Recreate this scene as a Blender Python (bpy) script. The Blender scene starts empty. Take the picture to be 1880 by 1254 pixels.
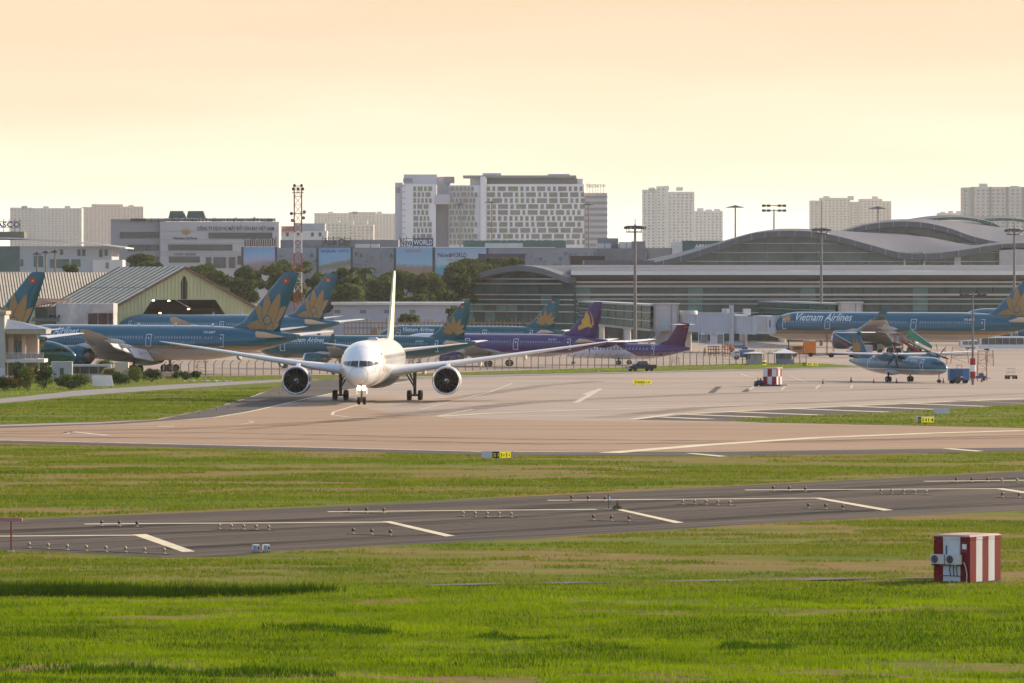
import bpy, bmesh, math, random
import numpy as np
from mathutils import Vector, Matrix
random.seed(7); np.random.seed(7)
scene = bpy.context.scene
COL = scene.collection
R = math.radians

# ---------------------------------------------------------------- camera
# telephoto from a balcony 16 m above the field; lens shift keeps verticals upright
F = 10000.0; CX = 940.0; HY = 511.0; CH = 16.0      # focal length and horizon in photo pixels, eye height in metres
cam_d = bpy.data.cameras.new('camera'); cam = bpy.data.objects.new('camera', cam_d); COL.objects.link(cam)
cam.location = (0, 0, CH); cam.rotation_euler = (R(90), 0, 0)
cam_d.sensor_width = 36.0; cam_d.lens = 36.0 * F / 1880.0
cam_d.shift_y = -(627.0 - HY) / 1880.0
cam_d.clip_start = 1.0; cam_d.clip_end = 60000.0
scene.camera = cam

# ---------------------------------------------------------------- light
SUN_AZ, SUN_EL = 50.0, 22.0          # degrees to the right of the view, and up
sx, sy, sz = math.sin(R(SUN_AZ)) * math.cos(R(SUN_EL)), math.cos(R(SUN_AZ)) * math.cos(R(SUN_EL)), math.sin(R(SUN_EL))
sun_d = bpy.data.lights.new('sun', 'SUN'); sun_d.energy = 5.0; sun_d.angle = R(0.8); sun_d.color = (1.0, 0.80, 0.58)
sun = bpy.data.objects.new('sun', sun_d); COL.objects.link(sun)
sun.rotation_euler = Vector((sx, sy, sz)).to_track_quat('Z', 'Y').to_euler()
sun.location = (200, 100, 200)
world = bpy.data.worlds.new('World'); scene.world = world; world.use_nodes = True
nt = world.node_tree; nt.nodes.clear()
out = nt.nodes.new('ShaderNodeOutputWorld'); bg = nt.nodes.new('ShaderNodeBackground')
sky = nt.nodes.new('ShaderNodeTexSky'); sky.sky_type = 'NISHITA'; sky.sun_disc = False
sky.sun_elevation = R(SUN_EL); sky.sun_rotation = R(SUN_AZ); sky.dust_density = 4.0; sky.air_density = 1.2; sky.altitude = 10
tc = nt.nodes.new('ShaderNodeTexCoord'); sep = nt.nodes.new('ShaderNodeSeparateXYZ')
nt.links.new(tc.outputs['Generated'], sep.inputs[0])
cl = nt.nodes.new('ShaderNodeMath'); cl.operation = 'MAXIMUM'; cl.inputs[1].default_value = 0.0
nt.links.new(sep.outputs['Z'], cl.inputs[0])
# soft streaks of thin high cloud bend the gradient a little
mp = nt.nodes.new('ShaderNodeMapping'); mp.inputs['Scale'].default_value = (6, 6, 60)
nz = nt.nodes.new('ShaderNodeTexNoise'); nz.inputs['Scale'].default_value = 1.6; nz.inputs['Detail'].default_value = 3
nt.links.new(tc.outputs['Generated'], mp.inputs[0]); nt.links.new(mp.outputs[0], nz.inputs['Vector'])
na = nt.nodes.new('ShaderNodeMath'); na.operation = 'MULTIPLY_ADD'; na.inputs[1].default_value = 0.024; na.inputs[2].default_value = -0.012
nt.links.new(nz.outputs[0], na.inputs[0])
ad = nt.nodes.new('ShaderNodeMath'); ad.operation = 'ADD'; nt.links.new(cl.outputs[0], ad.inputs[0]); nt.links.new(na.outputs[0], ad.inputs[1])
mx0 = nt.nodes.new('ShaderNodeMath'); mx0.operation = 'MAXIMUM'; mx0.inputs[1].default_value = 0.0; nt.links.new(ad.outputs[0], mx0.inputs[0])
sq = nt.nodes.new('ShaderNodeMath'); sq.operation = 'SQRT'; nt.links.new(mx0.outputs[0], sq.inputs[0])
ramp = nt.nodes.new('ShaderNodeValToRGB'); nt.links.new(sq.outputs[0], ramp.inputs[0])
STOPS = [(0.0, (0.98, 0.97, 0.92)), (0.085, (0.97, 0.93, 0.79)), (0.12, (0.92, 0.83, 0.645)), (0.165, (0.85, 0.71, 0.51)), (0.226, (0.75, 0.565, 0.38)),
         (0.33, (0.74, 0.64, 0.54)), (0.5, (0.64, 0.72, 0.84)), (1.0, (0.46, 0.62, 0.88))]
els = ramp.color_ramp.elements
els[0].position = STOPS[0][0]; els[0].color = (*STOPS[0][1], 1); els[1].position = 1.0; els[1].color = (*STOPS[-1][1], 1)
for p_, c_ in STOPS[1:-1]:
    e = els.new(p_); e.color = (*c_, 1)
# haze layer low down, clear Nishita sky above it
skm = nt.nodes.new('ShaderNodeMix'); skm.data_type = 'RGBA'
scl = nt.nodes.new('ShaderNodeVectorMath'); scl.operation = 'SCALE'; scl.inputs['Scale'].default_value = 0.10
nt.links.new(sky.outputs[0], scl.inputs[0])
fr = nt.nodes.new('ShaderNodeMapRange'); fr.inputs['From Min'].default_value = 0.08; fr.inputs['From Max'].default_value = 0.75
fr.inputs['To Min'].default_value = 0.0; fr.inputs['To Max'].default_value = 0.7
nt.links.new(cl.outputs[0], fr.inputs[0]); nt.links.new(fr.outputs[0], skm.inputs['Factor'])
# the low sky is warm and bright on the sun's side of the horizon and cooler and dimmer on the other
dt = nt.nodes.new('ShaderNodeVectorMath'); dt.operation = 'DOT_PRODUCT'; dt.inputs[1].default_value = (math.sin(R(SUN_AZ)), math.cos(R(SUN_AZ)), 0)
nt.links.new(tc.outputs['Generated'], dt.inputs[0])
am = nt.nodes.new('ShaderNodeMapRange'); am.interpolation_type = 'SMOOTHSTEP'; am.inputs['From Min'].default_value = -1.0; am.inputs['From Max'].default_value = 0.25
nt.links.new(dt.outputs['Value'], am.inputs[0])
azm = nt.nodes.new('ShaderNodeMix'); azm.data_type = 'RGBA'; azm.blend_type = 'MULTIPLY'; azm.inputs['Factor'].default_value = 1.0
tint = nt.nodes.new('ShaderNodeMix'); tint.data_type = 'RGBA'; tint.inputs['A'].default_value = (0.60, 0.76, 1.02, 1); tint.inputs['B'].default_value = (1, 1, 1, 1)
nt.links.new(am.outputs[0], tint.inputs['Factor']); nt.links.new(ramp.outputs[0], azm.inputs['A']); nt.links.new(tint.outputs['Result'], azm.inputs['B'])
nt.links.new(azm.outputs['Result'], skm.inputs['A']); nt.links.new(scl.outputs[0], skm.inputs['B'])
nt.links.new(skm.outputs['Result'], bg.inputs['Color']); bg.inputs['Strength'].default_value = 0.86
nt.links.new(bg.outputs[0], out.inputs[0])
vs = scene.view_settings; vs.view_transform = 'Standard'; vs.look = 'None'; vs.exposure = 0.6; vs.gamma = 1.0; vs.use_curve_mapping = False
scene.render.engine = 'CYCLES'
cy = scene.cycles; cy.max_bounces = 5; cy.diffuse_bounces = 2; cy.glossy_bounces = 2; cy.transmission_bounces = 4; cy.volume_bounces = 0
cy.transparent_max_bounces = 8; cy.use_denoising = True; cy.caustics_reflective = False; cy.caustics_refractive = False
cy.sample_clamp_indirect = 4.0

# ---------------------------------------------------------------- helpers
def gp(px, py, z=0.0):
    """photo pixel of a point on the ground (height z) -> world"""
    Y = F * (CH - z) / (py - HY); return Vector(((px - CX) * Y / F, Y, z))
def pt(px, py, Y):
    return Vector(((px - CX) * Y / F, Y, CH - (py - HY) * Y / F))
def hx(px, Y): return (px - CX) * Y / F
def hz(py, Y): return CH - (py - HY) * Y / F

class MB:
    def __init__(s): s.v = []; s.f = []; s.m = []; s.s = []
    def add(s, vs, fs, m=0, smooth=False):
        o = len(s.v); s.v.extend([tuple(p) for p in vs])
        for f in fs: s.f.append(tuple(i + o for i in f)); s.m.append(m); s.s.append(smooth)
        return s
    def box(s, c, d, m=0, rz=0.0, top=1.0):
        cx, cy_, cz = c; dx, dy, dz = d[0] / 2, d[1] / 2, d[2] / 2; ca, sa = math.cos(rz), math.sin(rz); vs = []
        for z, k in ((-dz, 1.0), (dz, top)):
            for x, y in ((-dx, -dy), (dx, -dy), (dx, dy), (-dx, dy)):
                x *= k; y *= k; vs.append((cx + x * ca - y * sa, cy_ + x * sa + y * ca, cz + z))
        return s.add(vs, [(3, 2, 1, 0), (4, 5, 6, 7), (0, 1, 5, 4), (1, 2, 6, 5), (2, 3, 7, 6), (3, 0, 4, 7)], m)
    def bx(s, x0, x1, y0, y1, z0, z1, m=0):
        return s.box(((x0 + x1) / 2, (y0 + y1) / 2, (z0 + z1) / 2), (x1 - x0, y1 - y0, z1 - z0), m)
    def beam(s, a, b, w, h=None, m=0, up=(0, 0, 1)):
        a = Vector(a); b = Vector(b); h = h or w; d = (b - a).normalized(); u = Vector(up)
        if abs(d.dot(u)) > 0.98: u = Vector((1, 0, 0))
        r = d.cross(u).normalized(); u = r.cross(d); vs = []
        for p in (a, b):
            for i, j in ((-1, -1), (1, -1), (1, 1), (-1, 1)): vs.append(p + r * i * w / 2 + u * j * h / 2)
        return s.add(vs, [(3, 2, 1, 0), (4, 5, 6, 7), (0, 1, 5, 4), (1, 2, 6, 5), (2, 3, 7, 6), (3, 0, 4, 7)], m)
    def loft(s, rings, m=0, smooth=True, caps=True, closed=True):
        n = len(rings[0]); vs = [p for r in rings for p in r]; fs = []
        for i in range(len(rings) - 1):
            for j in range(n if closed else n - 1):
                k = (j + 1) % n; fs.append((i * n + j, i * n + k, (i + 1) * n + k, (i + 1) * n + j))
        s.add(vs, fs, m, smooth)
        if caps:
            s.add(rings[0], [tuple(range(n))[::-1]], m); s.add(rings[-1], [tuple(range(n))], m)
        return s
    def tube(s, pts, r, n=6, m=0, smooth=True, caps=True):
        pts = [Vector(p) for p in pts]; rs = r if isinstance(r, (list, tuple)) else [r] * len(pts); rings = []; pu = None
        for i, p in enumerate(pts):
            d = (pts[min(i + 1, len(pts) - 1)] - pts[max(i - 1, 0)]).normalized()
            u = Vector((0, 0, 1)) if pu is None else pu
            if abs(d.dot(u)) > 0.97: u = Vector((1, 0, 0))
            a = d.cross(u).normalized(); b = a.cross(d); pu = None
            rings.append([p + (a * math.cos(t) + b * math.sin(t)) * rs[i] for t in [2 * math.pi * k / n for k in range(n)]])
        return s.loft(rings, m, smooth, caps)
    def lathe(s, prof, c=(0, 0, 0), axis='z', n=12, m=0, smooth=True, caps=False):
        rings = []; cx, cy_, cz = c
        for r, h in prof:
            ring = []
            for k in range(n):
                t = 2 * math.pi * k / n; a, b = r * math.cos(t), r * math.sin(t)
                ring.append((cx + a, cy_ + b, cz + h) if axis == 'z' else (cx + h, cy_ + a, cz + b) if axis == 'x' else (cx + a, cy_ + h, cz + b))
            rings.append(ring)
        return s.loft(rings, m, smooth, caps)
    def prism(s, poly, vec, m=0):
        poly = [Vector(p) for p in poly]; v = Vector(vec); n = len(poly)
        return s.add(poly + [p + v for p in poly], [tuple(range(n))[::-1], tuple(range(n, 2 * n))] +
                     [(i, (i + 1) % n, n + (i + 1) % n, n + i) for i in range(n)], m)
    def quad(s, a, b, c, d, m=0): return s.add([a, b, c, d], [(0, 1, 2, 3)], m)
    def mesh(s, name, mats):
        me = bpy.data.meshes.new(name); me.from_pydata(s.v, [], s.f)
        for mm in (mats if isinstance(mats, (list, tuple)) else [mats]): me.materials.append(mm)
        me.polygons.foreach_set('material_index', s.m); me.polygons.foreach_set('use_smooth', s.s); me.update(); return me
    def build(s, name, mats, parent=None, kind=None):
        return put(name, s.mesh(name, mats), parent, kind)

def put(name, me, parent=None, kind=None, loc=None, rz=0.0):
    o = bpy.data.objects.new(name, me); COL.objects.link(o)
    if parent is not None: o.parent = parent
    if kind: o['kind'] = kind
    if loc is not None: o.location = loc
    if rz: o.rotation_euler = (0, 0, rz)
    return o
def tag(o, label, cat, group=None):
    o['label'] = label; o['category'] = cat
    if group: o['group'] = group
    return o
def thing(name, label, cat, loc=(0, 0, 0), rz=0.0, group=None):
    o = bpy.data.objects.new(name, None); COL.objects.link(o); o.location = loc; o.rotation_euler = (0, 0, rz); o.empty_display_size = 0.5
    return tag(o, label, cat, group)
ORD = ['leftmost', 'second', 'third', 'fourth', 'fifth', 'sixth', 'seventh', 'eighth', 'ninth', 'tenth']

# ---------------------------------------------------------------- materials
MATS = {}
def srgb(r, g, b):
    f = lambda c: (c / 255 / 12.92) if c / 255 <= 0.04045 else ((c / 255 + 0.055) / 1.055) ** 2.4
    return (f(r), f(g), f(b))
def nd(t, typ, **kw):
    n = t.nodes.new(typ)
    for k, v in kw.items():
        if k in n.inputs: n.inputs[k].default_value = v
        else: setattr(n, k, v)
    return n
def mat(name, col, rough=0.6, metal=0.0, var=0.10, scale=0.6, bump=0.0, bscale=8.0, streak=(1, 1, 1), emit=0.0, spec=0.2, coat=0.0):
    """painted / bare surface: base colour broken up by two noises, optional fine relief"""
    if name in MATS: return MATS[name]
    m = bpy.data.materials.new(name); m.use_nodes = True; t = m.node_tree; b = t.nodes['Principled BSDF']
    b.inputs['Roughness'].default_value = rough; b.inputs['Metallic'].default_value = metal
    b.inputs['Specular IOR Level'].default_value = spec; b.inputs['Coat Weight'].default_value = coat; b.inputs['Coat Roughness'].default_value = 0.06
    tcn = nd(t, 'ShaderNodeTexCoord'); mpn = nd(t, 'ShaderNodeMapping'); mpn.inputs['Scale'].default_value = streak
    t.links.new(tcn.outputs['Object'], mpn.inputs[0])
    n1 = nd(t, 'ShaderNodeTexNoise', Scale=scale, Detail=5.0, Roughness=0.65); t.links.new(mpn.outputs[0], n1.inputs['Vector'])
    rp = nd(t, 'ShaderNodeValToRGB'); t.links.new(n1.outputs[0], rp.inputs[0])
    rp.color_ramp.elements[0].position = 0.3; rp.color_ramp.elements[1].position = 0.7
    rp.color_ramp.elements[0].color = (*[c * (1 - var) for c in col], 1); rp.color_ramp.elements[1].color = (*[min(c * (1 + var), 0.95) for c in col], 1)
    t.links.new(rp.outputs[0], b.inputs['Base Color'])
    if bump:
        n2 = nd(t, 'ShaderNodeTexNoise', Scale=bscale, Detail=4.0); t.links.new(mpn.outputs[0], n2.inputs['Vector'])
        bp = nd(t, 'ShaderNodeBump', Strength=bump, Distance=0.1); t.links.new(n2.outputs[0], bp.inputs['Height']); t.links.new(bp.outputs[0], b.inputs['Normal'])
    if emit:
        b.inputs['Emission Color'].default_value = (*col, 1); b.inputs['Emission Strength'].default_value = emit
    MATS[name] = m; return m
def leafmat(name, c1, c2, c3=None, trans=0.45, patch=0.0, mid=0.85):
    """leaves / blades: colour differs from leaf to leaf, light shines through"""
    if name in MATS: return MATS[name]
    m = bpy.data.materials.new(name); m.use_nodes = True; t = m.node_tree; t.nodes.clear()
    o = nd(t, 'ShaderNodeOutputMaterial'); g = nd(t, 'ShaderNodeNewGeometry'); rp = nd(t, 'ShaderNodeValToRGB')
    rp.color_ramp.elements[0].color = (*c1, 1); rp.color_ramp.elements[1].color = (*c2, 1)
    if c3: e = rp.color_ramp.elements.new(mid); e.color = (*c2, 1); rp.color_ramp.elements[-1].color = (*c3, 1)
    if patch:
        tcn = nd(t, 'ShaderNodeTexCoord'); mpn = nd(t, 'ShaderNodeMapping'); mpn.inputs['Scale'].default_value = (0.35, 1, 1)
        t.links.new(tcn.outputs['Object'], mpn.inputs[0]); n1 = nd(t, 'ShaderNodeTexNoise', Scale=patch, Detail=7.0, Roughness=0.68); t.links.new(mpn.outputs[0], n1.inputs['Vector'])
        mr = nd(t, 'ShaderNodeMapRange'); mr.inputs['From Min'].default_value = 0.32; mr.inputs['From Max'].default_value = 0.68; t.links.new(n1.outputs[0], mr.inputs[0])
        ma = nd(t, 'ShaderNodeMath', operation='MULTIPLY_ADD'); ma.inputs[1].default_value = 0.35; t.links.new(g.outputs['Random Per Island'], ma.inputs[0])
        mb_ = nd(t, 'ShaderNodeMath', operation='MULTIPLY'); mb_.inputs[1].default_value = 0.65; t.links.new(mr.outputs[0], mb_.inputs[0]); t.links.new(mb_.outputs[0], ma.inputs[2])
        t.links.new(ma.outputs[0], rp.inputs[0])
    else: t.links.new(g.outputs['Random Per Island'], rp.inputs[0])
    d = nd(t, 'ShaderNodeBsdfDiffuse'); tr = nd(t, 'ShaderNodeBsdfTranslucent'); mx = nd(t, 'ShaderNodeMixShader'); mx.inputs[0].default_value = trans
    t.links.new(rp.outputs[0], d.inputs[0]); t.links.new(rp.outputs[0], tr.inputs[0]); t.links.new(d.outputs[0], mx.inputs[1]); t.links.new(tr.outputs[0], mx.inputs[2])
    t.links.new(mx.outputs[0], o.inputs[0]); MATS[name] = m; return m
def ground_mat(name, cols, scale, streak=(1, 1, 1), rough=0.9, fine=2.0, finev=0.12, spec=0.2, bump=0.0, rot=0.0):
    """ground surfaces: a ramp of real soil / grass / paving colours over layered noise"""
    m = bpy.data.materials.new(name); m.use_nodes = True; t = m.node_tree; b = t.nodes['Principled BSDF']
    b.inputs['Roughness'].default_value = rough; b.inputs['Specular IOR Level'].default_value = spec * 0.2
    tcn = nd(t, 'ShaderNodeTexCoord'); mpn = nd(t, 'ShaderNodeMapping'); mpn.inputs['Scale'].default_value = streak
    r0 = nd(t, 'ShaderNodeMapping'); r0.inputs['Rotation'].default_value = (0, 0, R(rot)); t.links.new(tcn.outputs['Object'], r0.inputs[0]); t.links.new(r0.outputs[0], mpn.inputs[0])
    n1 = nd(t, 'ShaderNodeTexNoise', Scale=scale, Detail=6.0, Roughness=0.62); t.links.new(mpn.outputs[0], n1.inputs['Vector'])
    rp = nd(t, 'ShaderNodeValToRGB'); t.links.new(n1.outputs[0], rp.inputs[0]); el = rp.color_ramp.elements
    k = len(cols); el[0].position = 0.28; el[0].color = (*cols[0], 1); el[1].position = 0.72; el[1].color = (*cols[-1], 1)
    for i in range(1, k - 1): e = el.new(0.28 + 0.44 * i / (k - 1)); e.color = (*cols[i], 1)
    n2 = nd(t, 'ShaderNodeTexNoise', Scale=fine, Detail=5.0, Roughness=0.7); t.links.new(mpn.outputs[0], n2.inputs['Vector'])
    mr = nd(t, 'ShaderNodeMapRange'); mr.inputs['From Min'].default_value = 0.3; mr.inputs['From Max'].default_value = 0.7
    mr.inputs['To Min'].default_value = 1 - finev; mr.inputs['To Max'].default_value = 1 + finev; t.links.new(n2.outputs[0], mr.inputs[0])
    ml = nd(t, 'ShaderNodeVectorMath', operation='SCALE'); t.links.new(rp.outputs[0], ml.inputs[0]); t.links.new(mr.outputs[0], ml.inputs['Scale'])
    t.links.new(ml.outputs[0], b.inputs['Base Color'])
    if bump:
        bp = nd(t, 'ShaderNodeBump', Strength=bump, Distance=0.2); t.links.new(n2.outputs[0], bp.inputs['Height']); t.links.new(bp.outputs[0], b.inputs['Normal'])
    MATS[name] = m; return m

# ---------------------------------------------------------------- lettering
_TXT = {}
def text_geo(s, height, width=None, bold=0.0, shear=0.0, cuts=0.0):
    """flat lettering centred on 0,0 -> (verts2d, faces)"""
    cu = bpy.data.curves.new('lettering', 'FONT'); cu.body = s; cu.size = 1.0; cu.offset = bold; cu.shear = shear; cu.resolution_u = 2; cu.fill_mode = 'FRONT'
    o = bpy.data.objects.new('lettering', cu); me = o.to_mesh()
    b = bmesh.new(); b.from_mesh(me); o.to_mesh_clear(); bpy.data.objects.remove(o); bpy.data.curves.remove(cu)
    bmesh.ops.triangulate(b, faces=b.faces[:])
    xs = [v.co.x for v in b.verts] or [0, 1]; k = height / 0.72; w = (max(xs) - min(xs)) * k; kx = k * (width / w if width else 1.0)
    x0 = (max(xs) + min(xs)) / 2
    for v in b.verts: v.co.x = (v.co.x - x0) * kx; v.co.y = (v.co.y - 0.36) * k; v.co.z = 0
    if cuts:
        for ax, lim in ((Vector((0, 1, 0)), height * 0.9),):
            c = -lim
            while c < lim:
                bmesh.ops.bisect_plane(b, geom=b.verts[:] + b.edges[:] + b.faces[:], plane_co=ax * c, plane_no=ax); c += cuts
    b.verts.index_update(); vs = [(v.co.x, v.co.y) for v in b.verts]; fs = [tuple(v.index for v in f.verts) for f in b.faces]; b.free()
    return vs, fs
def text_at(name, s, c, u, v, height, m, parent=None, width=None, bold=0.0, shear=0.0, off=0.05):
    """lettering on a flat face, centred at c, reading along u, upright along v"""
    vs, fs = text_geo(s, height, width, bold, shear); u = Vector(u).normalized(); v = Vector(v).normalized(); n = u.cross(v); c = Vector(c) + n * off
    mb = MB(); mb.add([c + u * a + v * b for a, b in vs], fs); return mb.build(name, m, parent)

# paint box
WHITE = mat('white_paint', (0.78, 0.78, 0.78), 0.35, var=0.04)
OFFWHITE = mat('off_white_paint', (0.62, 0.62, 0.60), 0.6, var=0.10, scale=0.3)
LGREY = mat('light_grey_paint', (0.42, 0.43, 0.44), 0.5, var=0.08)
GREY = mat('grey_paint', (0.22, 0.22, 0.23), 0.5)
DGREY = mat('dark_grey_metal', (0.07, 0.07, 0.075), 0.5)
BLACK = mat('black_rubber', (0.012, 0.012, 0.013), 0.8, var=0.2)
STEEL = mat('galvanised_steel', (0.33, 0.34, 0.35), 0.45, 0.5, var=0.12)
CHROME = mat('polished_metal', (0.75, 0.75, 0.77), 0.22, 0.9, var=0.03)
REDP = mat('red_paint', (0.30, 0.03, 0.03), 0.5, var=0.15)
YELLOW = mat('yellow_sign_face', (0.85, 0.68, 0.02), 0.5, var=0.04, emit=0.28)
ORANGE = mat('orange_paint', (0.70, 0.22, 0.04), 0.5)
BLUEP = mat('blue_paint', (0.05, 0.17, 0.36), 0.5, var=0.15)
GLASSD = mat('dark_glass', (0.03, 0.04, 0.045), 0.12, 0.0, var=0.2, spec=0.8)
LAMP = mat('lit_lamp', (1.0, 0.75, 0.35), 0.4, emit=14.0)
# ================================================================ GROUND
GRASS = ground_mat('grass_ground', [(0.05, 0.10, 0.008), (0.10, 0.145, 0.014), (0.15, 0.15, 0.03), (0.22, 0.145, 0.06), (0.13, 0.145, 0.018), (0.075, 0.12, 0.010)], 0.05, (0.4, 1.0, 1), 0.95, 1.5, 0.25, bump=0.4)
CONC = ground_mat('worn_concrete', [(0.2431, 0.1638, 0.1042), (0.3016, 0.2036, 0.1313), (0.3404, 0.2346, 0.1545), (0.2919, 0.1992, 0.1274), (0.3696, 0.2612, 0.1739)], 0.06, (0.10, 1.0, 1), 0.75, 0.35, 0.17, spec=0.5)
CONC2 = ground_mat('apron_concrete', [(0.2708, 0.2104, 0.1665), (0.3310, 0.2630, 0.2083), (0.3711, 0.2965, 0.2407), (0.3109, 0.2439, 0.1944)], 0.05, (0.12, 1.0, 1), 0.7, 0.3, 0.16, spec=0.5)
ASPH = ground_mat('runway_asphalt', [(0.0277, 0.0239, 0.0226), (0.0494, 0.0412, 0.0361), (0.1087, 0.0853, 0.0671), (0.0445, 0.0375, 0.0335), (0.0839, 0.0679, 0.0553), (0.0395, 0.0338, 0.0302)], 0.30, (0.03, 1.0, 1), 0.85, 0.8, 0.28, spec=0.5, rot=-48)
ASPH2 = ground_mat('shoulder_asphalt', [(0.0826, 0.0731, 0.0675), (0.1069, 0.0936, 0.0855), (0.1312, 0.1123, 0.0990)], 0.1, (0.2, 1.0, 1), 0.85, 0.8, 0.12, spec=0.25)
PATHM = ground_mat('path_concrete', [(0.2295, 0.2210, 0.2125), (0.2805, 0.2635, 0.2465), (0.2040, 0.1955, 0.1870)], 0.2, (0.3, 1, 1), 0.85, 1.0, 0.12)
LINE = mat('cream_line_paint', (0.62, 0.55, 0.38), 0.7, var=0.18, scale=0.5)
LINEW = mat('worn_white_paint', (0.50, 0.45, 0.38), 0.75, var=0.3, scale=0.8)

def hnoise(x, y, s=1.0, seed=0):
    return (math.sin(x * 0.31 * s + seed) * math.cos(y * 0.23 * s + seed * 1.7) + 0.6 * math.sin(x * 0.83 * s + y * 0.57 * s + seed * 2.1) + 0.35 * math.sin(x * 1.9 * s - y * 1.3 * s + seed * 0.7)) / 1.95
def relief(x, y):
    if y > 306 or y < 160 or abs(x) > 58: return 0.0
    k = min(1.0, (306 - y) / 14.0, (y - 160) / 10.0, (58 - abs(x)) / 6.0)
    z = 0.10 * hnoise(x, y, 1.0, 1.3) + 0.10 * hnoise(x * 0.3, y * 0.8, 0.8, 4.0)
    d = y - (279 + 0.6 * math.sin(x * 0.3) - 0.10 * (x + 25)); dk = max(0.0, min(1.0, (-11 - x) / 9.0))
    z -= 0.75 * dk * math.exp(-(d / 1.1) ** 2); z += 0.22 * dk * math.exp(-((d + 3.2) / 1.6) ** 2)
    for (cx_, cy_, w, a) in ((5, 241, 6, 0.35), (-8, 245, 4, 0.3), (18, 236, 5, 0.3), (-24, 222, 9, 0.3), (3, 233, 7, 0.22), (11, 252, 3, 0.3)):
        z -= a * math.exp(-((y - cy_) / 0.9) ** 2 - ((x - cx_) / w) ** 2)
    return z * k
mb = MB(); xs = np.arange(-60, 60.1, 1.0); ys = np.arange(156, 312.1, 0.75); nx, ny = len(xs), len(ys)
mb.v = [(x, y, relief(x, y)) for y in ys for x in xs]
mb.f = [(j * nx + i, j * nx + i + 1, (j + 1) * nx + i + 1, (j + 1) * nx + i) for j in range(ny - 1) for i in range(nx - 1)]
mb.m = [0] * len(mb.f); mb.s = [True] * len(mb.f)
x0, x1, y0, y1 = -60.0, float(xs[-1]), 156.0, float(ys[-1]); X, Ya, Yb = 5200, -250, 9600
mb.add([(-X, Ya, 0), (X, Ya, 0), (X, y0, 0), (-X, y0, 0)], [(0, 1, 2, 3)]); mb.add([(-X, y1, 0), (X, y1, 0), (X, Yb, 0), (-X, Yb, 0)], [(0, 1, 2, 3)])
mb.add([(-X, y0, 0), (x0, y0, 0), (x0, y1, 0), (-X, y1, 0)], [(0, 1, 2, 3)]); mb.add([(x1, y0, 0), (X, y0, 0), (X, y1, 0), (x1, y1, 0)], [(0, 1, 2, 3)])
ground = mb.build('ground', GRASS, None, 'structure')

def ragged(poly, step, amp):
    """world polygon with its edges broken into a slightly uneven line"""
    outp = []
    for i, a in enumerate(poly):
        b = poly[(i + 1) % len(poly)]; n = max(1, min(120, int((b - a).length / step)))
        for k in range(n):
            p = a.lerp(b, k / n); j = amp if k else amp * 0.3
            outp.append(Vector((p.x + random.uniform(-j, j), p.y + random.uniform(-j, j) * 2.0, p.z)))
    return outp
def sheet(name, pix, z, m, rag=None, kind='structure', parent=None):
    poly = [gp(a, b) for a, b in pix]
    if rag: poly = ragged(poly, *rag)
    me = MB(); n = len(poly); top = [(p.x, p.y, z) for p in poly]
    a2 = sum(top[i][0] * top[(i + 1) % n][1] - top[(i + 1) % n][0] * top[i][1] for i in range(n))
    if a2 < 0: top = top[::-1]
    me.add(top, [tuple(range(n))]); return me.build(name, m, parent, kind)

# concrete taxiway + apron, reaching back to the terminal
sheet('apron', [(-260, 560), (-260, 808), (0, 809), (400, 818), (884, 830), (1300, 831), (2100, 820), (2400, 560)], 0.012, CONC2)
sheet('taxiway', [(-260, 788), (0, 786), (230, 779), (400, 767), (500, 748), (580, 736), (650, 745), (720, 760), (830, 767), (1000, 772), (1340, 776), (1600, 781), (2100, 787), (2100, 820), (1300, 831), (884, 830), (400, 818), (0, 809), (-260, 808)], 0.018, CONC)
sheet('runway_shoulder', [(-260, 807), (0, 808), (400, 817), (884, 829), (1300, 830), (2100, 819), (2100, 826), (1300, 837), (884, 835), (400, 823), (0, 813), (-260, 812)], 0.024, ASPH2, (3, 0.25))
sheet('taxiway_shoulder', [(-200, 788), (0, 783), (180, 778), (292, 771), (400, 748), (470, 727), (515, 709), (600, 697), (680, 694), (760, 697), (640, 715), (560, 735), (500, 747), (440, 758), (385, 767), (230, 778), (0, 786)], 0.026, ASPH2)
sheet('island_shoulder', [(1165, 771), (1240, 763), (1400, 754), (1600, 745), (1880, 733), (2100, 724), (2100, 738), (1880, 744), (1600, 760), (1335, 774)], 0.024, ASPH2)
VERGE = ground_mat('verge_grass', [(0.0605, 0.1092, 0.0108), (0.0880, 0.1437, 0.0126), (0.1430, 0.1380, 0.0315), (0.1100, 0.1495, 0.0162), (0.1760, 0.1380, 0.0450)], 0.11, (0.35, 1, 1), 0.95, 1.2, 0.25)
sheet('grass_verge', [(-260, 690), (-260, 786), (0, 780), (180, 775), (290, 770), (400, 748), (470, 726), (516, 709), (600, 697), (660, 692), (660, 688), (330, 691), (300, 690), (60, 689)], 0.045, VERGE, (4, 0.4))
sheet('grass_strip', [(500, 693), (640, 690), (1000, 679), (1370, 668), (1480, 666), (1580, 673), (1500, 676), (1400, 677), (1000, 686), (640, 694)], 0.05, VERGE, (4, 0.3))
sheet('grass_island', [(1335, 773), (1400, 767), (1600, 759), (1880, 743), (2100, 734), (2100, 793), (1880, 786), (1700, 782), (1500, 778), (1400, 776)], 0.045, VERGE, (4, 0.4))
sheet('path', [(-260, 762), (0, 741), (150, 727), (330, 714), (480, 704), (590, 698), (560, 696), (480, 699), (330, 706), (150, 717), (0, 733), (-260, 752)], 0.062, PATHM, (5, 0.15))
sheet('service_road', [(640, 699), (1000, 689), (1400, 680), (1580, 675), (1580, 673.5), (1400, 678), (1000, 686.5), (640, 696)], 0.058, PATHM)
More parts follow.
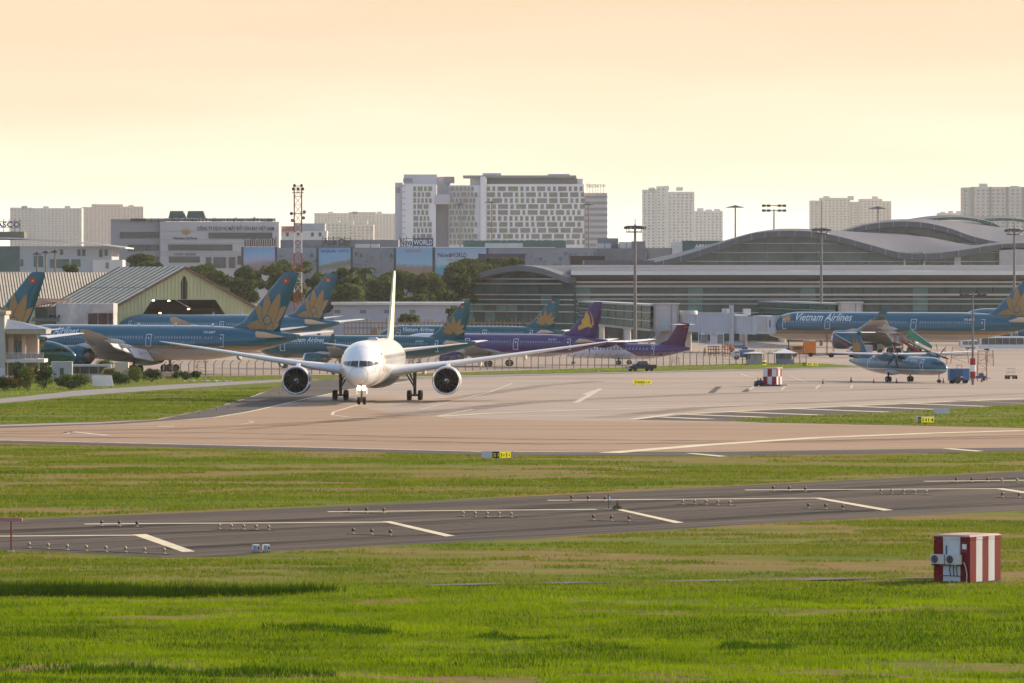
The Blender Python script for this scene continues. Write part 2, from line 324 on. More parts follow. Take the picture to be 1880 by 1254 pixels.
sheet('runway', [(-260, 967), (0, 955.5), (200, 947), (480, 935.5), (960, 912.5), (1420, 889), (1880, 865.5), (2100, 854), (2100, 926), (1880, 937), (1620, 950), (1400, 961), (1240, 972), (960, 990), (700, 1002), (520, 1012), (420, 1022), (300, 1023), (200, 1018), (0, 1010), (-260, 1012)], 0.012, ASPH, (1.5, 0.10))
sheet('footpath', [(640, 1079.5), (900, 1074.5), (1130, 1071.5), (1380, 1067.5), (1722, 1063), (1722, 1060.5), (1380, 1064), (1130, 1069), (900, 1071.5), (640, 1078)], 0.05, ground_mat('footpath_stone', [(0.12, 0.115, 0.11), (0.17, 0.16, 0.15), (0.10, 0.10, 0.09)], 0.5), (0.8, 0.06))

# ---- painted markings: each line is a sheet of its own above the paving it belongs to
def line(pix, w, m=LINE, z=0.034, name='marking_line'):
    """painted line through photo points, w metres wide"""
    P = [gp(a, b) for a, b in pix]; mb = MB(); L = []; Rr = []; e_ = P[-1] - P[0]
    if name == 'marking_line' and w < 1.1 and m in (LINE, LINEW) and P[0].y > 480 and abs(e_.x) > 0.5 * abs(e_.y): w = min(w * 3.6, 2.2)     # broad apron lines
    for i, p in enumerate(P):
        d = (P[min(i + 1, len(P) - 1)] - P[max(i - 1, 0)]); d.z = 0; d.normalize(); n = Vector((-d.y, d.x, 0)) * w / 2
        L.append(p + n); Rr.append(p - n)
    for i in range(len(P) - 1):
        q = [L[i], L[i + 1], Rr[i + 1], Rr[i]]; mb.add([(a.x, a.y, z) for a in q][::-1], [(0, 1, 2, 3)])
    return mb.build(name, m, None, 'structure')
def chev(pix, z=0.022):
    return sheet('marking_chevron', pix, z, LINE)
for a, b in (((-150, 986), (247, 983)), ((155, 962.5), (710, 959)), ((602, 940), (1095, 935.5)), ((1005, 919), (1495, 915)), ((1368, 900), (1832, 897.6)), ((1697, 884), (2000, 881))):
    line([a, b], 0.95, z=0.022)
for c in ([(243, 982), (268, 981), (358, 1013), (335, 1014)], [(702, 958), (717, 957.5), (836, 984.5), (818, 985.5)], [(1128, 935.5), (1142, 935.5), (1256, 960), (1240, 961)],
          [(1490, 914.3), (1507, 914.3), (1640, 937), (1622, 938)], [(1822, 897), (1842, 897), (1960, 915), (1945, 916)]):
    chev(c, 0.024)
line([(340, 771), (400, 766), (455, 757), (560, 733), (640, 716), (760, 700)], 0.45)
line([(770, 752.5), (900, 720), (940, 704)], 0.3, LINEW, 0.033)
line([(662, 742), (612, 757), (610, 762), (640, 766), (720, 769)], 0.35, LINE)
line([(868, 752), (800, 765), (830, 768), (1000, 772), (1200, 776)], 0.35, LINE)
line([(800, 765), (900, 759), (1100, 752), (1400, 744), (1880, 734), (2000, 731)], 0.35, LINE)
line([(820, 705), (930, 694)], 0.3, LINEW)
line([(1118, 832), (1300, 817), (1500, 804), (1700, 796), (1880, 791)], 1.0, LINE)
chev([(1258, 832.5), (1275, 832.5), (1336, 838), (1320, 839)], 0.032); chev([(1728, 824), (1745, 823.5), (1806, 828.5), (1793, 829.5)], 0.032)
line([(-200, 811.5), (0, 808.5), (400, 817.5), (884, 829.5), (1130, 830.5)], 0.3, LINEW, 0.03)
line([(1160, 770.5), (1235, 761), (1400, 752.5), (1600, 743.5), (1880, 731.5)], 0.3, LINE)
for a, b in (((1210, 766), (1304, 770)), ((1250, 761), (1415, 767)), ((1330, 756), (1520, 763)), ((1440, 750), (1630, 757)), ((1545, 745.5), (1728, 752.5)), ((1660, 741), (1822, 747)), ((1770, 736), (1880, 741))):
    line([a, b], 0.5, LINE, 0.04)
line([(1056, 740), (1080, 727), (1102, 714)], 0.8, LINEW); line([(1073, 725), (1098, 716)], 0.9, LINEW, 0.036)
for a, b in (((1376, 716), (1386, 708)), ((1434, 716), (1447, 706)), ((1498, 714), (1505, 707)), ((1562, 713), (1565, 707))): line([a, b], 0.35, LINEW)
for a, b in (((1305, 722), (1320, 710)), ((1366, 720), (1376, 714))): line([a, b], 0.9, ASPH2, 0.03)
line([(1230, 708), (1330, 702), (1450, 708)], 0.25, LINEW); line([(1480, 703), (1450, 690), (1600, 689)], 0.25, LINEW)
line([(440, 780), (466, 776), (456, 773)], 0.3, LINEW); line([(290, 783), (320, 783)], 0.5, LINE)
line([(120, 797), (130, 793), (200, 800)], 0.3, LINEW)
line([(1360, 687), (1372, 691), (1385, 692)], 0.4, LINE); line([(1362, 689), (1420, 684)], 0.3, LINE)
for yv in (700, 712, 722): line([(1100, yv + 6), (1880, yv)], 0.18, ASPH2, 0.028, 'paving_joint')
for yv in (648, 656, 664): line([(1560, yv + 2), (1900, yv)], 0.35, LINEW, 0.03)

# ---- rubber left by tyres and paler worn bands, thin and broken up
def stain_mat(name, col, amount):
    m = bpy.data.materials.new(name); m.use_nodes = True; t = m.node_tree; b = t.nodes['Principled BSDF']; b.inputs['Base Color'].default_value = (*col, 1); b.inputs['Roughness'].default_value = 0.9; b.inputs['Specular IOR Level'].default_value = 0.05
    tcn = nd(t, 'ShaderNodeTexCoord'); mpn = nd(t, 'ShaderNodeMapping'); mpn.inputs['Rotation'].default_value = (0, 0, R(-40)); mp2 = nd(t, 'ShaderNodeMapping'); mp2.inputs['Scale'].default_value = (0.06, 1, 1); t.links.new(tcn.outputs['Object'], mpn.inputs[0]); t.links.new(mpn.outputs[0], mp2.inputs[0])
    n1 = nd(t, 'ShaderNodeTexNoise', Scale=0.5, Detail=6.0, Roughness=0.7); t.links.new(mp2.outputs[0], n1.inputs['Vector']); mr = nd(t, 'ShaderNodeMapRange'); mr.inputs['From Min'].default_value = 0.40; mr.inputs['From Max'].default_value = 0.66; mr.inputs['To Max'].default_value = amount
    t.links.new(n1.outputs[0], mr.inputs[0]); t.links.new(mr.outputs[0], b.inputs['Alpha']); return m
RUB = stain_mat('tyre_rubber', (0.045, 0.036, 0.032), 0.42); WORN = stain_mat('worn_asphalt', (0.17, 0.14, 0.115), 0.55); RUB2 = stain_mat('runway_rubber', (0.015, 0.014, 0.015), 0.6)
for pts, w_ in (([(740, 745), (900, 722), (1000, 708), (1100, 700)], 3.0), ([(700, 762), (860, 750), (1000, 737), (1300, 724), (1700, 713)], 4.5), ([(-60, 797), (400, 795), (900, 806), (1400, 811), (1900, 804)], 3.5), ([(-60, 802), (500, 806), (1000, 816), (1500, 812), (1900, 800)], 5.0), ([(0, 793), (300, 789), (600, 775), (800, 760), (950, 740)], 4.0), ([(1100, 768), (1300, 748), (1600, 735), (1900, 722)], 4.0), ([(430, 790), (640, 772), (830, 752)], 2.5)):
    line(pts, w_, RUB, 0.0325, 'tyre_mark')
for pts, w_ in (([(-60, 992), (700, 966), (1300, 926), (1900, 891)], 2.6), ([(-60, 979), (600, 952), (1200, 920), (1900, 877)], 3.4), ([(300, 1008), (900, 978), (1500, 942), (1950, 920)], 2.4)):
    line(pts, w_, RUB2, 0.0175, 'tyre_mark')
line([(340, 996), (960, 962), (1500, 930), (1950, 908)], 9.0, WORN, 0.0155, 'worn_band'); line([(-60, 968), (480, 945), (960, 921), (1900, 873)], 5.0, WORN, 0.0165, 'worn_band')
# ---- grass blades that can be told apart only as a mass
def inside(px, py, poly):
    c = np.zeros(px.shape, bool); n = len(poly)
    for i in range(n):
        x1_, y1_ = poly[i]; x2_, y2_ = poly[(i + 1) % n]
        cond = ((y1_ > py) != (y2_ > py)) & (px < (x2_ - x1_) * (py - y1_) / (y2_ - y1_ + 1e-9) + x1_); c ^= cond
    return c
def vnoise(x, y, seed=0):
    rs = np.random.RandomState(seed); T = rs.rand(64, 64); xi = np.floor(x).astype(int); yi = np.floor(y).astype(int); fx = x - xi; fy = y - yi; fx = fx * fx * (3 - 2 * fx); fy = fy * fy * (3 - 2 * fy)
    g = lambda a, b: T[a % 64, b % 64]
    return (g(xi, yi) * (1 - fx) + g(xi + 1, yi) * fx) * (1 - fy) + (g(xi, yi + 1) * (1 - fx) + g(xi + 1, yi + 1) * fx) * fy
def grass(name, n, poly, h, w, m, zf=None, clump=0.0, z0=0.03, fade=None):
    P = [gp(a, b) for a, b in poly]; xs_ = [p.x for p in P]; ys_ = [p.y for p in P]
    X = np.random.uniform(min(xs_), max(xs_), n * 3); Y = np.random.uniform(min(ys_), max(ys_), n * 3)
    k = inside(X, Y, [(p.x, p.y) for p in P])
    if clump:
        f = 2.2 * vnoise(X * 0.06, Y * 0.16, 3) + 1.4 * vnoise(X * 0.3, Y * 0.5, 5) - 1.8; k &= (f * 2.0 + np.random.uniform(-0.7, 0.7, X.shape) > clump)
    if fade: k &= np.random.uniform(0, 1, Y.shape) < np.clip((fade[1] + 6 * vnoise(X * 0.25, Y * 0.3, 21) - 3 - Y) / (fade[1] - fade[0]), 0, 1)
    X = X[k][:n]; Y = Y[k][:n]; n = len(X)
    Z = np.array([zf(a, b) for a, b in zip(X, Y)]) if zf else np.full(n, z0)
    hh = h * np.random.uniform(0.45, 1.25, n) * (0.25 + 0.9 * vnoise(X * 0.35, Y * 0.55, 9) + 0.7 * vnoise(X * 1.3, Y * 1.7, 12)); ww = w * np.random.uniform(0.6, 1.3, n)
    a = np.random.uniform(0, np.pi, n); lean = np.random.normal(0, 0.35, (n, 2)) * hh[:, None]
    v = np.zeros((n, 3, 3)); dx = np.cos(a) * ww / 2; dy = np.sin(a) * ww / 2
    v[:, 0] = np.stack([X - dx, Y - dy, Z - 0.03], 1); v[:, 1] = np.stack([X + dx, Y + dy, Z - 0.03], 1); v[:, 2] = np.stack([X + lean[:, 0], Y + lean[:, 1], Z + hh], 1)
    me = bpy.data.meshes.new(name); me.vertices.add(n * 3); me.loops.add(n * 3); me.polygons.add(n)
    me.vertices.foreach_set('co', v.ravel()); me.loops.foreach_set('vertex_index', np.arange(n * 3)); me.polygons.foreach_set('loop_start', np.arange(0, n * 3, 3)); me.polygons.foreach_set('loop_total', np.full(n, 3))
    me.materials.append(m); me.update(); me.validate(); return put(name, me, None, 'stuff')
GB1 = leafmat('grass_blade_bright', (0.06, 0.13, 0.003), (0.26, 0.365, 0.003), (0.36, 0.41, 0.008), 0.5, 0.22)
GB2 = leafmat('grass_blade_mixed', (0.05, 0.115, 0.006), (0.165, 0.215, 0.014), (0.31, 0.23, 0.075), 0.45, 0.12, 0.58)
MEADOW = [(-120, 1262), (-120, 1055), (2000, 1055), (2000, 1262)]
o = grass('meadow_grass', 380000, MEADOW, 0.17, 0.05, GB1, relief, -1.35, fade=(266, 288))
tag(o, 'bright green long grass across the bottom of the photo', 'grass')
GB3 = leafmat('weed_blade_dark', (0.025, 0.065, 0.003), (0.065, 0.14, 0.005), (0.11, 0.20, 0.008), 0.4, 0.3); GB5 = leafmat('ditch_shadow_blade', (0.02, 0.045, 0.003), (0.06, 0.115, 0.005), (0.10, 0.17, 0.008), 0.35, 0.3); GB4 = leafmat('dry_blade', (0.14, 0.13, 0.03), (0.26, 0.21, 0.07), (0.34, 0.26, 0.11), 0.35, 0.3)  # ditch blades darker still, the ditch's shadow put into their colour
o = grass('dark_weeds', 70000, MEADOW, 0.22, 0.07, GB3, relief, 0.55, fade=(262, 284)); tag(o, 'dark green weed clumps scattered through the bright foreground grass', 'grass')
o = grass('dry_grass', 22000, MEADOW, 0.2, 0.05, GB4, relief, -0.5, fade=(262, 290)); tag(o, 'straw-coloured dry blades among the foreground grass', 'grass')
for nm, poly, n_, lab in (('ditch_grass', [(-100, 1096), (-100, 1079), (120, 1080), (330, 1083), (560, 1087), (640, 1092), (400, 1097), (200, 1097)], 16000, 'dark tall grass along the ditch at left, ditch shadow in its colour'), ('bank_weeds', [(-60, 1224), (60, 1219), (480, 1233), (620, 1238), (620, 1246), (300, 1243), (-60, 1232)], 9000, 'dark weeds along the low bank at bottom left'),
        ('mid_weeds', [(480, 1158), (560, 1151), (720, 1160), (740, 1167), (560, 1163)], 3500, 'dark weed streak in the middle of the grass'), ('streak_weeds', [(850, 1176), (900, 1169), (1060, 1178), (1000, 1183)], 2600, 'dark weed streak right of the middle one'), ('far_weeds', [(1320, 1194), (1350, 1187), (1470, 1192), (1440, 1200)], 2400, 'dark weed streak below the striped hut')):  # streaks of darker weed blades
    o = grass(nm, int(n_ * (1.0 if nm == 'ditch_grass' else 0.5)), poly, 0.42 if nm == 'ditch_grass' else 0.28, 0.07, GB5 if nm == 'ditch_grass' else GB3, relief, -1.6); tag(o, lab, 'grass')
o = grass('field_grass', 150000, [(-100, 1110), (2000, 1110), (2000, 934), (1880, 940), (1620, 953), (1400, 964), (1240, 975), (960, 993), (700, 1005), (520, 1015), (420, 1026), (300, 1026), (200, 1020), (0, 1012), (-100, 1012)], 0.13, 0.07, GB2, relief, -0.4)
tag(o, 'short patchy grass between the dark runway and the thin footpath', 'grass')
o = grass('strip_grass', 170000, [(-100, 964), (0, 953), (480, 933), (960, 910), (1420, 887), (1880, 863.5), (2000, 858), (2000, 830), (1300, 838.5), (884, 837), (400, 825), (-100, 815)], 0.13, 0.12, GB2, None, -0.35, 0.0)
tag(o, 'mottled grass strip between the dark runway and the concrete taxiway', 'grass')
o = grass('verge_blades', 30000, [(-100, 784), (0, 779), (180, 774), (290, 769), (400, 747), (470, 725), (500, 712), (330, 717), (150, 730), (0, 743), (-100, 750)], 0.16, 0.2, GB2, None, -0.3, 0.045)
tag(o, 'grass wedge between the pale path and the taxiway at left', 'grass')
o = grass('bank_blades', 26000, [(-100, 745), (0, 731), (150, 716), (330, 705), (480, 698), (640, 692), (1000, 680), (1370, 669), (1480, 667), (1570, 673), (1400, 676.5), (1000, 685), (640, 693), (520, 695), (330, 692), (100, 688), (-100, 688)], 0.18, 0.2, GB1, None, -0.3, 0.05)
tag(o, 'green grass bank below the wire fence', 'grass')
o = grass('island_blades', 16000, [(1345, 773), (1400, 768), (1600, 760), (1880, 744), (2000, 738), (2000, 790), (1880, 785), (1700, 781), (1500, 777), (1400, 775)], 0.15, 0.2, GB2, None, -0.5, 0.045)
tag(o, 'grass island at right round the yellow and black taxiway sign', 'grass')
# ================================================================ AIRCRAFT
def livery(name, top, stripe, belly, zt, zg, front=None, fx=0.0, fslope=0.0, rough=0.28):
    """aircraft paint: colours split along straight lines on the fuselage (x aft, z up)"""
    m = bpy.data.materials.new(name); m.use_nodes = True; t = m.node_tree; b = t.nodes['Principled BSDF']
    b.inputs['Roughness'].default_value = rough; b.inputs['Specular IOR Level'].default_value = 0.1; b.inputs['Coat Weight'].default_value = 0.9; b.inputs['Coat Roughness'].default_value = 0.07
    tcn = nd(t, 'ShaderNodeTexCoord'); sp = nd(t, 'ShaderNodeSeparateXYZ'); t.links.new(tcn.outputs['Object'], sp.inputs[0])
    def gt(sock, v): n = nd(t, 'ShaderNodeMath', operation='GREATER_THAN'); t.links.new(sock, n.inputs[0]); n.inputs[1].default_value = v; return n.outputs[0]
    def mix(f, a, c):
        n = nd(t, 'ShaderNodeMix', data_type='RGBA'); t.links.new(f, n.inputs['Factor'])
        for k, v in (('A', a), ('B', c)):
            if isinstance(v, tuple): n.inputs[k].default_value = (*v, 1)
            else: t.links.new(v, n.inputs[k])
        return n.outputs['Result']
    c = mix(gt(sp.outputs['Z'], zg), belly, stripe); c = mix(gt(sp.outputs['Z'], zt), c, top)
    if front:
        sl = nd(t, 'ShaderNodeMath', operation='MULTIPLY_ADD'); t.links.new(sp.outputs['Z'], sl.inputs[0]); sl.inputs[1].default_value = fslope; t.links.new(sp.outputs['X'], sl.inputs[2])
        c = mix(gt(sl.outputs[0], fx), front, c)
    nz_ = nd(t, 'ShaderNodeTexNoise', Scale=0.5, Detail=4.0); t.links.new(tcn.outputs['Object'], nz_.inputs['Vector'])
    mr = nd(t, 'ShaderNodeMapRange'); mr.inputs['To Min'].default_value = 0.92; mr.inputs['To Max'].default_value = 1.08; t.links.new(nz_.outputs[0], mr.inputs[0])
    ml = nd(t, 'ShaderNodeVectorMath', operation='SCALE'); t.links.new(c, ml.inputs[0]); t.links.new(mr.outputs[0], ml.inputs['Scale']); t.links.new(ml.outputs[0], b.inputs['Base Color'])
    return m
TEAL = (0.002, 0.108, 0.165); TEAL2 = (0.003, 0.10, 0.125); GOLDC = (0.30, 0.18, 0.075); BEIGE = (0.40, 0.36, 0.31); PURPLE = (0.085, 0.040, 0.15)
M_TEAL = mat('teal_paint', TEAL, 0.4, var=0.06, spec=0.1, coat=0.7); M_TEAL2 = mat('deep_teal_paint', TEAL2, 0.4, var=0.06, spec=0.1, coat=0.7)
M_GOLD = mat('gold_paint', (0.34, 0.20, 0.075), 0.35, var=0.06); M_PURP = mat('purple_paint', PURPLE, 0.3, var=0.06, coat=0.2)
M_WING = mat('wing_grey', (0.55, 0.54, 0.54), 0.42, var=0.08); M_WINGW = mat('wing_white', (0.68, 0.68, 0.69), 0.35, var=0.05)
M_BELLY = mat('belly_beige', BEIGE, 0.4, var=0.08); M_HOT = mat('exhaust_metal', (0.20, 0.17, 0.15), 0.4, 0.6)
M_FLAGR = mat('flag_red', (0.55, 0.03, 0.03), 0.5, var=0.02); M_FLAGY = mat('flag_yellow', (0.8, 0.6, 0.05), 0.5, var=0.02)
M_WHT = mat('lettering_white', (0.75, 0.76, 0.78), 0.4, var=0.02); M_WIN = mat('cabin_window', (0.22, 0.26, 0.30), 0.15, var=0.35, scale=3.0, spec=0.8)  # cabin panes paled, the sky they reflect is put into the colour
M_PANE = mat('cockpit_glass', (0.015, 0.018, 0.022), 0.06, var=0.1, spec=0.9)

class Plane:
    """airliner with its nose at local x = 0, tail along +x, ground at z = 0"""
    def __init__(s, name, label, group, nose, yaw, S, C):
        s.S = S; s.C = C; s.root = thing(name, label, 'airplane', nose, yaw, group)
    def fus(s, x):
        S = s.S; L, Ln, Lt = S['L'], S['Ln'], S['Lt']; x = min(max(x, 0.0), L)
        if x < Ln:
            t = x / Ln; k = max((1 - (1 - t) ** S.get('np', 2.1)) ** 0.60, 0.012); return S['zc'] - S['drop'] * (1 - t) ** 2.2, S['hw'] * k, S['hh'] * k
        if x > L - Lt:
            u = (x - (L - Lt)) / Lt; k = 1 - S.get('tend', 0.9) * u ** 1.65; return S['zc'] + S['hh'] * S['up'] * u ** 1.65, S['hw'] * k, S['hh'] * k
        return S['zc'], S['hw'], S['hh']
    def side(s, x, z):
        zc, hw, hh = s.fus(x); q = 1 - ((z - zc) / hh) ** 2
        return hw * math.sqrt(q) if q > 0 else -1.0
    def surf_x(s, y, z):
        a, b = 0.0, s.S['Ln']
        for _ in range(40):
            m_ = (a + b) / 2; zc, hw, hh = s.fus(m_)
            if (y / hw) ** 2 + ((z - zc) / hh) ** 2 > 1: a = m_
            else: b = m_
        return b
    def part(s, mb, name, m, parent=None, kind=None): return mb.build(name, m, parent or s.root, kind)
    def fuselage(s, m, n=36):
        S = s.S; L, Ln, Lt = S['L'], S['Ln'], S['Lt']
        xs = [Ln * (k / 16) ** 1.6 for k in range(17)] + list(np.linspace(Ln, L - Lt, 10))[1:] + [L - Lt + Lt * k / 16 for k in range(1, 17)]
        mb = MB(); rings = []
        for x in xs:
            zc, hw, hh = s.fus(x); rings.append([(x, hw * math.cos(2 * math.pi * k / n), zc + hh * math.sin(2 * math.pi * k / n)) for k in range(n)])
        mb.loft(rings, 0, True, True); s.body = s.part(mb, 'fuselage', m); return s.body
    def foil(s, st, m, name, sides=(1, -1), parent=None, m2=None, split=None):
        """wing-like surface from stations (span y, leading edge x, chord, z, thickness ratio)"""
        prof = [(0, 0), (0.015, 0.22), (0.06, 0.38), (0.15, 0.5), (0.32, 0.52), (0.6, 0.34), (0.85, 0.12), (1.0, 0.01), (0.85, -0.10), (0.6, -0.26), (0.3, -0.42), (0.12, -0.40), (0.04, -0.28)]
        res = []
        for sd in sides:
            mb = MB(); rings = []
            for (y, xl, c, z, tc_) in st: rings.append([(xl + a * c, sd * y, z + b * c * tc_) for a, b in prof])
            mb.loft(rings, 0, True, True)
            if m2 is not None:
                nf = len(prof)
                for i in range(len(mb.f)):
                    if i // nf >= split: mb.m[i] = 1
            res.append(s.part(mb, name, [m, m2] if m2 is not None else m, parent))
        return res
    def fin(s, st, m, y0=0.0):
        """vertical tail from stations (z, leading edge x, chord, thickness ratio)"""
        prof = [(0, 0), (0.03, 0.25), (0.12, 0.45), (0.3, 0.5), (0.6, 0.35), (1, 0.03), (0.6, -0.35), (0.3, -0.5), (0.12, -0.45), (0.03, -0.25)]
        mb = MB(); mb.loft([[(xl + a * c, b * c * tc_, z) for a, b in prof] for (z, xl, c, tc_) in st], 0, True, True); s.finst = st
        s.tail = s.part(mb, 'vertical_tail', m); return s.tail
    def finy(s, x, z):
        st = s.finst; z = min(max(z, st[0][0]), st[-1][0])
        for a, b in zip(st, st[1:]):
            if a[0] <= z <= b[0]:
                k = (z - a[0]) / (b[0] - a[0]); xl = a[1] + (b[1] - a[1]) * k; c = a[2] + (b[2] - a[2]) * k; tc_ = a[3] + (b[3] - a[3]) * k
                u = (x - xl) / c
                if u < -0.02 or u > 1.02: return -1.0
                xp = [0, 0.03, 0.12, 0.3, 0.6, 1.0]; yp = [0, 0.25, 0.45, 0.5, 0.35, 0.03]
                return float(np.interp(u, xp, yp)) * c * tc_
        return -1.0
    def skin(s, x, z): return max(s.side(x, z), s.finy(x, z) if hasattr(s, 'finst') else -1, 0.0)
    def decal(s, vs, fs, name, m, sd, x0, z0, parent=None, off=0.02, flip=None):
        """flat print wrapped on the skin; reads nose-to-tail on the -y side and tail-to-nose on the +y side"""
        k = 1 if sd < 0 else -1; out = []
        for a, b in vs:
            x = x0 + k * a; z = z0 + b; out.append((x, sd * (s.skin(x, z) + off), z))
        on = [s.skin(x, z) > 0.004 for x, y, z in out]; fs = [f for f in fs if all(on[i] for i in f)]      # print ends where the skin ends
        mb = MB(); mb.add(out, fs); return s.part(mb, name, m, parent)
    def words(s, txt, x0, z0, h, w=None, m=None, sides=(-1, 1), bold=0.012, shear=0.12, name='lettering'):
        vs, fs = text_geo(txt, h, w, bold, shear, max(h / 5, 0.12))
        for sd in sides: s.decal(vs, fs, name, m or M_WHT, sd, x0, z0, s.body)
    def poly_decal(s, poly, name, m, sd, x0, z0, parent=None, off=0.02, cut=0.35):
        b = bmesh.new(); b.faces.new([b.verts.new((p[0], p[1], 0)) for p in poly]); bmesh.ops.triangulate(b, faces=b.faces[:])
        ys = [p[1] for p in poly]; xs = [p[0] for p in poly]
        for ax, lo, hi in ((Vector((0, 1, 0)), min(ys), max(ys)), (Vector((1, 0, 0)), min(xs), max(xs))):
            c = lo + cut
            while c < hi: bmesh.ops.bisect_plane(b, geom=b.verts[:] + b.edges[:] + b.faces[:], plane_co=ax * c, plane_no=ax); c += cut
        b.verts.index_update(); vs = [(v.co.x, v.co.y) for v in b.verts]; fs = [tuple(v.index for v in f.verts) for f in b.faces]; b.free()
        return s.decal(vs, fs, name, m, sd, x0, z0, parent, off)
    def cockpit(s, panes):
        for sd in (1, -1):
            for p in panes:
                mb = MB(); n = 4; vs = []
                (a, b, c, d) = p
                for i in range(n + 1):
                    for j in range(n + 1):
                        u, v = i / n, j / n
                        y = (a[0] * (1 - u) + b[0] * u) * (1 - v) + (d[0] * (1 - u) + c[0] * u) * v; z = (a[1] * (1 - u) + b[1] * u) * (1 - v) + (d[1] * (1 - u) + c[1] * u) * v
                        x = s.surf_x(y, z); vs.append((x - 0.035, sd * (y + 0.02), z + 0.01))
                mb.add(vs, [(i * (n + 1) + j, (i + 1) * (n + 1) + j, (i + 1) * (n + 1) + j + 1, i * (n + 1) + j + 1) for i in range(n) for j in range(n)], 0, True)
                s.part(mb, 'cockpit_window', M_PANE, s.body)
    def windows(s, ranges, z, w=0.28, h=0.46, pitch=0.6, m=None, sides=(-1, 1)):
        for sd in sides:
            mb = MB()
            for a, b in ranges:
                x = a
                while x < b:
                    y0, y1 = s.side(x, z - h / 2) + 0.02, s.side(x, z + h / 2) + 0.02
                    q = [(x - w / 2, sd * y0, z - h / 2), (x + w / 2, sd * y0, z - h / 2), (x + w / 2, sd * y1, z + h / 2), (x - w / 2, sd * y1, z + h / 2)]
                    mb.add(q if sd < 0 else q[::-1], [(0, 1, 2, 3)]); x += pitch
            s.part(mb, 'cabin_windows', m or M_WIN, s.body, 'stuff')
    def doors(s, xs, z0, w=1.1, h=2.0, m=None, t=0.10, sides=(-1, 1)):
        for sd in sides:
            for x in xs:
                mb = MB(); zs = np.linspace(z0, z0 + h, 7)
                for a in (-w / 2, w / 2):
                    for i in range(6):
                        q = [(x + a - t / 2, sd * (s.side(x, zs[i]) + 0.02), zs[i]), (x + a + t / 2, sd * (s.side(x, zs[i]) + 0.02), zs[i]), (x + a + t / 2, sd * (s.side(x, zs[i + 1]) + 0.02), zs[i + 1]), (x + a - t / 2, sd * (s.side(x, zs[i + 1]) + 0.02), zs[i + 1])]
                        mb.add(q, [(0, 1, 2, 3)])
                for zz in (z0, z0 + h):
                    mb.quad((x - w / 2, sd * (s.side(x, zz - t / 2) + 0.022), zz - t / 2), (x + w / 2, sd * (s.side(x, zz - t / 2) + 0.022), zz - t / 2), (x + w / 2, sd * (s.side(x, zz + t / 2) + 0.022), zz + t / 2), (x - w / 2, sd * (s.side(x, zz + t / 2) + 0.022), zz + t / 2))
                zz = z0 + h * 0.62; mb.quad((x - 0.12, sd * (s.side(x, zz) + 0.02), zz), (x + 0.12, sd * (s.side(x, zz) + 0.02), zz), (x + 0.12, sd * (s.side(x, zz + 0.3) + 0.02), zz + 0.3), (x - 0.12, sd * (s.side(x, zz + 0.3) + 0.02), zz + 0.3))
                s.part(mb, 'door', m or M_WHT, s.body)
    def engine(s, x, y, z, r, L, m, lip=CHROME, spin=True, wingz=None, chev_=False):
        for sd in (1, -1):
            mb = MB(); c = (x, sd * y, z)
            mb.lathe([(r * 0.80, 0.55), (r * 0.82, 0.25), (r * 0.88, 0.05), (r * 0.93, 0.0)], c, 'x', 32, 1)
            mb.lathe([(r * 0.93, 0.0), (r * 0.985, 0.12), (r * 1.0, 0.35)], c, 'x', 32, 1)
            mb.lathe([(r * 1.0, 0.35), (r * 1.03, L * 0.3), (r * 0.99, L * 0.55), (r * 0.78, L * 0.93), (r * 0.76, L * 0.93), (r * 0.7, L * 0.7)], c, 'x', 32, 0)
            mb.lathe([(r * 0.80, 0.55), (r * 0.80, 1.2), (0.05, 1.25)], c, 'x', 32, 2)
            mb.lathe([(r * 0.7, L * 0.7), (r * 0.5, L * 0.72), (r * 0.46, L * 1.08), (r * 0.38, L * 1.1), (0.25 * r, L * 1.0), (0.10, L * 1.28)], c, 'x', 20, 3)
            e = s.part(mb, 'engine', [m, lip, BLACK, M_HOT])
            if spin:
                fb = MB()
                for k in range(18):
                    a = 2 * math.pi * k / 18
                    def P(rr, da, dx): return (x + 0.62 + dx, sd * y + rr * math.cos(a + da), z + rr * math.sin(a + da))
                    fb.add([P(r * 0.24, -0.10, 0.0), P(r * 0.24, 0.16, 0.28), P(r * 0.55, 0.02, 0.36), P(r * 0.79, -0.08, 0.40), P(r * 0.79, -0.22, 0.12), P(r * 0.55, -0.16, 0.0)], [(0, 1, 2, 5), (5, 2, 3, 4)], 0, True)
                s.part(fb, 'fan', mat('fan_blade', (0.03, 0.03, 0.032), 0.45, 0.0, spec=0.3), e)
                sb = MB(); sb.lathe([(0.02, 0.05), (r * 0.12, 0.25), (r * 0.2, 0.5), (r * 0.26, 0.72)], c, 'x', 16)
                for k in range(9):
                    a = 0.5 * k; rr = r * (0.05 + 0.012 * k); sb.box((x + 0.08 + 0.035 * k, sd * y + rr * math.cos(a), z + rr * math.sin(a)), (0.05, 0.10, 0.10), 1)
                s.part(sb, 'spinner', [DGREY, WHITE], e)
            if wingz is not None:
                pb = MB(); zt = wingz; pb.prism([(x + L * 0.22, sd * y - 0.2, z + r * 0.9), (x + L * 0.9, sd * y - 0.2, z + r * 0.7), (x + L * 1.55, sd * y - 0.2, zt - 0.1), (x + L * 1.0, sd * y - 0.2, zt + 0.05), (x + L * 0.7, sd * y - 0.2, z + r * 1.2)], (0, 0.4, 0))
                s.part(pb, 'pylon', M_WING, e)
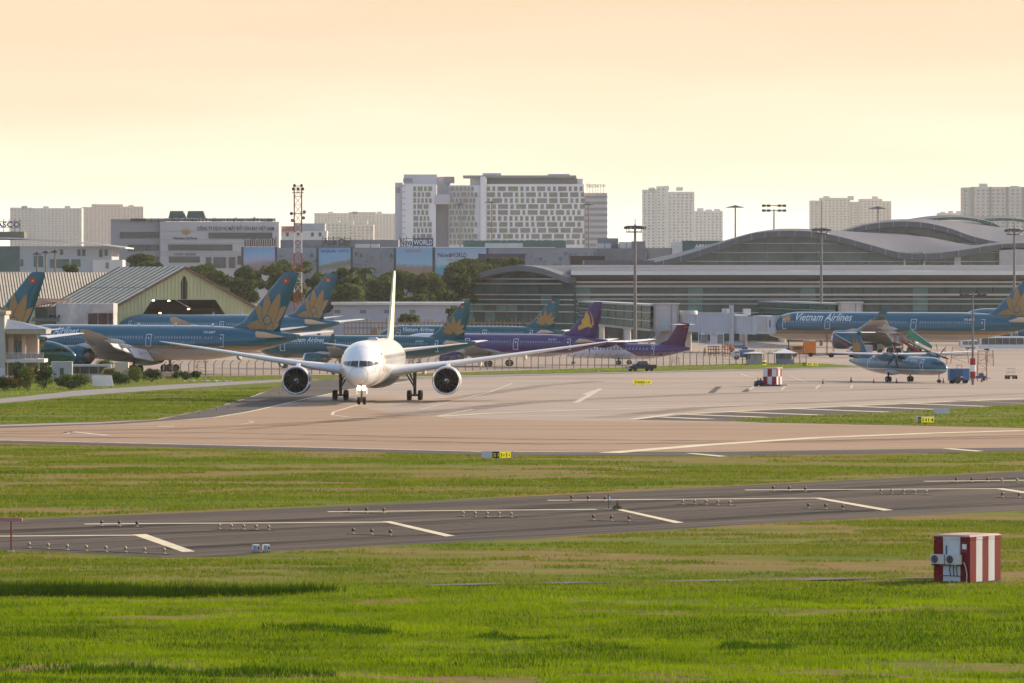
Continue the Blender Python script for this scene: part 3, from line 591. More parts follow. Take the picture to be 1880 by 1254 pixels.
    def wheel(s, mb, x, y, z, r, w):
        mb.lathe([(0.02, -w * 0.3), (r * 0.52, -w * 0.3), (r * 0.56, -w * 0.46), (r * 0.86, -w * 0.5), (r * 0.97, -w * 0.33), (r, 0), (r * 0.97, w * 0.33), (r * 0.86, w * 0.5), (r * 0.56, w * 0.46), (r * 0.52, w * 0.3), (0.02, w * 0.3)], (x, y, z), 'y', 18, 0)
        mb.lathe([(0.03, -w * 0.36), (r * 0.5, -w * 0.31)], (x, y, z), 'y', 14, 1); mb.lathe([(r * 0.5, w * 0.31), (0.03, w * 0.36)], (x, y, z), 'y', 14, 1)
    def gear(s, x, y, ztop, r, w, dy, bogie=0.0, name='main_gear', strut=0.16, brace=0.0, lean=0.0):
        mb = MB(); ax = r; mb.tube([(x + lean, y, ztop), (x, y, r * 1.05)], [strut * 1.15, strut], 10); mb.tube([(x, y, r * 1.9), (x, y, r * 0.9)], strut * 0.7, 10, 1)
        mb.tube([(x, y - dy, r), (x, y + dy, r)], strut * 0.6, 8)
        if bogie: mb.beam((x - bogie - 0.1, y, r), (x + bogie + 0.1, y, r), 0.26, 0.3)
        if brace: mb.tube([(x, y, r * 2.4), (x, y - brace, ztop)], strut * 0.55, 8); mb.tube([(x, y, r * 3.0), (x - 1.1, y - brace * 0.6, ztop)], strut * 0.45, 8)
        mb.beam((x - 0.05, y, r * 2.1), (x + 0.55, y, r * 1.5), 0.12); mb.beam((x + 0.55, y, r * 1.5), (x + 0.05, y, r * 1.0), 0.12)
        g = s.part(mb, name, [DGREY, CHROME])
        for bx_ in ((-bogie, bogie) if bogie else (0.0,)):
            for sd in (-1, 1): wb = MB(); s.wheel(wb, x + bx_, y + sd * dy, r, r, w); s.part(wb, 'wheel', [BLACK, GREY], g)
            if bogie: mb2 = MB()
        return g

def petal(L, w, ang, bx_=0.0, by=0.0, tip=0.25, n=9):
    """pointed lotus petal"""
    pts = []
    for k in range(n + 1):
        t = k / n; ww = w * (math.sin(math.pi * min(1, t ** 0.72)) ** 0.62) * (1 - tip * t); pts.append((t * L, ww / 2))
    for k in range(n - 1, 0, -1):
        t = k / n; ww = w * (math.sin(math.pi * min(1, t ** 0.72)) ** 0.62) * (1 - tip * t); pts.append((t * L, -ww / 2))
    ca, sa = math.cos(ang), math.sin(ang); return [(bx_ + a * ca - b * sa, by + a * sa + b * ca) for a, b in pts]
def lotus(p, x0, z0, k, sides=(-1, 1), m=None, full=True, parent=None):
    """lotus emblem, petals fanning up from (x0, z0)"""
    if full: P = [(4.7, 1.9, 186, 0.2, -0.7), (4.2, 2.2, 124, -0.1, -0.8), (4.9, 1.9, 42, 0.1, -1.0), (2.4, 1.5, 20, 0.0, -1.5), (5.5, 2.2, 91, 0.0, -0.9), (5.9, 2.1, 65, 0.15, -0.9), (2.0, 1.6, 100, 0.5, -1.9)]
    else: P = [(3.9, 1.35, 92, 0, 0), (3.5, 1.25, 62, 0.2, 0), (3.5, 1.25, 122, -0.2, 0), (3.0, 1.15, 38, 0.4, -0.1), (3.0, 1.15, 144, -0.4, -0.1), (2.7, 1.0, 14, 0.3, -0.2), (2.7, 1.0, 166, -0.3, -0.2)]
    for sd in sides:
        f = 1 if sd < 0 else -1
        for i, (L, w, a, bx_, by) in enumerate(P):
            q = petal(L * k, w * k, R(a), bx_ * k, by * k)
            if sd > 0: q = [(-x, y) for x, y in q][::-1]
            if full:
                cxp = sum(a_ for a_, _ in q) / len(q); czp = sum(b_ for _, b_ in q) / len(q); qo = [(cxp + (a_ - cxp) * 1.09 + (0.06 if a_ > cxp else -0.06), czp + (b_ - czp) * 1.05) for a_, b_ in q]
                p.poly_decal(qo, 'petal_outline', p.C, sd, x0, z0, parent or p.tail, 0.016 + 0.012 * i, 0.25)
            p.poly_decal(q, 'emblem_petal', m or M_GOLD, sd, x0, z0, parent or p.tail, 0.022 + 0.012 * i, 0.22 * max(k, 0.3))
        if full:
            c = [(math.cos(2 * math.pi * i / 16) * 0.85 * k, math.sin(2 * math.pi * i / 16) * 0.85 * k - 0.1 * k) for i in range(16)]
            p.poly_decal(c, 'emblem_ring', p.C, sd, x0, z0, parent or p.tail, 0.115, 0.5)
            c = [(a * 0.78, b * 0.78 - 0.02 * k) for a, b in c]; p.poly_decal(c, 'emblem_centre', m or M_GOLD, sd, x0, z0, parent or p.tail, 0.125, 0.5)
def flag(p, x, z, w, h, sides=(-1, 1), star=True):
    for sd in sides:
        p.poly_decal([(-w / 2, -h / 2), (w / 2, -h / 2), (w / 2, h / 2), (-w / 2, h / 2)], 'flag', M_FLAGR, sd, x, z, p.tail, 0.025, 0.6)
        if star:
            st = [((h * 0.34 if i % 2 == 0 else h * 0.14) * math.sin(math.pi * i / 5), (h * 0.34 if i % 2 == 0 else h * 0.14) * math.cos(math.pi * i / 5)) for i in range(10)]
            p.poly_decal(st, 'flag_star', M_FLAGY, sd, x, z, p.tail, 0.04, 0.6)

# ---- wide-body twin
S787 = dict(L=62.8, Ln=9.0, Lt=22.0, zc=5.1, hw=2.885, hh=2.97, drop=1.35, up=0.40, tend=0.88)
W787 = [(1.2, 19.3, 14.0, 3.75, 0.11), (3.0, 20.6, 12.4, 3.95, 0.12), (6.5, 23.1, 9.9, 4.4, 0.115), (9.8, 25.5, 8.0, 4.8, 0.11), (15, 29.2, 6.5, 5.5, 0.10), (21, 33.5, 4.9, 6.35, 0.10), (26, 37.0, 3.4, 7.05, 0.095), (28.5, 39.1, 2.3, 7.4, 0.09), (29.7, 40.6, 1.2, 7.58, 0.08), (30.06, 41.6, 0.35, 7.65, 0.08)]
H787 = [(0.4, 54.0, 6.6, 6.15, 0.09), (2.2, 55.4, 5.7, 6.3, 0.09), (6.5, 58.6, 3.5, 6.75, 0.08), (9.6, 61.0, 1.9, 7.1, 0.07), (9.9, 61.6, 1.0, 7.13, 0.07)]
F787 = [(6.6, 46.5, 12.6, 0.05), (7.7, 48.3, 10.5, 0.065), (8.6, 50.9, 8.2, 0.085), (12.5, 55.0, 6.05, 0.09), (16.4, 59.1, 3.55, 0.09), (17.02, 59.9, 2.6, 0.07)]
P787 = [[(0.06, 4.88), (1.05, 4.92), (0.95, 5.58), (0.06, 5.62)], [(1.14, 4.92), (1.80, 5.02), (1.62, 5.52), (1.04, 5.58)], [(1.88, 5.04), (2.28, 5.2), (2.1, 5.5), (1.7, 5.52)]]
def wide_twin(name, label, group, main_px, yaw, fm, C, spec=None, wing=None, k=1.0, wingm=None, detail=True, tips=None, stabm=None):
    """main_px: world point midway between the main gear"""
    S = spec or S787; xm = S.get('xm', 31.4); d = Vector((math.cos(yaw), math.sin(yaw), 0)); nose = Vector(main_px) - d * xm
    p = Plane(name, label, group, nose, yaw, S, C); p.fuselage(fm); WM = wingm or M_WING
    wst = wing or W787; wb = p.foil(wst, WM, 'wing', m2=tips[0] if tips else None, split=tips[1] if tips else None)
    p.foil(S.get('hst', H787), stabm or M_WINGW, 'tailplane'); p.fin(S.get('fst', F787), C)
    zc = S['zc']; mb = MB(); rings = []
    for t in np.linspace(0, 1, 13):
        a = math.sin(math.pi * t) ** 0.5; rings.append([(17.5 + t * 20, (1.2 + 1.95 * a) * math.cos(q), zc - 1.55 + (-0.1) + (0.25 + 1.55 * a) * math.sin(q)) for q in [2 * math.pi * i / 20 for i in range(20)]])
    mb.loft(rings); p.part(mb, 'wing_fairing', S.get('fairm', M_BELLY))
    return p
def wide_rest(p, engm, ye=9.75, xe=20.2, ze=2.78, re=1.85, Le=5.6, wz=4.7, flaps=True):
    p.engine(xe, ye, ze, re, Le, engm, wingz=wz)
    S = p.S; xm = S.get('xm', 31.4)
    p.gear(5.6, 0, 2.6, 0.5, 0.38, 0.36, 0, 'nose_gear', 0.13)
    for sd in (-1, 1): p.gear(xm, sd * 4.9, 4.3, 0.67, 0.52, 0.72, 0.75, 'main_gear', 0.21, sd * 1.6)
    for sd in (-1, 1):
        for y, x, z in ((6.0, 30.5, 3.9), (13.2, 33.0, 4.9), (19.0, 36.0, 5.75)):
            mb = MB(); rings = []
            for t in np.linspace(0, 1, 8): a = max(math.sin(math.pi * t) ** 0.6, 0.05); rings.append([(x + t * 5.0, sd * y + 0.28 * a * math.cos(q), z - 0.4 * t + 0.42 * a * math.sin(q)) for q in [2 * math.pi * i / 10 for i in range(10)]])
            mb.loft(rings); p.part(mb, 'flap_fairing', M_WING)
        if flaps:
            for (y0, y1, xa, xb, za, zb, dr) in ((3.3, 8.6, 32.6, 33.0, 3.9, 4.3, 1.7), (10.5, 18.5, 33.6, 36.5, 4.6, 5.65, 1.2)):
                mb = MB(); mb.prism([(xa, sd * y0, za), (xb, sd * y1, zb), (xb + 1.5, sd * y1, zb - dr), (xa + 1.7, sd * y0, za - dr * 1.15)], (0.12, 0, 0.14)); p.part(mb, 'flap', M_WING)

# 1. the white jet rolling towards the camera
ngp = gp(664, 743); yawT = R(90 - 3.1); dT = Vector((math.cos(yawT), math.sin(yawT), 0))
WHL = livery('white_gold_livery', (0.86, 0.86, 0.86), (0.86, 0.86, 0.86), (0.68, 0.67, 0.66), 4.2, 2.6)
S787T = dict(S787); S787T['fairm'] = mat('fairing_blue_grey', (0.10, 0.15, 0.20), 0.4)
GOLDLITFIN = mat('gold_lit_fin', (0.80, 0.73, 0.46), 0.35, var=0.05)  # fin paint carries the gold of the low sun on it
taxi = wide_twin('taxiing_jet', 'white twin-engine jet facing the camera on the taxiway, nose light lit', None, ngp + dT * (31.4 - 5.6), yawT, WHL, GOLDLITFIN, S787T, None, 1.0, M_WINGW)
wide_rest(taxi, mat('nacelle_silver', (0.50, 0.50, 0.52), 0.3, 0.25, var=0.05), flaps=False)
taxi.cockpit(P787); taxi.windows([(8, 56)], 6.0, sides=(-1, 1)); taxi.doors([7.2], 4.4, 1.2, 2.1, mat('door_gold_line', (0.62, 0.50, 0.14), 0.4), 0.26); taxi.doors([19, 38, 52], 4.4, m=LGREY)
mb = MB()
for sd in (-1, 1): mb.lathe([(0.02, -0.10), (0.20, -0.10), (0.24, 0.12), (0.06, 0.2)], (5.25, sd * 0.32, 2.05), 'x', 12)
taxi.part(mb, 'landing_light', LAMP)
mb = MB(); mb.tube([(5.2, -0.5, 2.0), (5.2, 0.5, 2.0)], 0.05); mb.box((5.9, -0.62, 1.75), (1.6, 0.05, 0.8)); mb.box((5.9, 0.62, 1.75), (1.6, 0.05, 0.8)); taxi.part(mb, 'gear_door', WHITE)
c = [(math.cos(2 * math.pi * i / 28) * 1.18, 3.78 + math.sin(2 * math.pi * i / 28) * 1.18) for i in range(28)]
mb = MB()
for i in range(28):
    (a, b), (a2, b2) = c[i], c[(i + 1) % 28]; k = 0.965
    q = [(a, b), (a2, b2), (a2 * k, 3.78 + (b2 - 3.78) * k), (a * k, 3.78 + (b - 3.78) * k)]; mb.add([(taxi.surf_x(abs(y), z) - 0.02, y, z) for y, z in q], [(0, 1, 2, 3)])
taxi.part(mb, 'radome_seam', LGREY, taxi.body)
for xs_ in (4.6, 9.2, 13.0):
    mb = MB(); zc_, hw_, hh_ = taxi.fus(xs_)
    for i in range(40):
        a0, a1 = 2 * math.pi * i / 40, 2 * math.pi * (i + 1) / 40; mb.quad(*[(xs_ + dx, (hw_ + 0.012) * math.cos(a), zc_ + (hh_ + 0.012) * math.sin(a)) for dx, a in ((0, a0), (0.07, a0), (0.07, a1), (0, a1))])
    taxi.part(mb, 'panel_seam', LGREY, taxi.body)
for sd in (-1, 1):
    for zq in (4.3, 4.6): mb = MB(); y_ = taxi.side(2.6, zq); mb.beam((2.6, sd * y_, zq), (2.2, sd * (y_ + 0.16), zq - 0.05), 0.05); taxi.part(mb, 'air_probe', STEEL, taxi.body)
mb = MB(); mb.box((24, 0, 8.15), (2.6, 1.5, 0.35), top=0.6); taxi.part(mb, 'antenna_dome', LGREY)
for sd in (-1, 1):
    mb = MB(); mb.beam((taxi.surf_x(0.35, 4.7) - 0.05, sd * 0.06, 4.84), (taxi.surf_x(0.5, 4.8) - 0.05, sd * 0.5, 4.72), 0.04); taxi.part(mb, 'wiper', BLACK, taxi.body)

# 2-4. three parked wide-bodies at left, tails towards the camera
VNL = livery('teal_livery_wide', TEAL, GOLDC, BEIGE, 4.6, 4.05)
def parked787(label, tail_px, Ytail, text=True, a=35.0):
    yaw = R(-a); d = Vector((math.cos(yaw), math.sin(yaw), 0)); tail = Vector((hx(tail_px, Ytail), Ytail, 0)); main = tail - d * (62.8 - 31.4)
    p = wide_twin('parked_wide_jet', label, 'wide-body jets parked at the left apron', main, yaw, VNL, M_TEAL); wide_rest(p, M_TEAL)
    lotus(p, 56.4, 9.1, 1.0); flag(p, 60.2, 15.6, 1.15, 0.8); p.cockpit(P787)
    p.windows([(8.5, 19), (20.6, 31.8), (34.3, 44), (45, 46.6)], 6.0); p.doors([7.2, 19.8, 32.9, 48.1], 4.5)
    if text: p.words('Vietnam Airlines', 11.3, 7.05, 1.35, 11.5); lotus(p, 4.5, 6.0, 0.26, full=False, parent=p.body)
    mb = MB(); mb.lathe([(0.42, -0.3), (0.36, 0.2), (0.3, 0.22)], (62.7, 0, 6.28), 'x', 14); p.part(mb, 'tail_exhaust', M_HOT)
    for x in (28, 36, 44): mb = MB(); mb.prism([(x, -0.04, 8.0), (x + 0.6, -0.04, 8.0), (x + 0.75, -0.04, 8.45), (x + 0.5, -0.04, 8.45)], (0, 0.08, 0)); p.part(mb, 'antenna', WHITE)
    return p
v1 = parked787('teal parked jet with open flaps, in front of the yellow hangar', 549, 909)
v1.words('VN-A869', 45.4, 6.95, 0.42, 2.4, shear=0); v1.words('DREAMLINER', 40.4, 5.25, 0.5, 5.4, m=mat('faded_lettering', (0.16, 0.26, 0.33), 0.5), shear=0)
v2 = parked787('teal parked jet with its nose inside the yellow hangar', 621, 1180, False)
v3 = parked787('teal parked jet at left edge, only its golden lotus tail showing', 84, 874, False)

# 5-6. the two parked wide-bodies by the terminal at right
S350 = dict(L=66.8, Ln=8.6, Lt=22.0, zc=5.75, hw=2.98, hh=3.05, drop=0.95, up=0.42, tend=0.88, xm=33.2,
            hst=[(y * 1.02, x + 3.4, c, z + 0.7, t) for (y, x, c, z, t) in H787], fst=[(z + 0.4, x + 3.2, c, t) for (z, x, c, t) in F787])
W350 = [(y * 1.035, x + 1.6, c, z + 0.35, t) for (y, x, c, z, t) in W787[:7]] + [(28.6, 40.3, 2.7, 7.75, 0.09), (30.2, 41.6, 2.2, 8.3, 0.08), (31.2, 42.7, 1.7, 9.1, 0.08), (31.7, 43.8, 1.1, 10.1, 0.07), (31.9, 44.6, 0.4, 10.6, 0.07)]
VNL2 = livery('teal_livery_long', TEAL, GOLDC, BEIGE, 4.85, 4.1)
def parked350(label, main, a, text):
    p = wide_twin('parked_long_jet', label, 'long jets parked by the terminal', main, R(-a), VNL2, M_TEAL, S350, W350, tips=(M_TEAL, 6)); wide_rest(p, M_TEAL, 10.4, 22.0, 3.0, 1.95, 5.8, 5.3)
    lotus(p, 59.7, 9.6, 1.0); flag(p, 63.4, 16.0, 1.15, 0.8)
    p.cockpit([[(0.06, 5.5), (1.0, 5.5), (0.92, 6.15), (0.06, 6.2)], [(1.1, 5.5), (1.75, 5.55), (1.55, 6.1), (1.02, 6.15)], [(1.85, 5.56), (2.35, 5.62), (2.1, 6.1), (1.66, 6.1)]])
    p.windows([(7, 15.3), (17.6, 27), (29.5, 35.3), (38.4, 51)], 6.65); p.doors([6.2, 16.4, 36.8, 52.6], 5.2, 1.2, 2.1)
    if text: p.words('Vietnam Airlines', 15.2, 7.75, 1.62, 13.6); lotus(p, 6.4, 6.95, 0.40, (-1,), mat('emblem_orange', (0.60, 0.30, 0.10), 0.4), False, p.body); p.words('VN-A892', 49.6, 7.3, 0.5, 2.4, shear=0)
    return p
v5 = parked350('long teal jet with white airline lettering, nose at the jet bridge', Vector((hx(1660, 1160), 1160, 0)), 30, True)
v6 = parked350('far teal jet, its back showing above the long lettered jet', Vector((hx(1985, 1300), 1300, 0)), 30, False)

# 7-10. narrow-bodies
S321 = dict(L=44.5, Ln=6.2, Lt=13.5, zc=3.88, hw=1.975, hh=2.07, drop=0.55, up=0.40, tend=0.86)
W321 = [(0.8, 14.6, 7.6, 2.55, 0.13), (2.0, 15.4, 6.8, 2.7, 0.13), (6.4, 18.4, 4.5, 3.15, 0.12), (11, 21.0, 3.0, 3.6, 0.11), (15.6, 23.6, 1.8, 4.05, 0.10), (16.6, 24.3, 1.5, 4.2, 0.09)]
H321 = [(0.3, 37.8, 4.6, 4.5, 0.09), (1.6, 38.9, 3.9, 4.65, 0.09), (6.0, 41.9, 1.7, 5.1, 0.08), (6.25, 42.4, 0.9, 5.12, 0.08)]
F321 = [(4.8, 32.8, 9.6, 0.04), (5.6, 34.6, 7.6, 0.06), (6.5, 36.6, 5.7, 0.085), (9.2, 39.3, 3.9, 0.09), (11.5, 41.5, 2.0, 0.09), (11.76, 41.9, 1.5, 0.07)]
P321 = [[(0.05, 4.05), (0.72, 4.05), (0.66, 4.62), (0.05, 4.66)], [(0.8, 4.05), (1.22, 4.1), (1.08, 4.6), (0.73, 4.62)], [(1.3, 4.11), (1.62, 4.16), (1.46, 4.58), (1.15, 4.6)]]
def narrow(name, label, nose, yaw, fm, C, engm, text=None, fence=False, emblem='lotus'):
    p = Plane(name, label, 'narrow-body jets parked behind the fence', nose, yaw, S321, C); p.fuselage(fm, 28)
    wst = W321 + ([(17.1, 24.9, 1.2, 5.0, 0.08), (17.4, 25.8, 0.6, 6.4, 0.08)] if not fence else [(16.75, 24.6, 1.3, 4.5, 0.08)])
    p.foil(wst, M_WING, 'wing', m2=C, split=5); p.foil(H321, M_WINGW, 'tailplane'); p.fin(F321, C)
    mb = MB(); rings = []
    for t in np.linspace(0, 1, 11): a = math.sin(math.pi * t) ** 0.5; rings.append([(13.5 + t * 11.5, (0.8 + 1.25 * a) * math.cos(q), 2.75 + (0.2 + 1.05 * a) * math.sin(q)) for q in [2 * math.pi * i / 16 for i in range(16)]])
    mb.loft(rings); p.part(mb, 'wing_fairing', M_BELLY if emblem == 'lotus' else LGREY)
    p.engine(13.2, 5.75, 1.78, 1.12, 4.2, engm, wingz=3.0); p.gear(5.1, 0, 1.9, 0.38, 0.26, 0.26, 0, 'nose_gear', 0.09)
    for sd in (-1, 1): p.gear(22.0, sd * 3.8, 2.7, 0.58, 0.42, 0.46, 0, 'main_gear', 0.14, sd * 1.2)
    p.cockpit(P321); p.windows([(6.8, 15.5), (17.4, 25.5), (27.6, 36)], 4.55, 0.24, 0.36, 0.53); p.doors([5.9, 16.4, 26.6, 37.2], 3.15, 0.95, 1.9)
    if text: p.words(text, 10.6, 5.15, 0.82, 7.6)
    mb = MB(); mb.lathe([(0.30, -0.2), (0.26, 0.15), (0.2, 0.16)], (44.4, 0, 4.7), 'x', 12); p.part(mb, 'tail_exhaust', M_HOT); return p
VNL3 = livery('teal_livery_narrow', TEAL2, TEAL2, (0.09, 0.12, 0.14), 2.8, 2.6)
def at_tail(px, Y, a, L): d = Vector((math.cos(R(-a)), math.sin(R(-a)), 0)); return Vector((hx(px, Y), Y, 0)) - d * L
for lab, px, Y, a in (('teal jet behind the white taxiing jet, tail beside its fin', 873, 950, 30), ('teal jet with lotus tail in front of the glass terminal', 1036, 1145, 27)):
    p = narrow('parked_narrow_jet', lab, at_tail(px, Y, a, 44.5), R(-a), VNL3, M_TEAL2, M_TEAL2, 'Vietnam Airlines')
    lotus(p, 40.2, 6.55, 0.78, full=False); flag(p, 41.9, 11.0, 0.75, 0.5); lotus(p, 5.3, 4.9, 0.2, full=False, parent=p.body)
    if px == 873: p.words('VN-A332', 34.0, 5.0, 0.3, 1.6, shear=0)
p = narrow('parked_narrow_jet', 'teal jet nose pointing right beside the porch house', Vector((hx(139, 884), 884, 0)), R(180 - 14), VNL3, M_TEAL2, M_TEAL2, 'Vietnam Airlines')
lotus(p, 40.2, 6.55, 0.78, full=False); lotus(p, 5.3, 4.9, 0.2, full=False, parent=p.body)
PRL = livery('purple_livery', PURPLE, PURPLE, (0.36, 0.34, 0.36), 2.75, 2.6, (0.66, 0.64, 0.70), 24.0, 2.5)
p = narrow('parked_purple_jet', 'purple jet with golden emblem on its tail, right of the white jet', at_tail(1115, 978, 30, 44.5), R(-30), PRL, M_PURP, M_PURP, None, True, 'temple')
for sd in (-1, 1):
    f = 1 if sd < 0 else -1; k = 1.0
    for i, q in enumerate(([(-1.5, -1.7), (0.3, -1.0), (1.3, -1.2), (0.9, -0.3), (0.75, 0.7), (0.1, 2.1), (-0.35, 0.6), (-0.9, 0.2), (-0.8, -0.5), (-1.6, -1.0)], [(1.0, -1.1), (1.6, -0.6), (1.3, 0.9), (0.5, 2.4), (1.15, 0.8), (1.3, -0.4)])):
        q = [(f * a, b) for a, b in q]; p.poly_decal(q if sd < 0 else q[::-1], 'emblem', mat('emblem_yellow', (0.62, 0.36, 0.06), 0.4, var=0.05), sd, 40.2, 8.3, p.tail, 0.03 + i * 0.004, 0.5)
p.words('XU-351', 34.0, 5.0, 0.3, 1.6, shear=0)

# 11-12. turboprops
SATR = dict(L=26.6, Ln=4.6, Lt=10.0, zc=2.55, hw=1.43, hh=1.42, drop=0.45, up=0.42, tend=0.84)
def turboprop(label, nose, yaw, fm, C, engm, finm, text, stripe=None, gm=True):
    p = Plane('parked_turboprop', label, 'high-wing turboprops on the apron', nose, yaw, SATR, C); p.fuselage(fm, 26)
    p.foil([(0, 10.6, 2.6, 4.25, 0.17), (4.1, 10.6, 2.6, 4.28, 0.17), (8.5, 10.75, 2.1, 4.42, 0.16), (13.2, 10.95, 1.55, 4.6, 0.15), (13.5, 11.1, 1.2, 4.62, 0.1)], M_WINGW, 'wing', m2=M_WINGW, split=9)
    p.fin([(3.2, 17.6, 8.2, 0.035), (3.9, 20.0, 5.6, 0.06), (4.6, 21.9, 3.9, 0.11), (7.45, 24.0, 2.5, 0.11)], finm); p.foil([(0, 24.0, 2.3, 7.5, 0.12), (3.5, 24.6, 1.3, 7.52, 0.1), (3.65, 24.8, 0.9, 7.52, 0.1)], M_WINGW, 'tailplane')
    mb = MB(); mb.lathe([(0.02, -0.4), (0.3, 0.1), (0.34, 1.4), (0.25, 2.4), (0.02, 2.9)], (23.8, 0, 7.5), 'x', 12); p.part(mb, 'tail_fairing', finm)
    mb = MB(); rings = []
    for t in np.linspace(0, 1, 9): a = max(math.sin(math.pi * t) ** 0.55, 0.05); rings.append([(9.4 + 4.8 * t, 1.0 * a * math.cos(q), 3.75 + 0.55 * a * math.sin(q)) for q in [2 * math.pi * i / 14 for i in range(14)]])
    mb.loft(rings); p.part(mb, 'wing_fairing', fm)
    for sd in (-1, 1):
        mb = MB(); rings = []; y = sd * 4.05
        for t, a, zz in ((0, 0.30, 4.05), (0.06, 0.5, 4.0), (0.3, 0.72, 3.9), (0.55, 0.74, 3.85), (0.8, 0.5, 3.9), (1.0, 0.08, 4.05)): rings.append([(8.2 + 5.4 * t, y + 0.56 * a / 0.72 * math.cos(q), zz + a * math.sin(q)) for q in [2 * math.pi * i / 14 for i in range(14)]])
        mb.loft(rings); e = p.part(mb, 'engine', engm)
        pb = MB(); pb.lathe([(0.01, -0.75), (0.15, -0.55), (0.27, -0.2), (0.30, 0.02)], (8.2, y, 4.05), 'x', 14, 1)
        for k in range(6):
            a = math.pi * k / 3 + 0.25; c, s_ = math.cos(a), math.sin(a); P = lambda r, w, dx: (7.95 + dx, y + r * c - w * s_, 4.05 + r * s_ + w * c)
            pb.add([P(0.2, -0.06, 0), P(0.2, 0.06, 0.08), P(1.0, 0.15, 0.12), P(1.9, 0.11, 0.06), P(1.95, -0.02, 0.03), P(1.0, -0.13, -0.04)], [(0, 1, 2, 5), (5, 2, 3, 4)], 0)
        p.part(pb, 'propeller', [mat('blade_black', (0.02, 0.02, 0.022), 0.5), engm], e)
        gb = MB(); rings = []
        for t in np.linspace(0, 1, 9): a = max(math.sin(math.pi * t) ** 0.5, 0.05); rings.append([(10.6 + 4.4 * t, sd * (1.15 + 0.75 * a * (0.6 + 0.4 * math.cos(q))), 1.45 + 0.42 * a * math.sin(q)) for q in [2 * math.pi * i / 12 for i in range(12)]])
        gb.loft(rings); p.part(gb, 'gear_pod', LGREY); p.gear(12.8, sd * 2.05, 1.5, 0.43, 0.28, 0.26, 0, 'main_gear', 0.12)
    p.gear(2.0, 0, 1.4, 0.25, 0.17, 0.16, 0, 'nose_gear', 0.07)
    p.cockpit([[(0.04, 2.75), (0.55, 2.75), (0.5, 3.2), (0.04, 3.24)], [(0.62, 2.75), (1.0, 2.72), (0.88, 3.16), (0.56, 3.2)], [(1.06, 2.72), (1.25, 2.7), (1.12, 3.1), (0.94, 3.14)]])
    p.windows([(5.4, 18.6)], 3.0, 0.3, 0.42, 0.72); p.doors([4.7, 19.4], 1.95, 0.75, 1.6)
    if text: p.words(text, 8.3, 3.45, 0.42, 4.2)
    return p
ATL = livery('teal_turboprop_livery', (0.006, 0.115, 0.175), (0.6, 0.62, 0.62), (0.24, 0.26, 0.27), 2.05, 1.92)
dA = Vector((-0.5, 0.866, 0)); t1 = turboprop('teal turboprop on the apron at right, nose towards the blue cart', gp(1724, 703) - dA * 2.0, R(120), ATL, M_TEAL, mat('turboprop_teal', (0.006, 0.115, 0.175), 0.3, coat=0.2), mat('turboprop_teal_tail', (0.02, 0.13, 0.21), 0.3), 'Vietnam Airlines')
lotus(t1, 24.4, 4.75, 0.5, m=M_GOLD, full=False)
PAL = livery('purple_turboprop_livery', PURPLE, PURPLE, (0.55, 0.54, 0.56), 1.75, 1.7, (0.80, 0.78, 0.84), 20.0, 2.2)
dP = Vector((math.cos(R(-30)), math.sin(R(-30)), 0)); t2 = turboprop('purple and white turboprop behind the wire fence', gp(1052, 669) - dP * 2.0, R(-30), PAL, M_PURP, M_PURP, mat('plum_tail', (0.105, 0.028, 0.10), 0.3), None)
flag(t2, 25.9, 7.1, 0.8, 0.5, star=False)
# ================================================================ TERMINAL
ROOFM = mat('standing_seam_roof', (0.12, 0.125, 0.15), 0.65, 0.0, var=0.10, scale=0.12, streak=(1, 0.1, 1))
FASC = mat('grey_fascia', (0.17, 0.17, 0.175), 0.5, 0.0, var=0.08)
FASCW = mat('white_fascia', (0.80, 0.78, 0.74), 0.4, var=0.03)
TGLASS = mat('green_curtain_glass', (0.045, 0.095, 0.088), 0.10, 0.0, var=0.5, scale=0.12, streak=(1, 1, 0.25), spec=0.4)
TGLASS2 = mat('light_green_glass', (0.08, 0.24, 0.22), 0.2, 0.0, var=0.3, scale=0.3, spec=0.7)
MULL = mat('aluminium_mullion', (0.56, 0.53, 0.48), 0.4, 0.3, var=0.06)
SOFF = mat('brown_soffit', (0.30, 0.26, 0.22), 0.7, var=0.1)
GREENR = mat('green_roof_edge', (0.09, 0.20, 0.14), 0.5)
CONCW = mat('rendered_concrete', (0.42, 0.40, 0.37), 0.8, var=0.14, scale=0.25)
YT = 1400.0
term = thing('terminal_building', 'long glass terminal with waving grey roofs behind the jets at right', 'building', (hx(1400, YT), YT, 0))
TO = Vector((hx(1400, YT), YT, 0))
def tp(mb, name, m, kind=None, parent=None):
    mb.v = [(a - TO.x, b - TO.y, c - TO.z) for a, b, c in mb.v]; return mb.build(name, m, parent or term, kind)
XL, XR = hx(1055, YT), hx(2000, YT)
mb = MB(); mb.bx(XL, XR, YT + 1.0, YT + 70, 0, hz(509, YT)); tp(mb, 'hall_core', TGLASS)
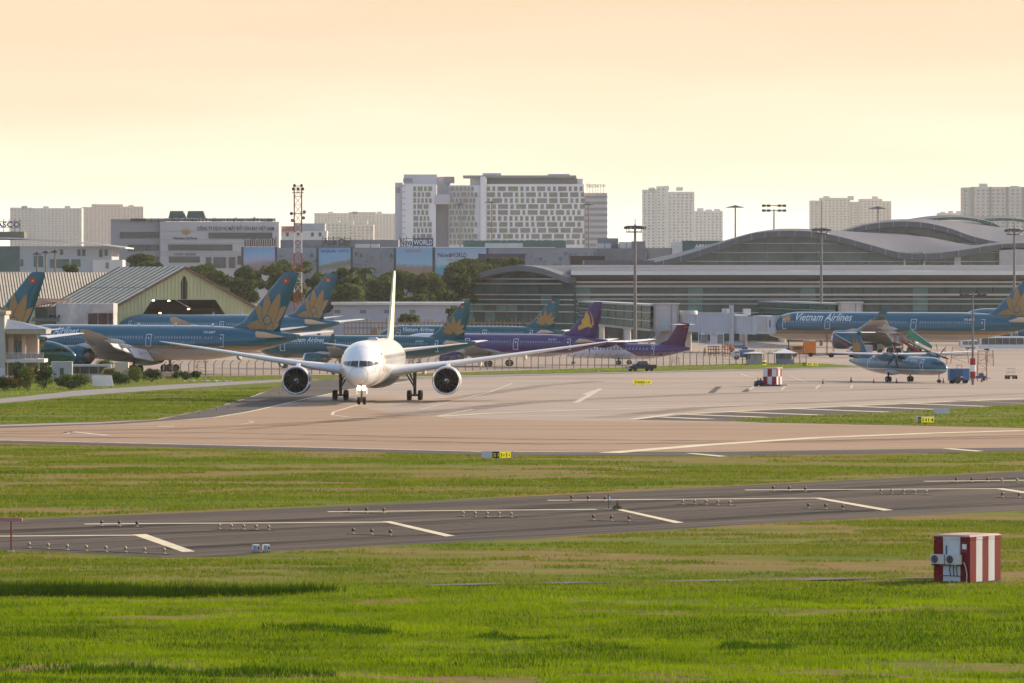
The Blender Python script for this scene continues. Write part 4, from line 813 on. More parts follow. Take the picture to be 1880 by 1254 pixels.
# curtain wall panes, one object for each
xs_ = np.linspace(XL, XR, 33); zs_ = [4.2, 7.6, hz(548, YT), hz(528, YT), hz(515, YT)]
pane_me = {}
for i in range(32):
    for j in range(4):
        key = (j, i % 7 == 0)
        w = xs_[1] - xs_[0] - 0.25; h = zs_[j + 1] - zs_[j] - 0.2
        if key not in pane_me: pane_me[key] = MB().box((0, 0, 0), (w, 0.12, h)).mesh('glass_pane', TGLASS2 if (key[1] and j < 3) else TGLASS)
        put('glass_pane', pane_me[key], term, None, ((xs_[i] + xs_[i + 1]) / 2 - TO.x, 0.5 + random.uniform(-0.03, 0.03), (zs_[j] + zs_[j + 1]) / 2))
for (y, t, dep, mm) in ((518, 0.45, 1.6, MULL), (524, 0.22, 0.8, MULL), (526.5, 0.3, 1.4, MULL), (541, 0.5, 1.5, MULL), (549, 0.25, 0.7, MULL), (558, 0.22, 0.7, MULL), (574, 0.25, 0.6, MULL), (590, 0.3, 0.6, MULL)):
    mb = MB(); mb.bx(XL - 0.4, XR, YT - dep + 0.4, YT + 0.4, hz(y, YT) - t / 2, hz(y, YT) + t / 2); tp(mb, 'louvre_rail', mm)
mb = MB()
for x in xs_: mb.bx(x - 0.07, x + 0.07, YT + 0.3, YT + 0.6, 0, hz(513, YT))
tp(mb, 'mullions', mat('dark_mullion', (0.05, 0.065, 0.06), 0.5), 'stuff')
for x in np.linspace(XL + 3, XR, 14): mb = MB(); mb.lathe([(0.55, 0), (0.5, 5.2)], (x, YT - 1.2, 0), 'z', 10); tp(mb, 'column', OFFWHITE)
mb = MB(); mb.bx(XL - 0.5, XR, YT - 1.4, YT + 0.3, 4.0, 4.6); tp(mb, 'floor_slab', CONCW)
# eaves: soffit, bright fascia, roof rising behind
ze = hz(504, YT - 5); mb = MB(); mb.add([(XL - 1, YT - 5, ze), (XR, YT - 5, ze), (XR, YT + 1.2, hz(516, YT)), (XL - 1, YT + 1.2, hz(516, YT))], [(0, 1, 2, 3)]); tp(mb, 'soffit', SOFF)
mb = MB(); mb.bx(XL - 1, XR, YT - 5.3, YT - 4.9, ze - 0.12, hz(497.5, YT - 5)); tp(mb, 'eave_fascia', FASCW)
mb = MB(); rings = []
for i, (dy, zz) in enumerate(((-5.0, hz(497.3, YT - 5)), (5, hz(494, YT + 5)), (20, hz(489.5, YT + 20)), (38, hz(486.5, YT + 38)), (70, hz(489, YT + 70)))): rings.append([(x, YT + dy, zz) for x in np.linspace(XL - 1, XR, 40)])
mb.loft(rings, 0, False, False, False); tp(mb, 'concourse_roof', ROOFM)
# end gable with its arched roof edge (turned towards the left)
A = Vector((hx(850, 1425), 1425, 0)); Bv = Vector((XL, YT - 3, 0)); ga = [(t_, y_, 1425 - 27 * t_) for t_, y_ in ((0.0, 517), (0.08, 511), (0.2, 502), (0.35, 493), (0.5, 488), (0.6, 487), (0.7, 489), (0.8, 493.5), (0.9, 501), (1.0, 509))]
arch = [(A.lerp(Bv, t), hz(y, Y)) for t, y, Y in ga]
mb = MB(); dv = Vector((0.35, 0.94, 0)); up = 1.5; nrm = Vector((-(Bv - A).y, (Bv - A).x, 0)).normalized() * -1
rings = [[p + Vector((0, 0, z)) + nrm * 3, p + Vector((0, 0, z - up)) + nrm * 3, p + Vector((0, 0, z - up)) - nrm * 0.6, p + Vector((0, 0, z)) - nrm * 0.6] for p, z in arch]
mb.loft(rings, 0, False); tp(mb, 'arched_roof_edge', FASC)
mb = MB(); rings = [[p + Vector((0, 0, z - 0.05)) - nrm * 0.6, p + Vector((0, 0, z - 0.05)) + Vector((60, 20, 0))] for p, z in arch]; mb.loft(rings, 0, True, False, False); tp(mb, 'arched_roof', ROOFM)
mb = MB(); poly = [A, *[Vector((p.x, p.y, z - 1.2)) for p, z in arch], Bv]; mb.prism(poly, -nrm * 0.3); tp(mb, 'gable_backing', TGLASS)
for j, zz in enumerate((4.4, hz(572, 1410), hz(559, 1410), hz(550, 1410), hz(541, 1410), hz(521, 1410), hz(512, 1410))):
    a, b = (0.0, 1.0) if zz < 14.4 else (0.12, 0.9); mb = MB(); mb.beam((A.lerp(Bv, a) + nrm * 0.5) + Vector((0, 0, zz)), (A.lerp(Bv, b) + nrm * 0.5) + Vector((0, 0, zz)), 0.5, 0.3); tp(mb, 'gable_rail', MULL)
gz = [4.6, hz(572, 1410), hz(559, 1410), hz(541, 1410), hz(521, 1410)]
for i in range(10):
    for j in range(4):
        a, b = A.lerp(Bv, i / 10 + 0.004), A.lerp(Bv, (i + 1) / 10 - 0.004); z0, z1 = gz[j] + 0.2, gz[j + 1] - 0.2
        lim = min(np.interp([i / 10, (i + 1) / 10], [g[0] for g in ga], [z for p, z in arch])) - 1.9
        if z1 > lim: z1 = lim
        if z1 - z0 < 0.5: continue
        mb = MB(); mb.prism([a + nrm * 0.12 + Vector((0, 0, z0)), b + nrm * 0.12 + Vector((0, 0, z0)), b + nrm * 0.12 + Vector((0, 0, z1)), a + nrm * 0.12 + Vector((0, 0, z1))], -nrm * 0.1); tp(mb, 'gable_pane', TGLASS2 if (i, j) in ((0, 0), (0, 1), (0, 2), (2, 0), (7, 2), (1, 1), (3, 1), (4, 1)) else TGLASS)
# upper hall: wave roofs one behind another
def wave(name, prof, Y, dep, thick, glass=True, base=487, edge=FASC, roof=ROOFM, back=None):
    """prof: photo points of the roof line"""
    P = [Vector((hx(a, Y), Y, hz(b, Y))) for a, b in prof]; Q = []
    for i in range(len(P) - 1):                       # smooth the line
        p0, p1, p2, p3 = P[max(i - 1, 0)], P[i], P[i + 1], P[min(i + 2, len(P) - 1)]
        for k in range(6):
            t_ = k / 6; Q.append(0.5 * ((2 * p1) + (p2 - p0) * t_ + (2 * p0 - 5 * p1 + 4 * p2 - p3) * t_ ** 2 + (3 * p1 - p0 - 3 * p2 + p3) * t_ ** 3))
    Q.append(P[-1])
    mb = MB(); mb.loft([[q, q + Vector((0, 0.8, 0)), q + Vector((0, 0.8, -thick)), q + Vector((0, 0, -thick))] for q in Q], 0, False); tp(mb, name + '_edge', edge)
    mb = MB()
    for q in Q[::3]: mb.beam(q + Vector((0, -0.06, -0.05)), q + Vector((0, -0.06, -thick + 0.05)), 0.14, 0.12)
    tp(mb, name + '_edge_joints', MULL, 'stuff')
    def rear(q):
        if not back: return q + Vector((0, dep, 0.2))
        x = CX + q.x * F / Y; yb = np.interp(x, [b_[0] for b_ in back], [b_[1] for b_ in back]); Yb2 = Y + dep; return Vector((hx(x, Yb2), Yb2, hz(yb, Yb2)))
    def row_(q):
        a_, b_ = q + Vector((0, 0.7, -0.05)), rear(q); return [a_] + [a_.lerp(b_, k) + Vector((0, 0, 0.8 * math.sin(math.pi * k))) for k in (0.2, 0.4, 0.6, 0.8)] + [b_]
    mb = MB(); mb.loft([row_(q) for q in Q], 0, True, False, False); tp(mb, name + '_roof', roof)
    if glass:
        zb = hz(base, Y); mb = MB(); poly = [q + Vector((0, 3, -thick * 0.7)) for q in Q if q.z - thick * 0.7 > zb + 0.1]
        poly = [Vector((poly[0].x, Y + 3, zb))] + poly + [Vector((poly[-1].x, Y + 3, zb))]; mb.prism(poly, (0, 0.3, 0)); tp(mb, name + '_glazing', mat('hall_glass', (0.075, 0.105, 0.092), 0.12, var=0.55, scale=0.10, spec=0.7))
        for b in (447, 463.5, 480):
            z = hz(b, Y)
            ins = [q.x for q in Q if q.z - thick > z]
            if ins: mb = MB(); mb.bx(min(ins), max(ins), Y + 2.3, Y + 3.0, z - 0.12, z + 0.12); tp(mb, name + '_rail', MULL)
        mb = MB()
        for x in np.arange(Q[0].x + 4, Q[-1].x, 7.0):
            zq = np.interp(x, [q.x for q in Q], [q.z for q in Q]) - thick
            if zq > zb + 0.5: mb.bx(x - 0.1, x + 0.1, Y + 2.75, Y + 3.0, zb, zq)
        tp(mb, name + '_mullions', GREY, 'stuff')
wave('wave_roof', [(1150, 487), (1190, 484), (1250, 470), (1320, 448), (1380, 429), (1430, 424), (1490, 425), (1540, 434), (1600, 450), (1650, 463), (1700, 466), (1760, 460), (1840, 448), (1920, 446)], 1500.0, 50, 1.7, base=488, back=[(1150, 488), (1300, 455), (1430, 426), (1543, 425), (1655, 427), (1706, 433), (1757, 446), (1790, 455), (1850, 449), (1930, 448)])
wave('middle_roof', [(1545, 426), (1590, 413), (1640, 407), (1690, 408), (1740, 418), (1790, 435), (1850, 446), (1950, 447)], 1548.0, 52, 1.5, base=470, back=[(1545, 428), (1640, 408), (1700, 406), (1760, 406), (1800, 411), (1850, 418), (1950, 430)])
wave('green_roof', [(1672, 407), (1720, 400), (1770, 399), (1820, 408), (1846, 423), (1850, 425)], 1596.0, 40, 0.8, False, edge=GREENR)
wave('rear_green_roof', [(1800, 402), (1860, 401), (1930, 412), (1990, 430)], 1640.0, 40, 0.8, False, edge=GREENR)
mb = MB(); mb.bx(hx(1660, 1505), hx(2000, 1505), 1506, 1560, hz(489, 1505), hz(468, 1505)); tp(mb, 'gallery_wall', OFFWHITE)
mb = MB(); mb.bx(hx(1835, 1500), hx(2000, 1500), 1500, 1503, hz(490, 1500), hz(455, 1500)); tp(mb, 'end_wall', mat('pinkish_render', (0.58, 0.52, 0.50), 0.7))
for px_ in (1661, 1697, 1758, 1840): mb = MB(); mb.bx(hx(px_, 1501) - (0.9 if px_ > 1700 else 0.25), hx(px_, 1501) + (0.9 if px_ > 1700 else 0.25), 1501, 1502, hz(489, 1500), hz(461 if px_ < 1800 else 456, 1500)); tp(mb, 'gallery_column', OFFWHITE)
mb = MB(); mb.bx(hx(1795, 1504), hx(1835, 1504), 1504.5, 1506.2, hz(488, 1504), hz(482, 1504)); tp(mb, 'gallery_window', GLASSD)
mb = MB(); mb.bx(hx(1072, 1470), hx(1200, 1470), 1462, 1500, hz(487, 1470), hz(478, 1470)); tp(mb, 'roof_skylight', FASC)

# ---- jet bridges
BRW = mat('bridge_white', (0.52, 0.54, 0.58), 0.5, var=0.06); BRP = mat('bridge_panel', (0.50, 0.47, 0.46), 0.55)
def walkway(par, a, b, z0, z1, w, o):
    """glazed fixed walkway: floor, roof, rails, panes"""
    d = (b - a); L = d.length; d.normalize(); n = Vector((-d.y, d.x, 0)); fl = MB(); fl.beam(a + Vector((0, 0, z0)) - o, b + Vector((0, 0, z0)) - o, w, 0.5); fl.build('floor', CONCW, par)
    rf = MB(); rf.beam(a + Vector((0, 0, z1)) - o, b + Vector((0, 0, z1)) - o, w + 0.6, 0.4); rf.build('roof', LGREY, par)
    for sd in (-1, 1):
        for zz in (z0 + (z1 - z0) * 0.36, z0 + (z1 - z0) * 0.7):
            r = MB(); r.beam(a + n * sd * (w / 2 + 0.05) + Vector((0, 0, zz)) - o, b + n * sd * (w / 2 + 0.05) + Vector((0, 0, zz)) - o, 0.12, 0.14); r.build('rail', MULL, par)
        k = 9
        for i in range(k):
            p, q = a.lerp(b, (i + 0.04) / k) + n * sd * w / 2, a.lerp(b, (i + 0.96) / k) + n * sd * w / 2; g = MB()
            g.prism([p + Vector((0, 0, z0 + 0.3)) - o, q + Vector((0, 0, z0 + 0.3)) - o, q + Vector((0, 0, z1 - 0.25)) - o, p + Vector((0, 0, z1 - 0.25)) - o], n * 0.08); g.build('glass_pane', mat('walkway_glass', (0.012, 0.095, 0.085), 0.2, var=0.3, scale=0.2, spec=0.25), par)
    for t_ in (0.25, 0.62): c = MB(); p = a.lerp(b, t_) - o; c.lathe([(0.7, 0), (0.62, z0 - 0.8), (0.9, z0 - 0.2)], (p.x, p.y, 0), 'z', 12); c.build('pillar', OFFWHITE, par)
def jetbridge(label, nx, ny, sx_, sy_, full=True):
    o = Vector((nx, ny, 0)); br = thing('jet_bridge', label, 'jet bridge', o, 0, 'jet bridges of the terminal')
    walkway(br, Vector((sx_, sy_, 0)), Vector((nx - 1.5, ny, 0)), 4.6, 10.1, 3.6, o)
    mb = MB(); mb.bx(-2.6, 2.8, -2.6, 2.6, 4.3, 10.3); mb.build('node_cabin', BRP, br); mb = MB(); mb.bx(-2.9, 3.1, -2.9, 2.9, 10.3, 10.55); mb.build('node_roof', BRW, br)
    mb = MB(); mb.bx(-2.2, 2.4, -2.0, 2.2, 0, 4.3); mb.build('plinth', CONCW, br); mb = MB(); mb.bx(-0.6, 0.5, -2.72, -2.6, 4.6, 7.4); mb.build('door', mat('door_blue', (0.38, 0.50, 0.55), 0.5), br)
    for x in (-2.4, 1.2, 2.6): mb = MB(); mb.beam((x, -2.7, 4.3), (x, -2.7, 10.2), 0.14); mb.build('cladding_post', GREY, br)
    if not full: return br
    st = MB(); st.beam((-5.2, -3.2, 0.2), (-1.2, -3.2, 4.6), 0.15, 0.35); st.beam((-5.2, -4.3, 0.2), (-1.2, -4.3, 4.6), 0.15, 0.35)
    for k in range(16): st.box((-5.1 + k * 0.26, -3.75, 0.35 + k * 0.28), (0.28, 1.0, 0.05))
    st.beam((-5.2, -4.3, 1.3), (-1.2, -4.3, 5.7), 0.06); st.beam((-5.2, -3.2, 1.3), (-1.2, -3.2, 5.7), 0.06)
    for k in range(5): st.beam((-5.0 + k, -4.3, 0.4 + k * 1.1), (-5.0 + k, -4.3, 1.5 + k * 1.1), 0.05)
    st.bx(-1.4, 1.0, -4.4, -2.7, 4.5, 4.62); st.beam((-1.2, -4.3, 5.7), (1.0, -4.3, 5.7), 0.06); st.build('service_stair', STEEL, br)
    ro = MB(); ro.lathe([(2.1, 4.2), (2.1, 8.6), (1.9, 8.9)], (5.0, -0.5, 0), 'z', 20, 0, True, True); ro.lathe([(0.7, 0), (0.7, 4.2)], (5.0, -0.5, 0), 'z', 12, 0); ro.build('rotunda', mat('rotunda_beige', (0.47, 0.44, 0.42), 0.5), br)
    E = Vector((hx(1400, 1178), 1178, 0)) - o; E0 = Vector((5.0, -0.5, 0)); d = (E - E0).normalized(); L = (E - E0).length; n = Vector((-d.y, d.x, 0))
    def tun(t0, t1, w, zA, zB, h, name, m):
        mb = MB(); a, b = E0 + d * t0, E0 + d * t1; mb.beam(a + Vector((0, 0, zA + h / 2)), b + Vector((0, 0, zB + h / 2)), w, h); tn = mb.build(name, m, br)
        rb = MB(); k = int((t1 - t0) / 0.62)
        for i in range(k + 1):
            q = a.lerp(b, i / k) + Vector((0, 0, zA + (zB - zA) * i / k + h / 2))
            for sd in (-1, 1): rb.beam(q + n * sd * (w / 2 + 0.03) + Vector((0, 0, -h * 0.44)), q + n * sd * (w / 2 + 0.03) + Vector((0, 0, h * 0.44)), 0.07, 0.2)
        rb.build('tunnel_ribs', m, tn, 'stuff')
        for zz in (-h / 2, h / 2): eb = MB(); eb.beam(a + Vector((0, 0, zA + h / 2 + zz)) - n * (w / 2 + 0.06), b + Vector((0, 0, zB + h / 2 + zz)) - n * (w / 2 + 0.06), 0.12, 0.28); eb.build('edge_beam', BRW, tn)
        return tn
    tun(1.5, 5.2, 3.0, 4.5, 4.45, 3.5, 'tunnel', BRW); tun(4.6, L * 0.70, 3.4, 4.35, 4.1, 4.1, 'tunnel', BRW); tun(L * 0.62, L - 0.5, 3.0, 4.25, 3.95, 3.6, 'tunnel', BRW)
    cb = MB(); cb.beam(E - d * 0.8 + Vector((0, 0, 6.0)), E + d * 5.2 + Vector((0, 0, 5.9)), 4.4, 3.9); cab = cb.build('cab', BRW, br)
    cb = MB(); cb.beam(E + d * 0.6 - n * 2.25 + Vector((0, 0, 6.1)), E + d * 3.4 - n * 2.25 + Vector((0, 0, 6.1)), 0.06, 3.2); cb.build('shutter', BRP, cab)
    cb = MB(); cb.prism([E + d * 5.2 - n * 2.4 + Vector((0, 0, 4.0)), E + d * 5.9 - n * 2.4 + Vector((0, 0, 4.4)), E + d * 5.6 - n * 2.4 + Vector((0, 0, 6.0)), E + d * 5.9 - n * 2.4 + Vector((0, 0, 8.0)), E + d * 5.2 - n * 2.4 + Vector((0, 0, 8.0))], n * 4.8); cb.build('canopy_bellows', BRW, cab)
    cb = MB(); q = E + d * 4.4 - n * 2.24 + Vector((0, 0, 6.2)); cb.beam(q - d * 0.15, q + d * 0.15, 0.05, 1.6); cb.build('window', GLASSD, cab)
    for t_ in (0.66, 0.69):
        q = E0 + d * L * t_
        for sd in (-1, 1): mb = MB(); mb.beam(q + n * sd * 2.1 + Vector((0, 0, 1.0)), q + n * sd * 2.1 + Vector((0, 0, 10.2 if sd < 0 else 9.4)), 0.5, 0.5); mb.build('lift_column', BRW, br)
    q = E0 + d * L * 0.675; mb = MB(); mb.beam(q + n * -2.6 + Vector((0, 0, 1.1)), q + n * 2.6 + Vector((0, 0, 1.1)), 0.7, 0.7); bo = mb.build('bogie', BLUEP, br)
    for sd in (-1, 1): wb = MB(); c = q + n * sd * 2.0; wb.lathe([(0.05, -0.3), (0.6, -0.3), (0.65, 0), (0.6, 0.3), (0.05, 0.3)], (c.x, c.y, 0.65), 'y', 14, 0); wb.build('wheel', BLACK, bo)
    mb = MB(); q = E0 + d * (L * 0.33); mb.beam(q + Vector((0, 0, 1.6)) - n * 1.9 - d * 2.4, q + Vector((0, 0, 1.6)) - n * 1.9 + d * 5.2, 0.2, 0.2)
    for k in (-2.4, 1.2, 3.2, 5.2): mb.beam(q - n * 1.9 + d * k + Vector((0, 0, 1.5)), q - n * 1.9 + d * k + Vector((0, 0, 4.3)), 0.14)
    mb.beam(q - n * 1.9 + d * -2.4 + Vector((0, 0, 3.9)), q - n * 1.9 + d * 5.2 + Vector((0, 0, 3.9)), 0.2, 0.2); mb.build('service_cage', WHITE, br)
    for k, m_ in ((-0.6, GREY), (2.2, BRW), (4.2, GREY)): mb = MB(); mb.beam(q - n * 1.85 + d * (k - 0.95) + Vector((0, 0, 2.75)), q - n * 1.85 + d * (k + 0.95) + Vector((0, 0, 2.75)), 0.05, 1.9); mb.build('cage_panel', m_, br)
    for k in (0.5, 0.56, 0.8): mb = MB(); q = E0 + d * L * k; mb.box((q.x, q.y, 8.7), (1.4, 1.2, 1.4)); mb.build('roof_unit', OFFWHITE, br)
    return br
jetbridge('white jet bridge reaching the nose of the lettered teal jet', hx(1222, 1195), 1195, hx(1075, 1392), 1392)
jetbridge('jet bridge behind the lettered teal jet, cabin peeking over its back', hx(1560, 1262), 1262, hx(1405, 1394), 1394, False)

# ================================================================ FAR BUILDINGS
def block(par, o, x0, x1, y0, y1, z0, z1, m, name='wall'):
    mb = MB(); mb.bx(x0 - o.x, x1 - o.x, y0 - o.y, y1 - o.y, z0, z1); return mb.build(name, m, par)
def winstuff(par, o, rects, Y, m, name='windows', frame=None):
    """many small recess-and-pane windows on one face, rects in world x, z"""
    mb = MB()
    for (a, b, z0, z1) in rects:
        mb.bx(a - o.x, b - o.x, Y - 0.10 - o.y, Y + 0.3 - o.y, z0, z1, 0)
        if frame: mb.bx(a - o.x - 0.1, b - o.x + 0.1, Y - 0.35 - o.y, Y + 0.1 - o.y, z0 - 0.25, z0 - 0.02, 1)
    return mb.build(name, [m] + ([frame] if frame else []), par, 'stuff')
# hotel
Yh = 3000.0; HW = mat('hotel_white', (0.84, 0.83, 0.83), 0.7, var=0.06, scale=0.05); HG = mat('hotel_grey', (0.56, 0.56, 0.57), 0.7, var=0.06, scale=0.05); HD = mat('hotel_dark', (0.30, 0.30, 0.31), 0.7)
PW = mat('hotel_pane', (0.20, 0.21, 0.19), 0.2, var=0.25, scale=0.1, spec=0.6); PGn = mat('hotel_pane_green', (0.20, 0.33, 0.10), 0.3, var=0.2, scale=0.1)
ho_ = Vector((hx(900, Yh), Yh, 0)); hotel = thing('hotel', 'big white hotel with grids of uneven windows on the skyline', 'building', ho_)
def hb(a, b, t, bt, m, dy=0.0, dep=25, name='wall'): return block(hotel, ho_, hx(a, Yh), hx(b, Yh), Yh + dy, Yh + dy + dep, hz(bt, Yh), hz(t, Yh), m, name)
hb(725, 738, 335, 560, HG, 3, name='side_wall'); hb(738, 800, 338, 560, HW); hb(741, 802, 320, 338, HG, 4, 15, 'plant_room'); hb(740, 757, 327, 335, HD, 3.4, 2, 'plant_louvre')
hb(798, 826, 375, 560, HD, 6, name='stair_wall'); hb(798, 826, 357, 375, HG, -1, 10, 'link_bridge'); hb(802, 826, 324, 357, HG, 8, name='stair_wall'); hb(815, 834, 324, 336, HD, 5, 8, 'roof_louvre')
hb(824, 884, 340, 560, HW, 0.5); hb(863, 884, 325, 342, HG, 2, 20, 'roof_block'); hb(882, 1072, 338, 560, HW); hb(882, 892, 324, 560, HW, -2, name='wall_pier')
hb(850, 1058, 322, 326.5, HD, -1, 24, 'roof_canopy'); hb(893, 1060, 327, 338, HD, 5, 15, 'penthouse'); hb(1060, 1070, 328, 340, HG, 3, 12, 'roof_block')
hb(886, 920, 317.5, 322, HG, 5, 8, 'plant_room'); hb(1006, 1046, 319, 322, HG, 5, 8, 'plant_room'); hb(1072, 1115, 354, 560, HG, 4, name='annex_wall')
for k in range(9): hb(1074, 1115.4, 359 + k * 11, 364 + k * 11, HD, 3.6, 2, 'annex_band')
for k in range(12): hb(737.5, 744, 341 + k * 11, 342 + k * 11, HD, -0.6, 1.0, 'balcony_line')
rects = []; grn = []
def row(a, b, yt, yb, wide):
    x = a
    while x < b - 4:
        w = random.choice([5.2, 5.6, 6.0, 15, 18] if wide else [4.0, 4.6, 5.2, 9]); w = min(w, b - x); q = (hx(x, Yh), hx(x + w, Yh), hz(yb, Yh), hz(yt, Yh))
        if random.random() < 0.11: s_ = x + w * 0.3; grn.append((hx(s_, Yh), hx(min(s_ + 4, x + w), Yh), hz(yb, Yh), hz(yt, Yh)))
        rects.append(q); x += w + (4.4 if wide else 2.6)
for k in range(10):
    yt = 342.4 + k * 10.92; row(894, 1074, yt, yt + 8.3, True); row(759, 793, yt, yt + 8.3, False); row(825, 876, yt, yt + 8.3, False)
winstuff(hotel, ho_, rects, Yh - 0.05, PW, 'windows', HW); winstuff(hotel, ho_, grn, Yh - 0.2, PGn, 'green_blinds')
text_at('roof_lettering', 'TỔNG CÔNG TY 319', Vector((hx(1094, Yh), Yh + 3, hz(341, Yh))) - ho_, (1, 0, 0), (0, 0, 1), 1.7, HD, hotel, 10.6, 0.03)
mb = MB()
for x in range(1078, 1112, 5): mb.bx(hx(x, Yh) - 0.1 - ho_.x, hx(x, Yh) + 0.1 - ho_.x, 3.2, 3.4, hz(356, Yh), hz(338, Yh))
mb.build('sign_posts', HD, hotel, 'stuff')
mb = MB(); mb.bx(hx(727, Yh) - ho_.x, hx(734, Yh) - ho_.x, 2.7, 3.0, hz(354, Yh), hz(344, Yh)); mb.build('sign_plate', HD, hotel)

# apartment towers far behind
def tower(label, a, b, t, Y, m, segs=None, rows=None, side=None, bot=520, pitch=3.3, wm=None):
    Y = Y * 1.45
    o = Vector((hx((a + b) / 2, Y), Y, 0)); tw = thing('apartment_tower', label, 'building', o, 0, 'apartment towers in the haze')
    for (p, q, tt, dy) in (segs or [(a, b, t, 0)]): block(tw, o, hx(p, Y), hx(q, Y), Y + dy, Y + 30, hz(bot, Y), hz(tt, Y), m)
    rc = []
    for (p, q, tt, dy) in (segs or [(a, b, t, 0)]):
        z = hz(tt, Y) - 4.5
        while z > hz(460, Y):
            x = hx(p, Y) + 1.5
            while x < hx(q, Y) - 2.5: rc.append((x, x + random.choice([1.6, 1.9, 2.6]), z, z + 1.7, dy)); x += 5.0
            z -= pitch * 1.1
    mb = MB()
    for (x0_, x1_, z0_, z1_, dy) in rc: mb.bx(x0_ - o.x, x1_ - o.x, dy - 0.12, dy + 0.2, z0_, z1_)
    mb.build('windows', wm or mat('far_pane', (0.34, 0.31, 0.28), 0.4), tw, 'stuff')
    for i in range(3): x = hx(a + (b - a) * (0.2 + 0.3 * i), Y); block(tw, o, x - 4, x + 4, Y + 4, Y + 14, hz(t, Y) - 2, hz(t, Y) + random.uniform(1.5, 4), m, 'roof_room')
    return tw
AP1 = mat('apartment_grey', (0.62, 0.58, 0.53), 0.8, var=0.08, scale=0.02); AP2 = mat('apartment_pink', (0.72, 0.56, 0.48), 0.8, var=0.06, scale=0.02); AP3 = mat('apartment_cream', (0.78, 0.69, 0.58), 0.8, var=0.06, scale=0.02); AP4 = mat('apartment_white', (0.80, 0.76, 0.70), 0.8, var=0.06, scale=0.02)  # wall colours paled, part of the distance haze is put into the paint
tower('long grey apartment block above the lettered roof sign at far left', 18, 150, 381, 5200, AP1, [(18, 60, 381, 4), (60, 150, 382, 0)])
tower('pink apartment block at left, beside the grey one', 150, 263, 379, 5600, AP2, [(150, 172, 380, 2), (172, 226, 375, 0), (226, 263, 379, 2)])
tower('pale apartment block between the lattice mast and the hotel', 577, 726, 391, 5800, AP3, [(577, 640, 391, 0), (640, 690, 389, 4), (690, 726, 392, 0)])
tower('lower cream apartments in front of the pale block, left of hotel', 600, 686, 410, 4600, AP3, [(600, 640, 408, 0), (640, 686, 412, 3)])
tower('tall white apartment tower right of the hotel', 1180, 1265, 347, 4500, AP4, [(1180, 1206, 348, 4), (1206, 1226, 342, 0), (1226, 1275, 352, 2)])
tower('short apartment block beside the tall white tower', 1276, 1327, 387, 4800, AP4)
tower('wide cream apartment block right, behind the wave roof', 1488, 1637, 365, 5000, AP3, [(1488, 1506, 368, 4), (1506, 1560, 363, 0), (1560, 1578, 370, 5), (1578, 1620, 365, 0), (1620, 1637, 369, 4)])
tower('low distant block just left of the grey striped building', 1722, 1770, 391, 6200, AP2)
tower('grey striped building at the far right edge of the skyline', 1768, 1960, 344, 3800, AP1, [(1768, 1782, 344, 3), (1782, 1960, 343, 0)])
yy = 3800.0 * 1.45
for a in (1786, 1818, 1849, 1879): 
    tw = [o_ for o_ in bpy.data.objects if o_.get('label', '').startswith('grey striped')][0]; block(tw, tw.location, hx(a, yy) - 1.2, hx(a, yy) + 1.2, yy - 1, yy + 1, hz(430, yy), hz(343, yy), HD, 'dark_pier')

# shopping centre with printed billboards
Ym = 1750.0; mo = Vector((hx(760, Ym), Ym, 0)); mall = thing('shopping_centre', 'long grey centre with triangle-relief walls behind the trees', 'building', mo)
MG = mat('relief_grey', (0.30, 0.31, 0.33), 0.6, var=0.08, scale=0.1); MG2 = mat('relief_dark', (0.19, 0.20, 0.215), 0.6)
block(mall, mo, hx(500, Ym), hx(1260, Ym), Ym, Ym + 40, 0, hz(455, Ym), MG); block(mall, mo, hx(512, Ym), hx(730, Ym), Ym + 12, Ym + 40, hz(456, Ym), hz(440, Ym), GREY, 'upper_wall'); block(mall, mo, hx(850, Ym), hx(1040, Ym), Ym + 15, Ym + 40, hz(456, Ym), hz(441, Ym), mat('mall_green', (0.10, 0.18, 0.15), 0.6), 'upper_wall')
block(mall, mo, hx(890, Ym), hx(960, Ym), Ym + 14, Ym + 16, hz(453, Ym), hz(446, Ym), OFFWHITE, 'upper_panel'); block(mall, mo, hx(700, Ym), hx(1020, Ym), Ym - 0.6, Ym + 3, hz(455, Ym), hz(453.5, Ym), FASCW, 'roof_edge')
for a, b in ((652, 679), (681, 697), (1098, 1123), (1125, 1150)): block(mall, mo, hx(a, Ym), hx(b, Ym), Ym - 0.4, Ym + 2, hz(455, Ym), hz(448, Ym), OFFWHITE, 'white_panel')
mb = MB(); w = 1.6
for i in range(0, 82):
    for j in range(0, 6):
        x = hx(508, Ym) - mo.x + i * w; z = hz(456, Ym) - 1.9 - j * 1.75
        if random.random() < 0.72: s_ = 1 if (i + j) % 2 else -1; mb.add([(x - w * 0.48, -0.06, z - s_ * 0.8), (x + w * 0.48, -0.06, z - s_ * 0.8), (x, -0.06, z + s_ * 0.8), (x, -0.42, z - s_ * 0.3)], [(0, 1, 3), (1, 2, 3), (2, 0, 3)], 1 if random.random() < 0.25 else 0)
mb.build('relief_triangles', [MG, MG2], mall, 'stuff')
